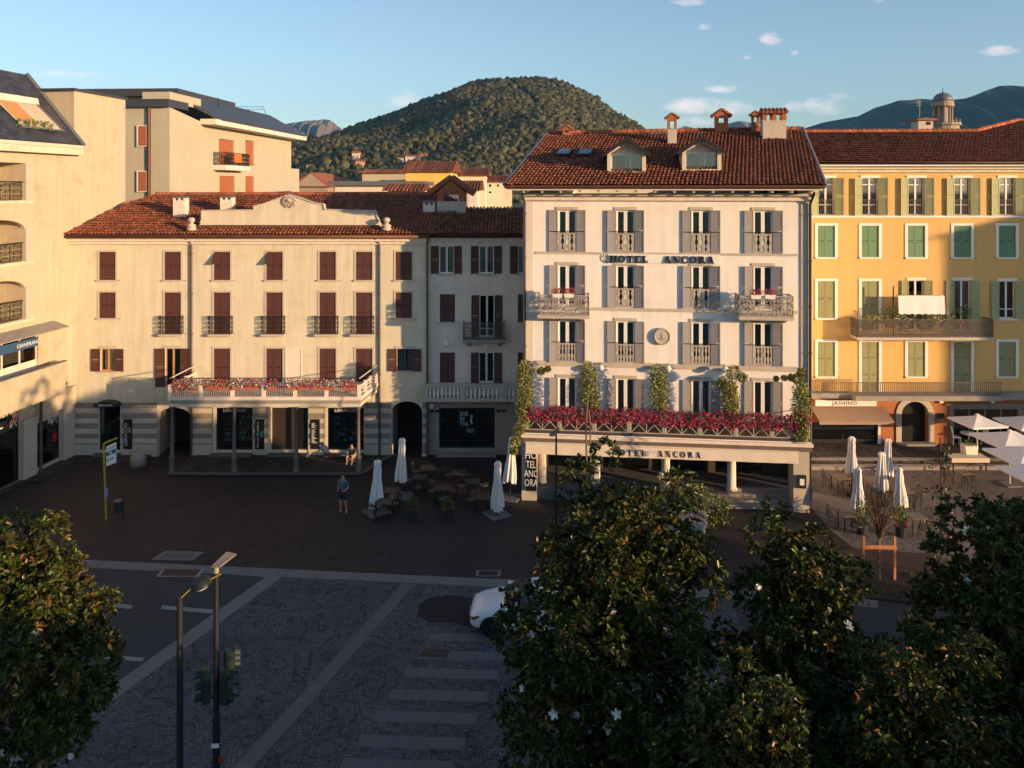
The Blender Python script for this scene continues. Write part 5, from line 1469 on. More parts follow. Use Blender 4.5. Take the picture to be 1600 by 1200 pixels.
rp = [uw(x, y, O, U, W) for x, y in [(1215,252),(1720,252),(1690,190.5),(1590,190.5),(1526,207),(1215,208.5)]]
yr, _ = roof_plane(yel, YI, O, U, W, rp, seed=21, mat='tiley', pitch=.235, r0=.115)
NY = U.cross(W).normalized()
for (p_, q_, n) in (((1215,208.5),(1526,207),40), ((1526,207),(1590,190.5),9), ((1590,190.5),(1690,190.5),12)):
    a, b = YI @ ray_plane(*p_, O, NY), YI @ ray_plane(*q_, O, NY); rg = MB()
    for i in range(n): rg.tube([a.lerp(b, i/n)+V((0,0,.14)), a.lerp(b, (i+1.1)/n)+V((0,0,.11))], [.14,.12], 6)
    rg.build('ridge_tiles', MT['tiley'], yr)['kind'] = 'stuff'
bkr = MB(); a, b = YI @ ray_plane(1215,208.5,O,NY), YI @ ray_plane(1720,207,O,NY); bkr.add([a, b, b+V((0,7,-2.5)), a+V((0,7,-2.5))], [(0,1,2,3)]); bkr.build('roof_back', MT['tiley'], yel)
# long scroll balcony with plants, second floor
bw2 = (yx(1546)-yx(1333))*.97; bs_ = yx(1439.5)*1.0
b2 = balcony(yel, YB.sx(1439.5, .55), yz(522), bw2, 1.05, 1.0, 'trim', 'ironl', .16, False, .12, rr=.013)
for q in (-.42, -.14, .14, .42): MB().prism([(-.002,-.13),(-.8,-.13),(-.7,-.22),(-.002,-.42)], q*bw2-.1, q*bw2+.1, 'x').build('bracket', MT['trimw'], b2)
# white sun sheet
sh = MB(); a, b = YB.sx(1404.5,1.0)-b2.location.x, YB.sx(1477,1.0)-b2.location.x; n = 24; z1, z0 = YB.z(1440,462,1.0)-b2.location.z, YB.z(1440,490,1.0)-b2.location.z
for i in range(n):
    x0, x1 = a+(b-a)*i/n, a+(b-a)*(i+1)/n; 
    f0, f1 = .02*math.sin(i*.7), .02*math.sin((i+1)*.7)
    sh.add([(x0,-1.0+f0,z0-.05*abs(math.sin(i*.9))),(x1,-1.0+f1,z0-.05*abs(math.sin((i+1)*.9))),(x1,-.92,z1),(x0,-.92,z1)], [(0,1,2,3)])
sh.build('sun_sheet', MT['cloth'], b2); MB().tube([(a-.1,-.9,z1),(b+.1,-.9,z1)], .025, 5).build('sheet_bar', MT['ironl'], b2)
MB().tube([(a-.25,-.85,0),(a-.25,-.85,z1+.55)], .04, 5).build('sheet_post', MT['iron'], b2)
# first floor balcony with plain bars
def barbal(a, b, d, zf_, h=.62, n=60):
    m = MB().box(a, b, -d, -.002, zf_-.28, zf_); o = m.build('balcony', MT['concrete'], yel)
    r = MB()
    for i in range(n): x = a+.05+(b-a-.1)*i/(n-1); r.box(x-.01, x+.01, -d+.04, -d+.06, zf_, zf_+.75)
    r.box(a, b, -d+.03, -d+.07, zf_+.75, zf_+.79); r.box(a, b, -d+.03, -d+.07, zf_+.05, zf_+.08); r.build('railing', MT['ironl'], o); return o
barbal(yx(1262), yx(1327)-.02, .55, yz(611)+.0, n=22); bo = barbal(yx(1325), YB.sx(1557, .5), 1.05, yz(611)-.03, n=72)
MB().box(YB.sx(1560,.3), xr, -.5, -.002, yz(621)-.02, yz(611)).build('ledge', MT['concrete'], yel)
# ground floor: shops and stone portal
f = MB(); a, b, c, d = shopL
for x in (a+.05, (a+b)/2, b-.12): f.box(x, x+.07, .1, .17, c, d)
f.box(a, b, .101, .169, c, c+.25); fo = f.build('shop_front', MT['iron'], yel); MB().box(a, b, .13, .138, c+.25, d).build('pane', MT['glass'], fo)
MB().box(b-.02, b+.14, -.06, -.001, zr, d).build('door_jamb', MT['trimw'], yel)
sgn2 = MB().box(yx(1273), yx(1368), -.16, -.001, yz(633.5), yz(624)).build('sign_board', MT['trimw'], yel); put_text('lettering', 'JASHINO', .33, 'blackm', sgn2, (yx(1318), -.165, yz(629)), depth=.004, space=1.15)
aw = MB(); n = 14; a, b = yx(1266), yx(1379); z1, z0 = yz(635), YB.z(1320, 659, 1.4)
for i in range(n):
    x0, x1 = a+(b-a)*i/n, a+(b-a)*(i+1)/n; e0, e1 = .1*i/n, .1*(i+1)/n
    aw.add([(x0,-.1,z1),(x1,-.1,z1),(x1+.02,-1.4,z0+.02*math.sin(i+1)),(x0+.02,-1.4,z0+.02*math.sin(i))], [(3,2,1,0)]); aw.add([(x0,-1.4,z0+.02*math.sin(i)),(x1,-1.4,z0+.02*math.sin(i+1)),(x1,-1.42,z0-.16),(x0,-1.42,z0-.16)], [(3,2,1,0)])
aw.build('awning', MT['awningb'], yel)
a, b, c, d = door; sp = MB(); n = 14; cx = (a+b)/2; r0 = (b-a)/2; zs = d-r0*.95
sp.box(a-.32, a-.001, -.08, -.001, zr, zs); sp.box(b+.001, b+.32, -.08, -.001, zr, zs)
for k in range(n):
    t0, t1 = PI*k/n, PI*(k+1)/n
    sp.prism([(cx-r0*math.cos(t0), zs+r0*.95*math.sin(t0)), (cx-r0*math.cos(t1), zs+r0*.95*math.sin(t1)), (cx-(r0+.32)*math.cos(t1), zs+(r0+.30)*math.sin(t1)), (cx-(r0+.32)*math.cos(t0), zs+(r0+.30)*math.sin(t0))], -.08, -.001, 'y')
spo = sp.build('portal', MT['trim'], yel); arch_fill(MB(), a, b, zs, d, .002, .3, 12).build('portal_arch', MT['trim'], spo)
MB().box(a, b, .36, .40, zr, d).build('door', MT['black'], spo); MB().box(a-.3, b+.3, -.5, -.002, zr, zr+.14).build('door_step', MT['concrete'], spo)
a, b, c, d = shopR; f = MB(); f.box(a-.26, a-.001, -.06, -.001, zr, d+.26); f.box(b+.001, b+.26, -.06, -.001, zr, d+.26); f.box(a, b, -.06, -.001, d, d+.26); f.box(a-.5, b+.5, -.14, -.061, d+.24, d+.34); fo = f.build('shop_surround', MT['greyband'], yel)
MB().box(a, b, .1, .108, c, d).build('pane', MT['glass'], fo); m_ = MB(); [m_.box(a+(b-a)*t-.03, a+(b-a)*t+.03, .06, .14, c, d) for t in (.25,.5,.75)]; m_.build('mullions', MT['greyband'], fo)
MB().box(yx(1464), yx(1474.5), -.05, -.001, yz(653), yz(645)).build('plaque', MT['black'], yel); MB().box(yx(1464), yx(1474.5), -.05, -.001, yz(660), yz(656)).build('plaque', MT['awningb'], yel)
for px in (1469, 1549): MB().box(yx(px)-.1, yx(px)+.1, -.16, -.002, yz(629), yz(623)).build('lamp_box', MT['trimw'], yel)
# ------------------------------------------------------------------ hills and far mountains
def interp(pts, x):
    xs = [p[0] for p in pts]; ys = [p[1] for p in pts]; return np.interp(x, xs, ys)
SIL = [(300,268),(380,252),(440,236),(480,223),(540,206),(600,183),(660,161),(700,144),(735,127),(770,121),(800,119.5),(840,119.5),(880,128),(920,151),(950,176),(975,201),(1010,241),(1060,290),(1200,300)]
YH = 1500.0
def hill_h(X, Y):
    S = (HZ - interp(SIL, 800+X/YH*FP))/FP*YH + CH
    t = np.where(Y < YH, (YH-Y)/760.0, (Y-YH)/520.0)
    n = 6*np.sin(X*.021+Y*.013)+4*np.sin(X*.043-Y*.031)
    return S*np.clip(1-np.abs(t)**1.35, 0, 1) - 9 + n*np.clip(np.abs(t)*2, 0, 1)
gx = np.linspace(-720, 520, 90); gy = np.linspace(700, 2050, 70)
XX, YY = np.meshgrid(gx, gy); ZZ = hill_h(XX, YY)
vs = np.stack([XX, YY, ZZ], -1).reshape(-1, 3); nx = len(gx)
fs = [(j*nx+i, j*nx+i+1, (j+1)*nx+i+1, (j+1)*nx+i) for j in range(len(gy)-1) for i in range(nx-1)]
me = bpy.data.meshes.new('hill'); me.from_pydata(vs.tolist(), [], fs); me.materials.append(M('hillside', (.035,.042,.018), .95, .3, .02)); me.update()
tag(put('hill', me), kind='structure')
# woodland canopy: thousands of crowns nobody could count
import bmesh
bmi = bmesh.new(); bmesh.ops.create_icosphere(bmi, subdivisions=1, radius=1.0)
IV = np.array([v.co[:] for v in bmi.verts]); IF = np.array([[v.index for v in f.verts] for f in bmi.faces]); bmi.free()
def crowns(name, C, Rr, mat, seed, sq=.9):
    rng = np.random.default_rng(seed); n = len(C)
    jit = 1+.8*(rng.random((n, len(IV), 1))-.5)
    P = C[:, None, :] + IV[None]*jit*Rr[:, None, None]*np.array([1, 1, sq])
    F = (np.arange(n)[:, None, None]*len(IV) + IF[None]).reshape(-1).astype(np.int32)
    me = bpy.data.meshes.new(name); P = P.reshape(-1, 3)
    me.vertices.add(len(P)); me.vertices.foreach_set('co', P.astype(np.float32).ravel()); me.loops.add(len(F)); me.loops.foreach_set('vertex_index', F)
    nf = len(F)//3; me.polygons.add(nf); me.polygons.foreach_set('loop_start', np.arange(0, nf*3, 3, dtype=np.int32)); me.materials.append(mat)
    me.update(calc_edges=True); return put(name, me)
rng = np.random.default_rng(2); n = 36000
px = rng.uniform(405, 1090, n); t = rng.random(n)**1.1*1.0; Yc = YH+20 - 760*t; Xc = (px-800)/FP*Yc
gap = np.abs(Xc - (interp([(0,(783-800)/FP*YH),(1,(850-800)/FP*1100)], np.clip((YH-Yc)/420, 0, 1)))) < 6
glade = (((Xc+150)/60)**2 + ((Yc-905)/45)**2 < 1) | (((Xc+95)/45)**2 + ((Yc-930)/35)**2 < 1)
keep = ~(gap & (t < .5)) & ~(glade & (rng.random(n) < .8)); Xc, Yc = Xc[keep], Yc[keep]
Zc = hill_h(Xc, Yc); big = .55+.9*(np.sin(Xc*.05+Yc*.02)*.5+.5)
Rc = rng.uniform(1.7, 4.3, len(Xc))*np.where(rng.random(len(Xc)) < .12, 1.35, 1)*(.8+.25*big)
wood = crowns('woodland', np.stack([Xc, Yc, Zc+Rc*.4*rng.uniform(.2,1.8,len(Xc))], -1), Rc, M('wood_canopy', (.066,.060,.025), .95, .5, .012, bump=1.0, bscale=.9, island=.7, stain=((.085,.065,.025), .4, .02)), 4, 1.15)
tag(wood, 'dark green wood covering the rounded hill behind the roofs', 'woodland', kind='stuff')

def ridge(name, sil, Y, depth, mat, rough, seed, label=None):
    rng = np.random.default_rng(seed); pxx = np.linspace(sil[0][0], sil[-1][0], 160)
    top = (HZ - interp(sil, pxx))/FP*Y + CH
    for o, a in ((9, 1.0), (23, .55), (51, .3)): top += rough*a*np.interp(np.linspace(0, o, 160), np.arange(o+1), rng.uniform(-1, 1, o+1))
    V_ = []; F_ = []; rows = 26
    for j in range(rows):
        t = j/(rows-1); yy = Y - depth*t
        for i in range(160):
            spur = 1+.22*math.sin(i*.55+j*.25)*math.sin(t*PI)+.12*math.sin(i*1.3-j*.4)*math.sin(t*PI)
            V_.append(((pxx[i]-800)/FP*Y, yy, max(top[i]*(1-t**.9)*spur - 12*t, -15)))
    for j in range(rows-1):
        for i in range(159): F_.append((j*160+i, (j+1)*160+i, (j+1)*160+i+1, j*160+i+1))
    me = bpy.data.meshes.new(name); me.from_pydata(V_, [], F_); me.materials.append(mat); me.polygons.foreach_set('use_smooth', [True]*len(F_)); me.update()
    return tag(put(name, me), kind='structure')
mtn = M('forested_mountain', (.008,.022,.022), .95, .3, .006, bump=1.0, bscale=.05)
mtf = M('bare_mountain', (.16,.13,.11), .95, .2, .004, bump=.6, bscale=.02)
ridge('mountain_ridge', [(1180,292),(1225,214),(1260,201),(1300,190),(1340,183),(1370,167),(1402,157),(1440,154),(1480,155),(1510,152),(1540,140),(1562,133),(1600,134),(1680,120),(1800,140),(1950,200)], 3200, 1100, mtn, 5, 5)
ridge('far_peak', [(380,250),(420,215),(445,195),(470,189),(488,187.5),(505,186),(515,188),(540,205),(600,235),(640,260)], 5200, 900, mtf, 6, 7)
ridge('far_range', [(960,260),(1010,225),(1056,204),(1070,197),(1085,201),(1110,206),(1140,194),(1158,190),(1172,193),(1200,205),(1230,213),(1290,240)], 5000, 900, mtf, 5, 9)

# houses scattered on the lower slope
def on_hill(px, py):
    for Y in np.arange(745, 1500, 5.0):
        X = (px-800)/FP*Y
        if HZ-(float(hill_h(np.array(X), np.array(Y)))-CH)/Y*FP <= py: return V((X, Y, float(hill_h(np.array(X), np.array(Y)))))
    return at(px, py, 1200)
def hut(px, py, w, h, Y, wall, label):
    b = on_hill(px, py+1); k = b.y/FP; W_, H_ = w*k, h*k
    r = thing('hillside_house', label, 'house', b, group='houses on the slope')
    MB().box(-W_/2, W_/2, 0, W_*.7, -3, H_+1.5).build('wall', wall, r)
    rf_ = MB(); rf_.prism([(-.5, H_+1.5), (W_*.7+.5, H_+1.5), (W_*.35, H_+1.5+H_*.42)], -W_/2-.6, W_/2+.6, 'x'); rf_.build('roof', MT['tile'], r)
    for q in (-.25, .2):
        MB().box(q*W_-W_*.06, q*W_+W_*.06, -.12, -.01, H_*.35, H_*.7).build('window', MT['dark'], r)
pinkw = M('pink_plaster', (.62,.36,.26), .9, .05); whw = M('pale_house_plaster', (.62,.56,.48), .9, .05)
for (px, py, w, h, wl_, lb) in [(562,262,13,8,pinkw,'small pink house on the hillside clearing'), (556,250,12,8,whw,'pale house among trees above the pink hillside house'), (645,254,24,8,whw,'long pale house under the wood right of the hillside clearing'), (662,252,10,8,whw,'small white house at the right end of the hillside clearing'),
                                (485,267,12,6,whw,'little white house low on the slope behind the left roofs'), (486,247,12,4,whw,'half hidden grey house in the trees left on the slope'), (626,255,9,5,whw,'tiny beige house left of the long pale hillside house')]:
    hut(px, py, w, h, 640, wl_, lb)

# ------------------------------------------------------------------ town roofs behind the bookshop
def townhouse(name, label, px0, px1, pyt, pyb, Y, depth, wall, roof='gable', rmat='tile', rise=.5, wins=(), zb=None, over=.5, axis='x'):
    a, b = at(px0, pyb, Y), at(px1, pyb, Y); zt_ = at(px0, pyt, Y).z; w = b.x-a.x
    r = thing(name, label, 'building', (a.x, Y, 0))
    MB().box(0, w, 0, depth, 0, zt_).build('wall', MT[wall], r)
    if roof == 'flat':
        MB().box(-over, w+over, -over, depth+over, zt_+.002, zt_+.4).build('flat_roof', MT['lead'], r)
    elif axis == 'x':
        m = MB(); m.prism([(-over, zt_-.05), (depth+over, zt_-.05), (depth/2, zt_+rise)], -over, w+over, 'x'); ro = m.build('roof', MT['tileb'], r)
        t = MB(); n = int((w+2*over)/.3); s_ = V((0, depth/2+over, rise+.05))
        for i in range(n): x = -over+(w+2*over)*(i+.5)/n; t.tube([(x, -over, zt_), (x, depth/2, zt_+rise+.03)], .11, 4)
        t.build('roof_tiles', MT[rmat], ro)['kind'] = 'stuff'
    else:
        m = MB(); m.prism([(-over, zt_-.05), (w+over, zt_-.05), (w+over, zt_+.12), (w/2, zt_+rise+.15), (-over, zt_+.12)], -over, depth+over, 'y'); m.build('roof', MT[rmat], r)
        g = MB(); g.prism([(0, zt_), (w, zt_), (w/2, zt_+rise)], -over-.01+.0, -over-.03, 'y'); g.build('gable', MT[wall], r)
    for (x0, x1, y0, y1) in wins:
        p, q = at(x0, y1, Y), at(x1, y0, Y)
        wo = MB().box(p.x-a.x, q.x-a.x, -.06, -.002, p.z, q.z).build('window', MT['white'], r); MB().box(p.x-a.x+.08, q.x-a.x-.08, -.075, -.061, p.z+.08, q.z-.08).build('pane', MT['black'], wo)
    return r
MT['vyellow'] = M('bright_yellow_plaster', (.72,.50,.13), .85, .08, .5, streak=.05)
townhouse('grey_flat_roofed_house', 'grey white flat roofed house just behind the bookshop ridge', 523, 655, 290, 310, 72, 8, 'cream2', 'flat', wins=[(600,613,288.5,294), (635,644,294,300), (552,560,290.5,293)])
townhouse('yellow_gabled_house', 'bright yellow house with red gabled roof behind the grey flat roof', 634, 704, 268, 312, 92, 12, 'vyellow', 'gable', 'tile', 1.3)
townhouse('white_apartment_house', 'white apartment house with red hipped roof behind the yellow gabled house', 704, 758, 274, 312, 104, 14, 'cream2', 'gable', 'tile', 1.1, wins=[(713,722,280,287)])
townhouse('cream_house', 'cream house with small windows beside the hotel roof', 759, 800, 284, 312, 110, 12, 'cream', 'gable', 'tile', .9, wins=[(763,769,287,293),(763,769,298,303),(776,781,287,293)])
townhouse('low_red_roofed_house', 'low house with a dark red roof below the white apartment house', 702, 745, 297, 312, 84, 9, 'cream2', 'gable', 'tile', 1.0)
townhouse('ochre_long_house', 'long weathered ochre house behind the grey flat roof', 566, 640, 270, 300, 118, 10, 'leftw', 'gable', 'tile', .5)
townhouse('brown_gabled_house', 'brown gabled house beside the rear apartment block', 462, 512, 291, 312, 95, 10, 'barlow', 'gable', 'tile', 1.5, axis='y')
townhouse('small_chimney_house', 'small white roof house with vents below the flat roof', 607, 655, 297, 312, 66, 5, 'cream2', 'gable', 'tile', .5)

# bell tower with dome, and a roof cabin with an aerial
TY = 125.0; c = at(1473, 207, TY); k = TY/FP
tow = thing('bell_tower', 'round stone bell tower with columns and dark dome rising behind the yellow building', 'tower', (c.x, c.y, 0))
zt_ = lambda py: at(1473, py, TY).z
MT['tower'] = M('tower_stone', (.34,.27,.20), .9, .2, 1.5, .3, 8)
MB().lathe([(2.6, 0), (2.6, zt_(205)), (2.3, zt_(203)), (2.3, zt_(197)), (2.6, zt_(196)), (2.6, zt_(193))], 12).build('drum', MT['tower'], tow)
for i in range(10):
    t = 2*PI*i/10
    MB().lathe([(.20, zt_(193)), (.16, zt_(190)), (.15, zt_(170)), (.2, zt_(167))], 7, (1.3*math.cos(t), 1.3*math.sin(t), 0)).build('column', MT['tower'], tow)
MB().lathe([(.8, zt_(193)), (.8, zt_(167))], 10).build('core', MT['barlow'], tow)
MB().lathe([(1.55, zt_(167)), (1.65, zt_(166)), (1.6, zt_(162)), (1.5, zt_(160)), (1.55, zt_(158.5))], 16).build('entablature', MT['tower'], tow)
MB().lathe([(1.45, zt_(158.5)), (1.4, zt_(154)), (1.15, zt_(149.5)), (.75, zt_(146.5)), (.2, zt_(145)), (.06, zt_(143)), (.05, zt_(137))], 16).build('dome', MT['lead'], tow, smooth=True)
for i in range(8):
    t = 2*PI*(i+.5)/8; MB().lathe([(.16, zt_(193)), (.2, zt_(191)), (.1, zt_(189)), (.14, zt_(187.5)), (.03, zt_(186))], 6, (2.35*math.cos(t), 2.35*math.sin(t), 0)).build('pinnacle', MT['tower'], tow)
c = at(1441, 210, 60); cab = thing('roof_cabin', 'small roof cabin with a tall aerial in front of the bell tower', 'chimney', (c.x, 60, 0))
q = lambda py: at(1441, py, 60).z
MB().box(-.55, .55, -.5, .6, 14, q(189)).build('wall', MT['trim'], cab); MB().prism([(-.75, q(189)), (.8, q(189)), (.75, q(186.5)), (-.1, q(185)), (-.75, q(187.5))], -.7, .8, 'y').build('roof', MT['tile'], cab)
MB().box(.05, .35, -.53, -.501, q(196), q(191)).build('vent', MT['dark'], cab)
ae = MB(); ae.tube([(-.2,0,q(187)),(-.2,0,q(156))], .025, 5); ae.tube([(-1.0,0,q(161)),(-.2,0,q(160))], .015, 4)
for i in range(8): ae.tube([(-1.0+.1*i,-.14,q(160.8)),(-1.0+.1*i,.14,q(160.8))], .008, 3)
for i in range(4): ae.tube([(-.42,-.0,q(154+3.5*i)),(-.1,0,q(154+3.5*i))], .02, 3)
ae.build('aerial', M('aerial_metal', (.4,.35,.3), .5, .1), cab)

# ------------------------------------------------------------------ magnolias
def blossom_mesh(seed, open_):
    rng = random.Random(seed); mb = MB()
    for ring, (n, tilt, L) in enumerate(((4, 25 if not open_ else 50, .10), (5, 10 if not open_ else 75, .11))):
        for k in range(n):
            a = 2*PI*(k+.5*ring)/n + rng.uniform(-.2, .2); t = R(tilt+rng.uniform(-12, 12))
            d = V((math.cos(a)*math.sin(t), math.sin(a)*math.sin(t), math.cos(t))); s = V((-math.sin(a), math.cos(a), 0)); u = V((0, 0, .02))
            mb.add([(0,0,0), d*L*.5+s*.045+u, d*L+u*1.2, d*L*.5-s*.045+u], [(0,1,2,3)])
            mb.add([d*L*.5*.98, d*L*.9+s*.035+u, d*L*1.12+u, d*L*.9-s*.035+u], [(0,1,2,3)])
    return mb.mesh('blossom', MT['petalw'])
BLO = [blossom_mesh(i, i % 2 == 0) for i in range(4)]
def magnolia_mesh(seed, Rm, zb_, zt_, lean=(0, 0), nros=4000, per=9, peak=.35, topx=.6):
    rng = np.random.default_rng(seed); H_ = zt_-zb_
    nb = 46; blobs = []
    for i in range(nb):
        t = (i+.5)/nb; t = t**.9
        prof = math.sin(min(1, (t+.10)/(peak+.10))*PI/2) if t < peak else math.cos((t-peak)/(1-peak)*PI/2)**topx
        a = i*2.399+rng.uniform(-.4, .4); rr = Rm*prof*rng.uniform(.62, .95)
        br = rng.uniform(.40, 1.0)*(.62+.38*prof)*Rm/3; rr *= rng.choice([1.0, 1.05, 1.2, .82])
        blobs.append((rr*math.cos(a)*.82+lean[0]*t, rr*math.sin(a)*.82+lean[1]*t, zb_+H_*t*.93, br))
    for i in range(26):                      # stray leaders that break the outline
        a = rng.uniform(0, 2*PI); t = rng.uniform(.45, 1.02); q = Rm*(1.05-.62*max(0, t-.4)/.6)*rng.uniform(.75, 1.08)
        blobs.append((q*math.cos(a)+lean[0]*t, q*math.sin(a)+lean[1]*t, zb_+H_*t+.15, rng.uniform(.18, .42)))
    for i in range(10):
        blobs.append((lean[0]*.6+rng.uniform(-.5,.5), lean[1]*.6+rng.uniform(-.5,.5), zb_+H_*(.25+.07*i), Rm*.30))
    w = np.array([b[3]**2 for b in blobs]); w /= w.sum(); ci = rng.choice(len(blobs), nros, p=w)
    B = np.array(blobs)[ci]; d = unit(rng, nros); d[:, 2] = d[:, 2]*.8+.15; d /= np.linalg.norm(d, axis=1, keepdims=True)
    rad = (.70+.36*rng.random((nros, 1))**.8); C = B[:, :3] + d*rad*B[:, 3:4]
    out = C - np.array([lean[0]*.5, lean[1]*.5, zb_+H_*.4]); out /= np.linalg.norm(out, axis=1, keepdims=True)
    ax = d*.8+out*.5+np.array([0, 0, .5]); ax /= np.linalg.norm(ax, axis=1, keepdims=True)
    P = np.repeat(C, per, 0); A = np.repeat(ax, per, 0); n = len(P)
    rv = unit(rng, n); perp = rv - A*(rv*A).sum(1, keepdims=True); perp /= np.linalg.norm(perp, axis=1, keepdims=True)
    th = rng.uniform(.45, 1.45, (n, 1)); D = A*np.cos(th)+perp*np.sin(th)
    P = P + A*rng.uniform(-.05, .06, (n, 1))
    top = np.repeat(rad[:, 0] > .98, per); young = np.repeat(rng.random(nros) < .13, per) & (rng.random(n) < .6)
    L = rng.uniform(.11, .205, n); me = leaf_mesh('foliage', P, D, L, L*.40, [MT['leaf'], MT['leafy']], young.astype(int), seed=seed)
    tk = MB(); tk.tube([(0,0,-.1),(.04,.02,zb_*.5),(lean[0]*.1,lean[1]*.1,zb_+.3),(lean[0]*.4,lean[1]*.4,zb_+H_*.45),(lean[0]*.9,lean[1]*.9,zb_+H_*.93)], [.17,.15,.13,.09,.02], 8)
    tme = tk.mesh('trunk', MT['bark'], True); lb = MB()
    for i in range(0, nb, 2):
        b = blobs[i]; z0 = max(zb_*.8, b[2]-1.2); s0 = V((lean[0]*.4*(z0-zb_)/H_, lean[1]*.4*(z0-zb_)/H_, z0)); e = V(b[:3]); mid = s0.lerp(e, .5)+V((0, 0, -.12))
        lb.tube([s0, mid, e], [.05, .035, .012], 5)
    lme = lb.mesh('limbs', MT['bark'], True)
    outer = np.where(rad[:, 0] > .95)[0]
    return me, tme, lme, C, ax, outer
def place_magnolia(data, label, loc, nblo=10, seed=0, rz=0.0, group='magnolia trees in the foreground'):
    me, tme, lme, C, ax, outer = data
    r = thing('magnolia_tree', label, 'tree', loc, rz, group)
    put('trunk', tme, r); put('limbs', lme, r)['kind'] = 'stuff'; tag(put('crown', me, r), kind='stuff')
    rng = np.random.default_rng(seed+100)
    if nblo:
        vis = [i for i in outer if ax[i][1] < .3 and C[i][2] > 1.5]
        for i in rng.choice(vis, nblo, replace=False):
            o = put('blossom', BLO[int(i) % 4], r, tuple(C[i]+ax[i]*.10)); o.rotation_euler = V(ax[i]).to_track_quat('Z', 'Y').to_euler(); s_ = rng.uniform(.8, 1.35); o.scale = (s_,)*3
    return r
MAG_A = magnolia_mesh(1, 3.0, .7, 8.35, (.5, .2), 6000, 9, .36, .55)
MAG_B = magnolia_mesh(2, 2.3, .5, 7.2, (-.3, .2), 4300, 9, .30)
MAG_C = magnolia_mesh(3, 2.75, .5, 8.4, (.2, .2), 4800, 9, .36)
MAG_D = magnolia_mesh(4, 2.1, 2.3, 7.35, (-.7, .1), 3700, 9, .40)
p = at(945, 292, 19.2); place_magnolia(MAG_A, 'tallest magnolia tree standing in front of the hotel entrance', (p.x, p.y, 0), 24, 1)
p = at(1262, 292, 18.8); place_magnolia(MAG_B, 'lower magnolia tree between the tallest one and the right edge', (p.x, p.y, 0), 16, 2)
p = at(1590, 292, 18.6); place_magnolia(MAG_C, 'magnolia tree filling the lower right corner of the picture', (p.x, p.y, 0), 15, 3)
p = at(72, 292, 19.0); place_magnolia(MAG_D, 'magnolia tree with visible trunk at the lower left edge', (p.x, p.y, 0), 7, 4).scale = (.95,.95,.97)
p = at(1418, 292, 15.4); place_magnolia(MAG_B, 'low magnolia at the bottom edge left of the corner tree', (p.x, p.y, 0), 5, 5, 2.2).scale = (.92,)*3
p = at(1128, 292, 15.2); place_magnolia(MAG_D, 'low magnolia at the bottom edge right of the tallest tree', (p.x+.5, p.y, 0), 4, 6, 1.2).scale = (.84,)*3
# promenade row goes on outside the picture; nearer unseen trees are added for shade
for i, (X, Y_, dt, rz_, s_) in enumerate(((16.0,15.5,MAG_A,1.0,1.28),(20.0,17.5,MAG_C,2.0,1.28),(24.0,15.8,MAG_A,.6,1.18),(28.0,17.0,MAG_B,2.6,1.28),(32.0,15.0,MAG_C,4.0,.98),(36.5,14.0,MAG_B,3.1,.95),(41.5,13.0,MAG_B,1.1,.8),(7.0,8.2,MAG_B,1.4,1.0),(12.0,7.4,MAG_C,.4,.94),(17.5,8.0,MAG_B,2.4,1.0),(23.5,7.0,MAG_C,3.4,.95),(2.8,8.3,MAG_C,5.1,1.0),(-2.0,9.6,MAG_B,.2,1.0))):
    place_magnolia(dt, '%s unseen magnolia outside the picture, placed to cast shade' % ORD[i], (X, Y_, 0), 0, 20+i, rz_, 'magnolia trees along the promenade').scale = (s_,)*3

# young magnolia tied to a tall pole
p = gp(1470, 905); ym = thing('young_magnolia', 'slim young magnolia with sparse leaf tufts tied to a tall thin pole', 'tree', p)
hz_ = lambda py: CH-(py-HZ)/FP*p.y
MB().tube([(0,0,0),(.02,0,2),(-.02,0,hz_(684))], .035, 6).build('support_pole', MT['bark'], ym)
MB().tube([(.08,.02,0),(.06,0,2.5),(.05,0,hz_(720))], [.03,.025,.01], 6).build('trunk', MT['bark'], ym)
blob_leaves('crown', [(.1,0,hz_(708),.3,.3,.32),(-.1,0,hz_(733),.42,.35,.3),(.3,0,hz_(770),.35,.3,.2),(-.35,0,hz_(768),.28,.3,.2),(.1,0,hz_(800),.4,.3,.25),(-.3,0,hz_(830),.5,.4,.3),(.35,0,hz_(850),.5,.4,.3),(0,0,hz_(875),.5,.4,.3)], 26, .20, .085, ['leaf','leafy'], [4,1], ym, 31, .3, quads=2)
# bare multi-stem sapling with orange stakes
p = gp(1373, 908); bs_ = thing('bare_sapling', 'young tree with bare upright twigs held between two orange stakes', 'tree', p)
hq = lambda py: CH-(py-HZ)/FP*p.y
MB().tube([(0,0,0),(0,0,hq(850)),(.02,0,hq(832))], [.07,.06,.06], 7).build('trunk', MT['barkl'], bs_)
tw = MB(); rt_ = random.Random(4)
for i in range(70):
    a = rt_.uniform(0, 2*PI); sp = rt_.uniform(.1, 1.25); h = rt_.uniform(1.0, 2.9)*(1-.25*sp); b0 = V((.02, 0, hq(845)+rt_.uniform(0, .25)))
    m1 = b0+V((math.cos(a)*sp*.3, math.sin(a)*sp*.3, h*.4)); e = b0+V((math.cos(a)*sp, math.sin(a)*sp, h))
    tw.tube([b0, m1, e], [.016,.011,.004], 3, cap=False)
    for q in range(3):
        s0 = m1.lerp(e, .2+.25*q); tw.tube([s0, s0+V((rt_.uniform(-.2,.2), rt_.uniform(-.2,.2), rt_.uniform(.2,.5)))], [.007,.003], 3, cap=False)
tw.build('twigs', M('twig_bark', (.13,.08,.05), .9, .2), bs_)['kind'] = 'stuff'
blob_leaves('crown', [(0,0,hq(815),.5,.4,.6),(0,0,hq(790),.8,.5,.7)], 70, .12, .05, ['jasmine','leafy'], [1,1], bs_, 9, .2)
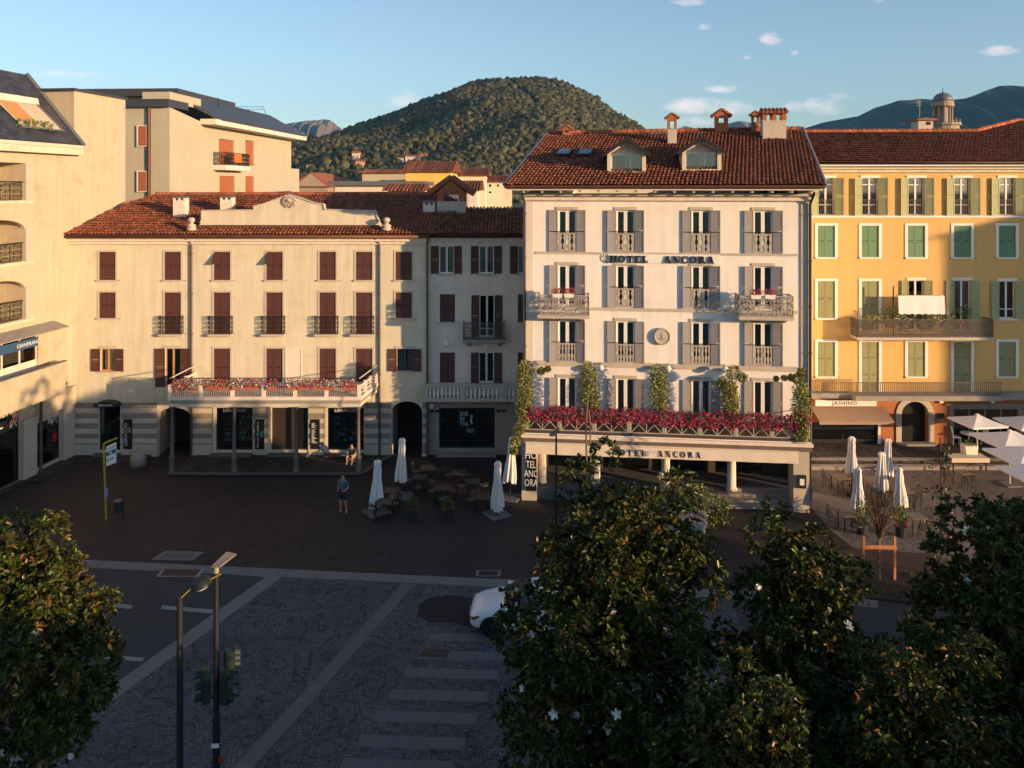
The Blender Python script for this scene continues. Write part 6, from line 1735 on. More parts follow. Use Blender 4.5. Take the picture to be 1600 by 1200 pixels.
stk = thing('tree_stakes', 'orange wooden stakes with a crossbar around the bare sapling', 'stake', p)
for q in (-.60, .62): MB().box(q-.045, q+.045, -.045, .045, 0, hq(838)).build('stake', MT['stake'], stk)
MB().box(-.66, .68, -.075, -.046, hq(857), hq(851)).build('crossbar', MT['stake'], stk)
# two thin bare poles rising through the big magnolia
p = gp(920, 850); bp = thing('slender_poles', 'two slender bare poles rising in front of the hotel flower terrace', 'pole', p)
hq = lambda py: CH-(py-HZ)/FP*p.y
MB().tube([(-.05,0,0),(-.12,0,hq(660)),(-.02,0,hq(615))], [.05,.04,.02], 6).build('pole', MT['barkl'], bp); MB().tube([(.12,0,0),(.06,0,hq(660)),(.0,0,hq(640))], [.04,.035,.02], 6).build('pole', MT['barkl'], bp)

# ------------------------------------------------------------------ hotel greenery
def hot_w(px, py, off): s, z = HT.loc(px, py, off); return HT.mat @ V((s, -off, z))
def vine(label, pts, seed, dens=420, mats=('jasmine','jasmined'), wts=(3,1)):
    P0 = hot_w(pts[0][0], pts[0][1], pts[0][3]); r = thing('climbing_jasmine', label, 'climber', (P0.x, P0.y, 0), group='jasmine climbers on the hotel terrace')
    bl = []; rg = random.Random(seed); ctr = []
    for (px, py, rad, off) in pts:
        q = hot_w(px, py, off) - V((P0.x, P0.y, 0)); ctr.append(q)
        bl.append((q.x, q.y, q.z, rad*rg.uniform(.85, 1.15), rad*.9, rad*1.0))
    blob_leaves('foliage', bl, dens, .10, .06, list(mats), list(wts), r, seed, .35)
    MB().tube([(q.x, q.y, q.z) for q in ctr[:8]], .025, 5).build('stem', MT['bark'], r)
    return r
def colpts(px, y0, y1, off, rad, lean=0, n=8): return [(px+lean*(i/(n-1)), y1+(y0-y1)*i/(n-1), rad*(1-.25*abs(i/(n-1)-.5)), off) for i in range(n)]
vine('long jasmine trailing from the terrace corner down the left hotel pier', colpts(818, 575, 655, 1.9, .46, 4)+[(845,580,.16,1.9),(856,577,.12,1.9),(810,672,.28,2.2),(806,690,.26,2.2),(803,705,.16,2.2)], 51)
vine('leafy jasmine column left of the slender poles on the hotel terrace', colpts(925, 578, 648, 1.7, .47, -6), 52)
vine('straight jasmine column in the middle of the hotel terrace', colpts(1031, 582, 652, 1.7, .47, -2), 53)
vine('twisted jasmine column right of the middle of the hotel terrace', colpts(1143, 600, 655, 1.7, .44, -4)+[(1146,582,.34,1.7),(1160,590,.22,1.7),(1128,600,.2,1.7)], 54)
vine('jasmine column climbing the right end of the hotel terrace', colpts(1252, 610, 682, 1.9, .46, 0)+[(1247,592,.26,1.9),(1252,582,.18,1.9),(1236,590,.13,1.9),(1225,591,.10,1.9),(1213,592,.08,1.9)], 55)
gl_ = ['leftmost', 'second', 'third', 'fourth', 'fifth', 'sixth', 'seventh', 'rightmost']
for i in range(npan):
    P0 = HT.mat @ V(((tl+.12)+pwid*(i+.5), -TD+.16, rz+.42))
    r = thing('flower_trough', '%s trough of pink geraniums on the hotel terrace railing' % gl_[i], 'flowers', P0, HT.ang, 'geranium troughs on the hotel terrace')
    MB().box(-pwid/2+.1, pwid/2-.1, -.02, .24, .0, .22).build('trough', MT['terracotta'], r)
    rq_ = random.Random(300+i); bl = [(-pwid/2+pwid*(k+.5)/6, -.06+rq_.uniform(-.06,.04), .34+rq_.uniform(-.10,.14), .27, .27, rq_.uniform(.26,.44)) for k in range(6)]
    blob_leaves('foliage', bl, 120, .10, .06, ['shrub','jasmined'], [1,1], r, 60+i, .55)
    blob_leaves('petals', bl, 190, .07, .065, ['petalp','petalr'], [5,1], r, 80+i, .80, up=0.0)
# flower boxes on the two ornate hotel balconies
for i, (px, py, lb) in enumerate(((871, 461, 'left box of red geraniums on the left hotel balcony'), (889, 461, 'right box of red geraniums on the left hotel balcony'), (1181, 463, 'left box of pink flowers on the right hotel balcony'), (1203, 463, 'right box of pink flowers on the right hotel balcony'))):
    P0 = hot_w(px, py, 1.1); r = thing('balcony_flower_box', lb, 'flowers', P0, HT.ang, 'flower boxes on the hotel balconies')
    MB().prism([(-.22,-.12),(.22,-.12),(.26,.08),(-.26,.08)], -.1, .1, 'y').build('box', MT['cloth'], r)
    bl = [(-.14+.14*k, 0, .18, .16, .13, .15) for k in range(3)]
    blob_leaves('foliage', bl, 30, .07, .045, ['shrub'], [1], r, 90+i, .4); blob_leaves('petals', bl, 70, .06, .05, ['petalr' if i < 2 else 'petalp'], [1], r, 95+i, .8, up=0)
# shrubs below the portico
def shrub(name, label, px, py, Y, blobs, seed, mats=('shrub','jasmined'), dens=220, L=.10):
    P0 = V(((px-800)/FP*Y, Y, 0)); r = thing(name, label, 'shrub', P0)
    blob_leaves('foliage', blobs, dens, L, L*.5, list(mats), [2,1], r, seed, .3); MB().tube([(0,0,0),(.05,0,.6),(0,0,1.1)], [.05,.04,.02], 6).build('stem', MT['bark'], r)
shrub('clipped_bush', 'tall clipped bush under the awning in front of the hotel columns', 1048, 0, 37.0, [(0,0,.8+.42*k,.75-.06*k,.6,.5) for k in range(4)], 71, ('jasmine','shrub'), 300)
shrub('bamboo_hedge', 'green feathery hedge left of the hotel steps', 1098, 0, 36.3, [(-.9,0,1.2,.6,.5,.7),(-.2,0,1.3,.6,.5,.8),(.4,0,1.0,.6,.5,.8),(.9,.1,.7,.45,.4,.6),(.1,0,.5,1.1,.5,.5)], 72, ('shrub','jasmine'), 330, .14)
# terrace of the bookshop: flower boxes along the rail
fpx = [281, 302, 332, 350, 371, 394, 424, 455, 474, 496, 514, 545]
for i, px_ in enumerate(fpx):
    q = at(px_, 604, YT+.05); r = thing('flower_box', '%s flower box from the left on the bookshop terrace rail' % ORD[i], 'flowers', q, 0, 'flower boxes on the bookshop terrace')
    MB().prism([(-.26,-.18),(.26,-.18),(.30,.02),(-.30,.02)], -.1, .1, 'y').build('box', MT['terracotta'], r)
    bl = [(-.22+.22*k, 0, .15, .24, .2, .22) for k in range(3)]
    blob_leaves('foliage', bl, 55, .085, .05, ['shrub','jasmine'], [2,1], r, 110+i, .4)
    blob_leaves('petals', bl, 60, .08, .07, ['petalr','petalw','petalp'], [[4,1,2],[1,4,1],[3,2,3]][i % 3], r, 130+i, .85, up=0)
# plants on the big yellow-house balcony
for i, (px_, py, kind_, lb) in enumerate(((1388,497,'shrub','dark bushy plant by the sheet post on the yellow house balcony'), (1411,497,'petalw','white flowering plant under the left end of the sun sheet'), (1440,497,'shrub','trailing plant below the middle of the sun sheet'), (1474,497,'petalw','white flowering plant under the right end of the sun sheet'), (1503,494,'jasmined','tall dark plant right of the sun sheet on the balcony'), (1365,499,'jasmine','pale green plant at the left end of the yellow house balcony'))):
    s_, z_ = YB.loc(px_, py+14, .9); P0 = YB.mat @ V((s_, -.85, z_)); r = thing('balcony_plant', lb, 'plant', P0, 0, 'plants on the yellow house balcony')
    MB().lathe([(.13,0),(.19,.26),(.2,.3)], 8).build('pot', MT['terracotta'], r)
    tall = .25 if i in (0, 4) else .0
    bl = [(-.3+.3*k, 0, .48+tall*k*.5, .3, .22, .28+tall) for k in range(3)]
    blob_leaves('foliage', bl, 90, .12, .06, ['jasmined' if kind_ == 'petalw' else kind_], [1], r, 150+i, .3)
    if kind_ == 'petalw': blob_leaves('petals', bl, 40, .08, .07, ['petalw'], [1], r, 160+i, .9, up=0)

# low ground cover in the tree bed
gb = [gp(x, y) for x, y in ((1275,905),(1290,885),(1310,915),(1325,880),(1345,922),(1400,930),(1425,905),(1440,938),(1460,915),(1480,940),(1500,920),(1300,870))]
gc = blob_leaves('ground_cover', [(q.x, q.y, .12, .45, .35, .16) for q in gb], 90, .12, .05, ['shrub','jasmined','leafy'], [2,2,1], None, 400, .1)
tag(gc, 'sparse low plants on the soil around the staked sapling', 'ground cover', kind='stuff')
# ------------------------------------------------------------------ closed and open parasols
def closed_canopy(h, r, seed):
    rng = random.Random(seed); mb = MB(); n = 72; ph = rng.uniform(0, 6)
    prof = [(.03,h),(.10,h-.02),(.16,h-.12),(.13,h-.22),(.15,h-.45),(.17,h*.6),(.20,h*.35),(.24,h*.14),(.25,0)]
    b = len(mb.v)
    for i, (rr, z) in enumerate(prof):
        for k in range(n):
            t = 2*PI*k/n; amp = .10+.24*i/len(prof)
            f = (1+amp*math.sin(t*8+ph+i*.25)+.16*math.sin(t*3+ph*2+i*.45))*(.86 if i == 5 else 1)
            zz = z - (.10*(.5+.5*math.sin(t*8+ph))+.08*math.sin(t*2+ph) if i == len(prof)-1 else 0)
            mb.v.append((rr*f*r/.25*math.cos(t), rr*f*r/.25*math.sin(t), zz))
    for i in range(len(prof)-1):
        for k in range(n): mb.f.append([b+i*n+k, b+(i+1)*n+k, b+(i+1)*n+(k+1) % n, b+i*n+(k+1) % n]); mb.m.append(0)
    mb.f.append([b+k for k in range(n)]); mb.m.append(0)
    return mb.mesh('canopy', MT['cloth'], True)
slabm = MB()
for q in (-1, 1):
    for e in (-1, 1): slabm.box(q*.27-.25, q*.27+.25, e*.27-.25, e*.27+.25, .01, .07)
slabm = slabm.mesh('base_slabs', MT['graniteb'])
def closed_parasol(px, ytop, ycl, ybase, label, seed, r=.24, lean=0.0, slabs=True, group='closed parasols'):
    p = gp(px, ybase); z = lambda py: CH-(py-HZ)/FP*p.y
    o = thing('closed_parasol', label, 'parasol', p, seed*.7, group)
    h = z(ytop)-z(ycl); c = put('canopy', closed_canopy(h, r, seed), o, (0, 0, z(ycl))); c.rotation_euler = (0, lean, 0)
    MB().tube([(0,0,.06),(0,0,z(ytop)+.05)], .025, 6).build('pole', MT['iron'], o)
    MB().tube([(-.0,-r*.9,z(ycl)+h*.42),(r*.9,0,z(ycl)+h*.43),(0,r*.9,z(ycl)+h*.42),(-r*.9,0,z(ycl)+h*.41),(0,-r*.9,z(ycl)+h*.42)], .018, 4).build('strap', MT['cloth'], c)
    c.children[0].location = (0, 0, -z(ycl))
    if slabs:
        for q in (-1, 1):
            for e in (-1, 1): put('base_slab', cached('uslab', lambda: MB().box(-.25,.25,-.25,.25,.01,.07).mesh('base_slab', MT['graniteb'])), o, (q*.27, e*.27, 0))
    else: MB().lathe([(.28,.01),(.28,.06),(.05,.09),(.04,.3)], 12).build('base', MT['iron'], o)
closed_parasol(588, 719, 788, 801, 'closed white parasol nearest the standing person in the square', 1, .27, .03)
closed_parasol(627, 685, 750, 776, 'closed white parasol in front of the arched passage', 2, .25, .04)
closed_parasol(777, 720, 794, 805, 'closed white parasol on paving slabs left of the hotel pier', 3, .26, -.03)
closed_parasol(797, 682, 751, 778, 'closed bluish white parasol half behind the jasmine at the hotel corner', 4, .27, -.05)
closed_parasol(1331, 682, 737, 775, 'closed white parasol nearest the hotel in the right plaza, back row', 5, .25, 0, False)
closed_parasol(1388, 685, 741, 770, 'closed white parasol right of the portal step, rearmost in the right plaza', 6, .22, 0, False)
closed_parasol(1377, 706, 762, 790, 'closed white parasol in the middle of the right plaza group', 7, .26, .02, False)
closed_parasol(1340, 731, 792, 815, 'closed white parasol in front above the left potted shrub', 8, .24, .02, False)
closed_parasol(1406, 730, 788, 812, 'closed white parasol in front above the right potted shrub', 9, .25, -.02, False)
def open_parasol(px, py, Y, half, label, rz):
    c = at(px, py, Y); o = thing('open_parasol', label, 'parasol', (c.x, c.y, 0), rz, 'open parasols at the right edge')
    zt_ = c.z; mb = MB(); n = 10; dz = half*.32
    for s_ in range(4):
        M4 = Matrix.Rotation(s_*PI/2, 4, 'Z'); b = len(mb.v)
        for i in range(n+1):
            t = i/n
            for j in range(9):
                u = -1+2*j/8; x = half*t*u; y = -half*t; sag = .10*half*math.sin(t*PI)*(.6-.4*abs(u)) + .05*half*t*(1-u*u)
                mb.v.append(tuple(M4 @ V((x*(1-.02*(1-abs(u))), y*(1-.05*t*(1-u*u)), zt_-dz*t-sag*.5))))
        for i in range(n):
            for j in range(8): mb.f.append([b+i*9+j, b+(i+1)*9+j, b+(i+1)*9+j+1, b+i*9+j+1]); mb.m.append(0)
        # valance
        b = len(mb.v)
        for j in range(9):
            p_ = mb.v[b-9+j]; mb.v.append((p_[0], p_[1], p_[2]-.10))
        for j in range(8): mb.f.append([b-9+j, b+j, b+j+1, b-8+j]); mb.m.append(0)
    mb.build('canopy', MT['cloth'], o, smooth=False)
    MB().tube([(0,0,.05),(0,0,zt_+.08)], .03, 8).build('pole', MT['white'], o)
    MB().lathe([(.06,zt_-.01),(.14,zt_+.02),(.10,zt_+.07),(.02,zt_+.1)], 8).build('cap', MT['cloth'], o)
    for k in range(4):
        a = PI/4+k*PI/2; MB().tube([(0,0,zt_-.45),(math.cos(a)*half*.8,math.sin(a)*half*.8,zt_-dz*.62)], .012, 4).build('rib', MT['white'], o)
    MB().box(-.4,.4,-.4,.4,.01,.08).build('base', MT['graniteb'], o)
    z_up = .42 if c.y > 43.9 else 0
open_parasol(1527, 649, 44.3, 1.05, 'smallest open white parasol in front of the grey framed shop window', R(8))
open_parasol(1604, 650, 44.3, 1.15, 'open white parasol cut by the right edge, highest of the open group', R(5))
open_parasol(1578, 674, 41.6, 1.35, 'open white parasol with sunlit top, second from above', R(6))
open_parasol(1604, 699, 39.0, 1.35, 'open white parasol at the right edge below the sunlit one', R(4))
open_parasol(1632, 727, 36.6, 1.4, 'lowest open white parasol at the right edge above the magnolia', R(5))

# ------------------------------------------------------------------ tables, chairs, pots
def table_proto(mat_top, leg):
    r = thing('cafe_table', 'x', 'table', (0, 0, 0), group='cafe tables')
    MB().box(-.36,.36,-.36,.36,.72,.75).build('table_top', MT[mat_top], r)
    lm = MB().box(-.02,.02,-.02,.02,.01,.72).mesh('leg', MT[leg])
    for q in (-.31,.31):
        for e in (-.31,.31): put('leg', lm, r, (q, e, 0))
    return r
def chair_proto(mat, seat):
    r = thing('cafe_chair', 'x', 'chair', (0, 0, 0), group='cafe chairs')
    MB().lathe([(.20,.44),(.22,.45),(.22,.47),(.20,.48)], 12).build('seat', MT[seat], r)
    b = MB(); b.tube([(-.19,.17,.46),(-.20,.23,.75),(-.12,.26,.90),(0,.27,.94),(.12,.26,.90),(.20,.23,.75),(.19,.17,.46)], .014, 6)
    for q in (-.1, 0, .1): b.tube([(q,.19,.47),(q,.265,.92-abs(q)*.3)], .010, 5)
    b.build('backrest', MT[mat], r)
    for q in (-1, 1):
        for e in (-1, 1):
            MB().tube([(q*.15,e*.15,.45),(q*.20,e*.20,.012)], .013, 5).build('leg', MT[mat], r)
    a = MB()
    for q in (-1, 1): MB().tube([(q*.20,.2,.68),(q*.24,.0,.68),(q*.20,-.14,.46)], .011, 5).build('armrest', MT[mat], r)
    return r
tb = table_proto('darkwood', 'iron'); tw_ = table_proto('barkl', 'iron'); ch_ = chair_proto('iron', 'ironl')
def row(lbl, i, where): return '%s %s %s' % (ORD[i], lbl, where)
first = {'t': True, 'w': True, 'c': True}
def place(proto, key, loc, rz, label, group):
    if first[key]: first[key] = False; o = proto; o.location = loc; o.rotation_euler = (0, 0, rz); o['label'] = label
    else: o = copy_tree(proto, None, loc, rz, label)
    o['group'] = group
    return o
LT = [(612,790),(655,768),(668,752),(690,786),(716,760),(738,775),(752,800),(600,808)]
LN = ['by the leftmost parasol','under the arched passage parasol','nearest the arched passage','in the middle front of the bar','straight before the bar window','right of the middle of the bar seats','by the parasol on the slabs','in front of the person\'s parasol']
rgc = random.Random(12)
for i, (px, py) in enumerate(LT):
    p = gp(px, py); place(tb, 't', p, rgc.uniform(-.2, .2), 'dark cafe table %s' % LN[i], 'cafe tables outside the bar')
    for k in range(3 if i % 2 else 2):
        a = rgc.uniform(0, .5)+k*2*PI/3+.4; q = V((math.cos(a), math.sin(a)))*.62
        place(ch_, 'c', (p.x+q.x, p.y+q.y, 0), a-PI/2, 'dark metal chair %s of the table %s' % (['right', 'left', 'in front'][k] , LN[i]), 'cafe chairs outside the bar')
RT = [((1313,768),'at the back left of the right plaza'),((1362,772),'behind the middle parasol of the right plaza'),((1325,828),'in front of the left potted shrub'),((1432,832),'right of the right potted shrub'),((1412,790),'behind the right front parasol'),((1505,760),'under the open parasols')]
for i, ((px, py), nm) in enumerate(RT):
    p = gp(px, py); place(tw_, 'w', p, rgc.uniform(-.15, .15), 'brown topped cafe table %s' % nm, 'cafe tables in the right plaza')
    for k in range(3):
        a = k*2*PI/3+rgc.uniform(.2, .9); q = V((math.cos(a), math.sin(a)))*.66
        place(ch_, 'c', (p.x+q.x, p.y+q.y, 0), a-PI/2, 'rounded metal chair %s of the table %s' % (['right', 'left', 'in front'][k], nm), 'cafe chairs in the right plaza')
# white dining chairs outside the grey framed shop
def white_chair(p, rz, label):
    r = thing('white_chair', label, 'chair', p, rz, 'white chairs outside the framed shop')
    MB().box(-.22,.22,-.22,.22,.42,.48).build('seat', MT['white'], r); MB().prism([(.16,.48),(.22,.48),(.32,1.05),(.27,1.06)], -.21, .21, 'x').build('backrest', MT['white'], r)
    for q in (-.19,.19):
        for e in (-.19,.19): MB().tube([(q,e,.42),(q*1.05,e*1.1,.0)], .02, 5).build('leg', MT['white'], r)
white_chair(gp(1494, 694, .42), R(75), 'white high backed chair left of the white planter'); white_chair(gp(1534, 694, .42), R(-80), 'white high backed chair right of the white planter')
wt = thing('white_table', 'pale round table between the two white high backed chairs', 'table', gp(1514, 697, .42)); MB().lathe([(.45,.72),(.48,.74),(.48,.76),(.45,.77)], 16).build('table_top', MT['white'], wt); MB().lathe([(.22,.01),(.05,.06),(.04,.72)], 10).build('pedestal', MT['white'], wt)
pl = thing('white_planter', 'tapered cream planter with a small plant at the pavement edge', 'planter', gp(1514, 716, .435)); MB().prism([(-.26,0),(.26,0),(.36,.75),(-.36,.75)], -.3, .3, 'y').build('pot', MT['trimw'], pl); blob_leaves('foliage', [(0,0,.85,.25,.2,.2)], 90, .16, .06, ['shrub'], [1], pl, 77, .2)
fl2 = thing('cloth_covered_table', 'table with a white cloth behind the lower right magnolia', 'table', gp(1510, 733, 0)); mb = MB(); mb.box(-1.0,1.0,-.4,.4,.70,.74); mb.build('table_top', MT['awning'], fl2)
[MB().box(q-.03,q+.03,e-.03,e+.03,.01,.70).build('leg', MT['iron'], fl2) for q in (-.9,.9) for e in (-.32,.32)]; MB().box(-1.03,1.03,-.43,-.405,.50,.738).build('cloth_edge', MT['awning'], fl2)
def pot(px, py, label, h, mats, seed, petal=None, mat='plastic'):
    r = thing('potted_plant', label, 'plant', gp(px, py), 0, 'potted plants by the cafe seats'); MB().lathe([(.20,.0),(.27,.42),(.29,.44),(.29,.48),(.25,.48)], 12).build('pot', MT[mat], r)
    bl = [(0,0,.55+h*.25*k,.30-.03*k,.28,.22) for k in range(4)]
    blob_leaves('foliage', bl, 90, .13, .05, list(mats), [2,1], r, seed, .2)
    if petal: blob_leaves('petals', bl[:1], 35, .07, .06, [petal], [1], r, seed+1, .9)
pot(644, 812, 'dark pot with red flowers left of the bar seating front', .5, ('shrub','jasmined'), 201, 'petalr'); pot(700, 812, 'dark pot with orange flowers in the middle of the bar seating front', .4, ('shrub','jasmined'), 203, 'petalr')
pot(1347, 834, 'black pot with a tall green shrub under the left front parasol', .95, ('shrub','jasmine'), 205); pot(1408, 838, 'black pot with a leafy shrub and orange flowers under the right front parasol', .8, ('shrub','jasmine'), 207, 'petalr')

# ------------------------------------------------------------------ street furniture
p = gp(166, 811); h = lambda py, Y=p.y: CH-(py-HZ)/FP*Y
bs = thing('bus_stop_sign', 'yellow bus stop pole with a tilted white timetable board', 'sign', p)
tp_ = V((-.05, 0, h(692))); MB().tube([(0,0,0),(-.12,0,h(697)),(-.10,-.02,h(693)),(.52,-.05,h(684))], .045, 8).build('pole', MT['yellowp'], bs)
bd = MB(); x0_, x1_ = .03, .50
bd.add([(x0_,-.05,h(728)),(x1_,-.09,h(722)),(x1_,-.09,h(690)),(x0_,-.05,h(697)),(x0_,-.01,h(728)),(x1_,-.05,h(722)),(x1_,-.05,h(690)),(x0_,-.01,h(697))], [(0,1,2,3),(7,6,5,4),(0,3,7,4),(1,5,6,2),(3,2,6,7),(0,4,5,1)])
bo = bd.build('board', MT['text'], bs)
def band(f0, f1, mat, g0=.0, g1=1.0):
    z = lambda t, u: (h(728)+(h(697)-h(728))*t)*(1-u)+(h(722)+(h(690)-h(722))*t)*u
    P = lambda t, u: (x0_+(x1_-x0_)*u, -.053-.04*u-.003, z(t, u)); MB().add([P(f0,g0),P(f0,g1),P(f1,g1),P(f1,g0)], [(0,1,2,3)]).build('print_band', mat, bo)
band(.50, .70, MT['blue'], .02, .98); band(.55, .65, MT['text'], .3, .6); band(.22, .34, M('green_print', (.15,.4,.1), .6, .05), .05, .25); band(.22, .34, M('grey_print', (.35,.37,.4), .6, .05), .3, .8); band(.80, .86, M('grey_print2', (.4,.4,.42), .6, .05), .1, .9)
MB().lathe([(.075,1.05),(.075,1.4)], 8).build('sticker', M('sticker_blue', (.25,.3,.5), .6, .3, 20), bs)
p = gp(187, 810); bn = thing('litter_bin', 'dark litter bin on a post beside the bus stop pole', 'bin', p)
MB().tube([(.12,.05,0),(.12,.05,1.0)], .035, 6).build('post', MT['iron'], bn); MB().lathe([(.13,.28),(.16,.34),(.20,.78),(.21,.80),(.19,.80)], 12, (-.08,0,0)).build('bucket', MT['plastic'], bn); MB().lathe([(.21,.80),(.22,.83),(.18,.86)], 12, (-.08,0,0)).build('rim', MT['ironl'], bn)
p = gp(216, 727); st = MB().lathe([(.42,0),(.42,.42),(.38,.55),(.27,.66),(.12,.72),(.02,.73)], 16); so = st.build('stone_bollard', MT['concrete'], None, p, smooth=True); tag(so, 'squat round stone bollard at the end of the grey pavement', 'bollard')
# street lamp with hooded lantern
p = gp(281, 292+FP*CH/16.8); z = lambda py: CH-(py-HZ)/FP*p.y
l1 = thing('street_lamp', 'thick black street lamp with a hooded lantern on a thin arm', 'street lamp', p)
MB().tube([(0,0,0),(0,0,z(940)),(0,0,z(934))], [.075,.065,.07], 10).build('pole', MT['pole'], l1); ax_ = lambda px: (px-281)/FP*p.y
MB().tube([(0,0,z(936)),(ax_(296),0,z(922)),(ax_(345),0,z(897))], .012, 6).build('arm', MT['yellowp'], l1)
hd = MB(); n = 12
hd.lathe([(.02,.17),(.10,.16),(.17,.10),(.215,.0),(.22,-.03),(.19,-.05),(.05,-.06)], n); hd.xf(Matrix.Translation((ax_(315),0,z(913))) @ Matrix.Rotation(R(-18),4,'Y')); ho = hd.build('lantern', MT['pole'], l1, smooth=True)
ds = MB().lathe([(.02,-.02),(.15,-.02),(.12,-.06),(.03,-.09)], n).xf(Matrix.Translation((ax_(315),0,z(915))) @ Matrix.Rotation(R(-18),4,'Y')); ds.build('lamp_glass', MT['lampglass'], ho)
# street lamp with flat head, carrying traffic signals
p = gp(338, 292+FP*CH/17.6); z2 = lambda py: CH-(py-HZ)/FP*p.y; ax2 = lambda px: (px-338)/FP*p.y
l2 = thing('signal_lamp_post', 'tall slim lamp post with flat head carrying the traffic signals', 'street lamp', p)
MB().tube([(0,0,0),(0,0,z2(1120)),(0,0,z2(1119)),(0,0,z2(1000)),(0,0,z2(895))], [.085,.085,.07,.065,.045], 10).build('pole', MT['pole'], l2)
MB().tube([(0,0,z2(895)),(0,0,z2(882))], .055, 8).build('collar', M('weathered_zinc', (.35,.28,.2), .5, .15), l2)
hd = MB(); hd.add([(ax2(333),-.10,z2(884)),(ax2(347),-.12,z2(883)),(ax2(368),.05,z2(869)),(ax2(352),.08,z2(867)),(ax2(333),-.10,z2(881)),(ax2(347),-.12,z2(880)),(ax2(368),.05,z2(866.5)),(ax2(352),.08,z2(864.5))], [(3,2,1,0),(4,5,6,7),(0,1,5,4),(1,2,6,5),(2,3,7,6),(3,0,4,7)])
hd.build('lamp_head', M('zinc_head', (.22,.19,.17), .5, .1, metal=.3), l2)
st_ = MB().box(ax2(338)-.08, ax2(338)+.085, -.10, -.075, z2(1164), z2(1158)); st_.build('sticker', MT['text'], l2)
MB().lathe([(.04,z2(1190)),(.06,z2(1187)),(.06,z2(1181)),(.03,z2(1178))], 8, (ax2(347),-.05,0)).build('call_button', M('orange_box', (.22,.06,.02), .6, .1), l2)
def signal(name, label, x, rz, zt_, zb_):
    s = thing(name, label, 'traffic light', (p.x+x, p.y, 0), rz, 'traffic signals on the lamp post')
    MB().box(-.13,.13,-.09,.09,zb_,zt_).build('housing', MT['tlgreen'], s)
    hh = (zt_-zb_)/3
    for k in range(3):
        zc_ = zb_+hh*(k+.5); v = MB(); n = 10; r_ = .105
        for i in range(n):
            a0, a1 = R(-20)+R(220)*i/n, R(-20)+R(220)*(i+1)/n
            v.add([(r_*math.cos(a0),-.101,zc_+r_*math.sin(a0)),(r_*math.cos(a1),-.101,zc_+r_*math.sin(a1)),(r_*math.cos(a1)*1.02,-.22,zc_-.03+r_*math.sin(a1)),(r_*math.cos(a0)*1.02,-.22,zc_-.03+r_*math.sin(a0))], [(0,1,2,3)])
        v.build('visor', MT['tlgreen'], s); MB().lathe([(.11,0),(.08,.03),(.02,.04)], 12).xf(Matrix.Translation((0,-.10,zc_)) @ Matrix.Rotation(R(90),4,'X')).build('lens', MT['black'], s)
signal('traffic_light', 'left green traffic signal facing left on the lamp post', ax2(322), R(-75), z2(1042), z2(1096)); signal('traffic_light', 'right green traffic signal facing right on the lamp post', ax2(354), R(80), z2(1044), z2(1097))
signal('pedestrian_signal', 'small tilted signal above the right traffic signal', ax2(358), R(120), z2(1016), z2(1042))
sb = MB(); [sb.tube([(ax2(325),0,z2(y)),(ax2(352),0,z2(y))], .02, 6) for y in (1050, 1090)]; sb.build('signal_bracket', MT['pole'], l2)
# lamp post in front of the hotel
p = gp(869, 855); z3_ = lambda py: CH-(py-HZ)/FP*p.y
l3 = thing('slim_lamp_post', 'slim black lamp post with small flat head before the hotel awning', 'street lamp', p)
MB().tube([(0,0,0),(0,0,z3_(678))], [.06,.04], 8).build('pole', MT['iron'], l3); MB().prism([(-.30,z3_(680)),(.02,z3_(671)),(.12,z3_(669)),(.10,z3_(675)),(-.12,z3_(681))], -.12, .12, 'y').build('lamp_head', MT['granite'], l3)

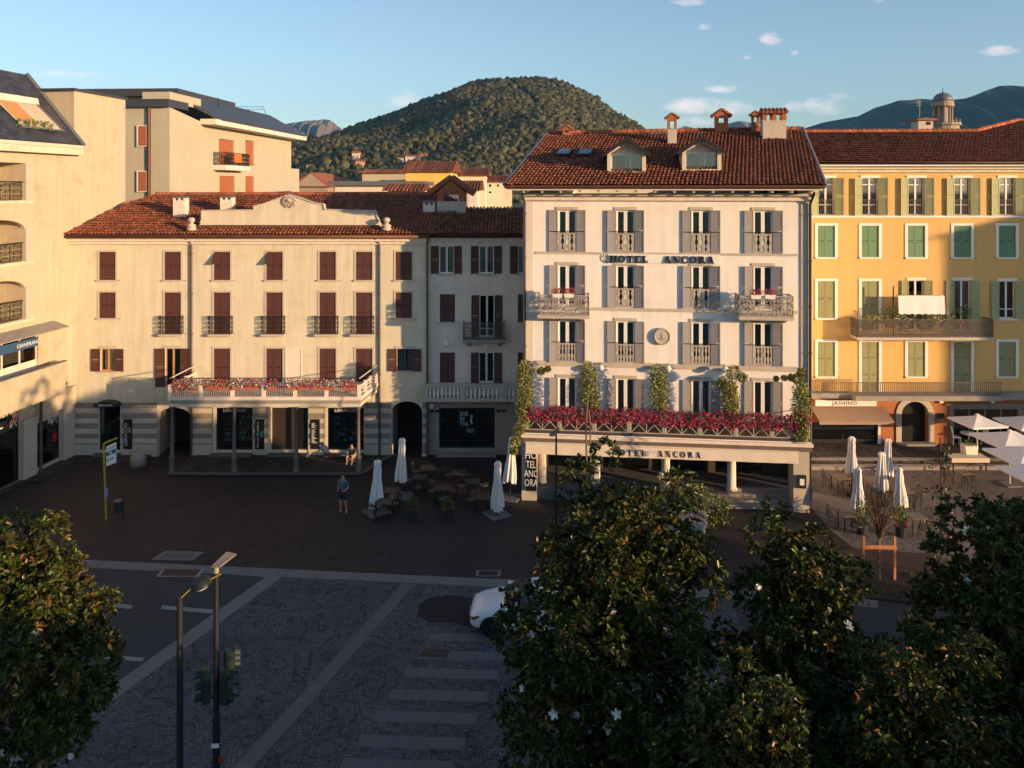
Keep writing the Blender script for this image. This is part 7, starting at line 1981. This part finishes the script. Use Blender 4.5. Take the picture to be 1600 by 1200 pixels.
# ------------------------------------------------------------------ cars
def car(label, name, p, rz, paint, glassm):
    r = thing(name, label, 'car', p, rz)
    # stations along x (front at -2.1): (x, z_low, z_belt, z_top, half_low, half_belt, half_top)
    st = [(-2.12,.34,.55,.60,.60,.62,.56),(-2.02,.24,.62,.74,.78,.80,.70),(-1.75,.20,.70,.86,.86,.88,.76),(-1.25,.19,.80,.96,.88,.90,.80),(-.95,.19,.86,1.02,.88,.90,.82),(-.45,.19,.92,1.30,.88,.90,.70),(.0,.19,.94,1.46,.88,.90,.64),(.6,.19,.96,1.50,.88,.90,.63),(1.2,.20,.98,1.44,.88,.90,.62),(1.7,.22,1.0,1.30,.87,.88,.60),(2.0,.28,1.0,1.08,.82,.84,.62),(2.12,.40,.85,.90,.70,.72,.58)]
    b = MB(); n = 9
    for (x, zl, zb_, zt_, hl, hb, ht) in st:
        for (y, z) in ((-hl*.92,zl),(-hl,zl+.12),(-hb,(zl+zb_)/2+.05),(-hb*.985,zb_),(-ht,zt_-.03),(-ht*.75,zt_),(0,zt_+.02),(ht*.75,zt_),(ht,zt_-.03),(hb*.985,zb_),(hb,(zl+zb_)/2+.05),(hl,zl+.12),(hl*.92,zl)): b.v.append((x, y, z))
    k = 13
    for i in range(len(st)-1):
        for j in range(k-1): 
            b.f.append([i*k+j, i*k+j+1, (i+1)*k+j+1, (i+1)*k+j])
            cab = 4 <= i <= 9; b.m.append(1 if cab and j in (3, 8) and i not in (4,) else (1 if i in (4, 5) and j in (4,5,6,7) else (1 if i in (8, 9) and j in (4,5,6,7) and i == 9 else 0)))
        b.f.append([i*k+k-1, i*k, (i+1)*k, (i+1)*k+k-1]); b.m.append(2)
    b.f.append(list(range(k))[::-1]); b.m.append(0); b.f.append([(len(st)-1)*k+j for j in range(k)]); b.m.append(0)
    bo = b.build('body', [paint, glassm, MT['black']], r, smooth=True)
    md_ = bo.modifiers.new('s', 'SUBSURF'); md_.levels = 1; md_.render_levels = 2
    for x in (-1.32, 1.30):
        for q in (-1, 1):
            w = MB().lathe([(.20,-.11),(.31,-.11),(.325,-.08),(.325,.08),(.31,.11),(.20,.11)], 18).xf(Matrix.Rotation(R(90),4,'X')).build('wheel', MT['black'], r, (x, q*.82, .325), smooth=False)
            rm_ = MB().lathe([(.02,.0),(.19,.0),(.20,.03)], 14).xf(Matrix.Rotation(R(90*q),4,'X') @ Matrix.Translation((0,0,.09))); rm_.build('rim', M('alloy', (.3,.3,.31), .35, .05, metal=.8), w)
            ar = MB(); 
            ar.tube([(.37*math.cos(R(-10+20*i_)), 0, .37*math.sin(R(-10+20*i_))) for i_ in range(11)], .05, 5); ar.build('wheel_arch', MT['black'], r, (x, q*.875, .325))
    for q in (-1, 1):
        MB().prism([(-2.08,.62),(-1.78,.72),(-1.70,.70),(-1.95,.58)], q*.66, q*.845, 'y').build('headlight', M('headlight_lens', (.06,.06,.07), .1, .02, spec=.9), r)
        MB().prism([(2.02,.95),(1.80,1.0),(1.86,.86),(2.08,.84)], q*.64, q*.85, 'y').build('tail_light', MT['red'], r)
        MB().box(-.85, -.68, min(q*.92, q*1.06), max(q*.92, q*1.06), .92, 1.04).build('mirror', paint, r)
        MB().box(-.05, .15, min(q*.895, q*.915), max(q*.895, q*.915), .80, .83).build('door_handle', MT['black'], r)
    MB().box(-2.135, -2.08, -.42, .42, .40, .54).build('grille', MT['black'], r)
    MB().box(-2.15, -2.136, -.26, .26, .42, .52).build('number_plate', MT['text'], r)
carw = M('white_car_paint', (.72,.74,.78), .25, .02, spec=.6, coat=.6); carg = M('silver_car_paint', (.20,.21,.22), .3, .03, metal=.4, spec=.6, coat=.5); cgl = M('car_glass', (.012,.014,.016), .06, .02, spec=.9)
p = gp(768, 998); car('white hatchback driving out from behind the tallest magnolia', 'white_car', (p.x+1.36, p.y+.85, 0), R(-3), carw, cgl)
p = gp(1080, 838); car('silver car parked behind the tallest magnolia before the hotel steps', 'silver_car', (p.x+.05, p.y+1.3, 0), R(80), carg, cgl)

# ------------------------------------------------------------------ people
def skin_body(name, joints, edges, rad, mat, parent, root=0, sub=2):
    me = bpy.data.meshes.new(name); me.from_pydata([tuple(j) for j in joints], edges, []); me.materials.append(mat)
    o = put(name, me, parent); md_ = o.modifiers.new('skin', 'SKIN'); md_.use_smooth_shade = True
    sk = me.skin_vertices[0].data
    for i, r_ in enumerate(rad): sk[i].radius = (r_, r_) if not isinstance(r_, tuple) else r_; sk[i].use_root = (i == root)
    s = o.modifiers.new('sub', 'SUBSURF'); s.levels = 1; s.render_levels = sub
    return o
def person(label, p, rz, pose, shirt, shorts, hairm):
    r = thing('person', label, 'person', p, rz)
    if pose == 'stand':
        J = [(0,0,.95),(0,0,1.15),(0,.01,1.38),(0,.0,1.50),(0,-.01,1.60),(0,-.02,1.72),
             (-.19,.01,1.42),(-.25,.02,1.15),(-.17,-.16,1.00),(-.08,-.25,1.05),(.19,.01,1.42),(.26,.02,1.14),(.17,-.15,1.02),(.08,-.25,1.06),
             (-.10,0,.92),(-.12,-.01,.50),(-.13,.03,.09),(-.14,-.11,.04),(.10,0,.92),(.15,-.03,.50),(.17,.02,.09),(.19,-.11,.04)]
    else:
        J = [(0,.10,.30),(0,.05,.50),(0,-.03,.72),(0,-.05,.84),(0,-.09,.92),(0,-.12,1.03),
             (-.18,-.03,.76),(-.25,-.10,.52),(-.16,-.32,.48),(-.07,-.40,.50),(.18,-.03,.76),(.25,-.10,.52),(.16,-.32,.48),(.07,-.40,.50),
             (-.10,.06,.28),(-.16,-.38,.45),(-.15,-.40,.09),(-.15,-.54,.04),(.10,.06,.28),(.16,-.38,.45),(.15,-.42,.09),(.15,-.56,.04)]
    E = [(0,1),(1,2),(2,3),(3,4),(4,5),(2,6),(6,7),(7,8),(8,9),(2,10),(10,11),(11,12),(12,13),(0,14),(14,15),(15,16),(16,17),(0,18),(18,19),(19,20),(20,21)]
    Rd = [.13,.125,.13,.055,.085,.075,.065,.048,.036,.032,.065,.048,.036,.032,.095,.065,.042,.038,.095,.065,.042,.038]
    skin_body('body', J, E, Rd, MT['skin'], r)
    sj = [J[0],J[1],J[2],J[6],tuple(V(J[6]).lerp(V(J[7]),.75)),J[10],tuple(V(J[10]).lerp(V(J[11]),.75))]
    skin_body('shirt', sj, [(0,1),(1,2),(2,3),(3,4),(2,5),(5,6)], [.155,.15,.155,.085,.075,.085,.075], shirt, r)
    k0, k1 = V(J[15]), V(J[19])
    hj = [J[0],J[14],tuple(V(J[14]).lerp(k0,.92)),J[18],tuple(V(J[18]).lerp(k1,.92))]
    skin_body('shorts', hj, [(0,1),(1,2),(0,3),(3,4)], [.165,.115,.10,.115,.10], shorts, r)
    for a, b in ((16, 17), (20, 21)):
        skin_body('shoe', [tuple(V(J[a])+V((0,.03,-.03))), J[b]], [(0,1)], [.055,.05], MT['shoe'], r, sub=1)
    hd_ = V(J[5]); skin_body('hair', [tuple(hd_+V((0,.035,-.04))), tuple(hd_+V((0,.015,.03)))], [(0,1)], [.085,.085], hairm, r, sub=1)
    f = MB(); c = V(J[4])+V((0,0,.05))
    f.lathe([(.018,0),(.012,.02),(.003,.03)], 6).xf(Matrix.Translation(c+V((0,-.085,0))) @ Matrix.Rotation(R(90),4,'X')); f.build('nose', MT['skin'], r)
    e = MB()
    for q in (-.032,.032): e.lathe([(.002,-.01),(.011,0),(.002,.01)], 6, tuple(c+V((q,-.083,.03))))
    e.build('eyes', MT['hair'], r)
    return r
p = gp(536, 800); pr_ = person('person in teal shirt and dark shorts standing in the square', p, R(-20), 'stand', MT['teal'], MT['navy'], MT['hair']); pr_.scale = (1.04,)*3
ph_ = MB().box(-.04,.04,-.30,-.28,1.04,1.16).build('phone', MT['black'], pr_)
p = gp(550, 722, .10); ps_ = person('person in dark clothes seated by the last arcade column', (p.x, p.y, .10), R(-10), 'sit', MT['navy'], MT['barlow'], MT['hair'])
sb_ = MB().box(-.3,.3,-.2,.2,0,.20).build('crate_seat', MT['darkwood'], None, (p.x, p.y+.12, .10)); tag(sb_, 'low dark crate under the person by the arcade column', 'crate')
# ------------------------------------------------------------------ house across the promenade, outside the picture, whose shadow falls on the yellow building
hs = thing('promenade_house', 'tall gabled house across the square beyond the right edge', 'building', (64.25, 27.05, 0), R(33))
MB().box(0, 17, -11, 0, 0, 19.6).build('wall', MT['cream2'], hs)
MB().prism([(-.6, 19.6), (17.6, 19.6), (8.5, 22.4)], -11.5, .5, 'y').build('roof', MT['tile'], hs)
for i in range(4):
    for j in range(4): MB().box(2+3.8*i, 3.1+3.8*i, .001, .05, 3+3.5*j, 5+3.5*j).build('window', MT['dark'], hs)
# ------------------------------------------------------------------ evening haze
hz_m = bpy.data.materials.new('haze_air'); hz_m.use_nodes = True; nt = hz_m.node_tree; nt.nodes.clear()
ho_ = nt.nodes.new('ShaderNodeOutputMaterial'); pv = nt.nodes.new('ShaderNodeVolumePrincipled')
pv.inputs['Color'].default_value = (.20, .56, 1.0, 1); pv.inputs['Density'].default_value = 5e-5; pv.inputs['Anisotropy'].default_value = 0.0
nt.links.new(pv.outputs[0], ho_.inputs['Volume'])
hz_o = MB().box(-3500, 4200, -400, 5900, -40, 640).build('haze', hz_m)
tag(hz_o, 'thin blue evening haze over the valley', 'haze', kind='stuff')
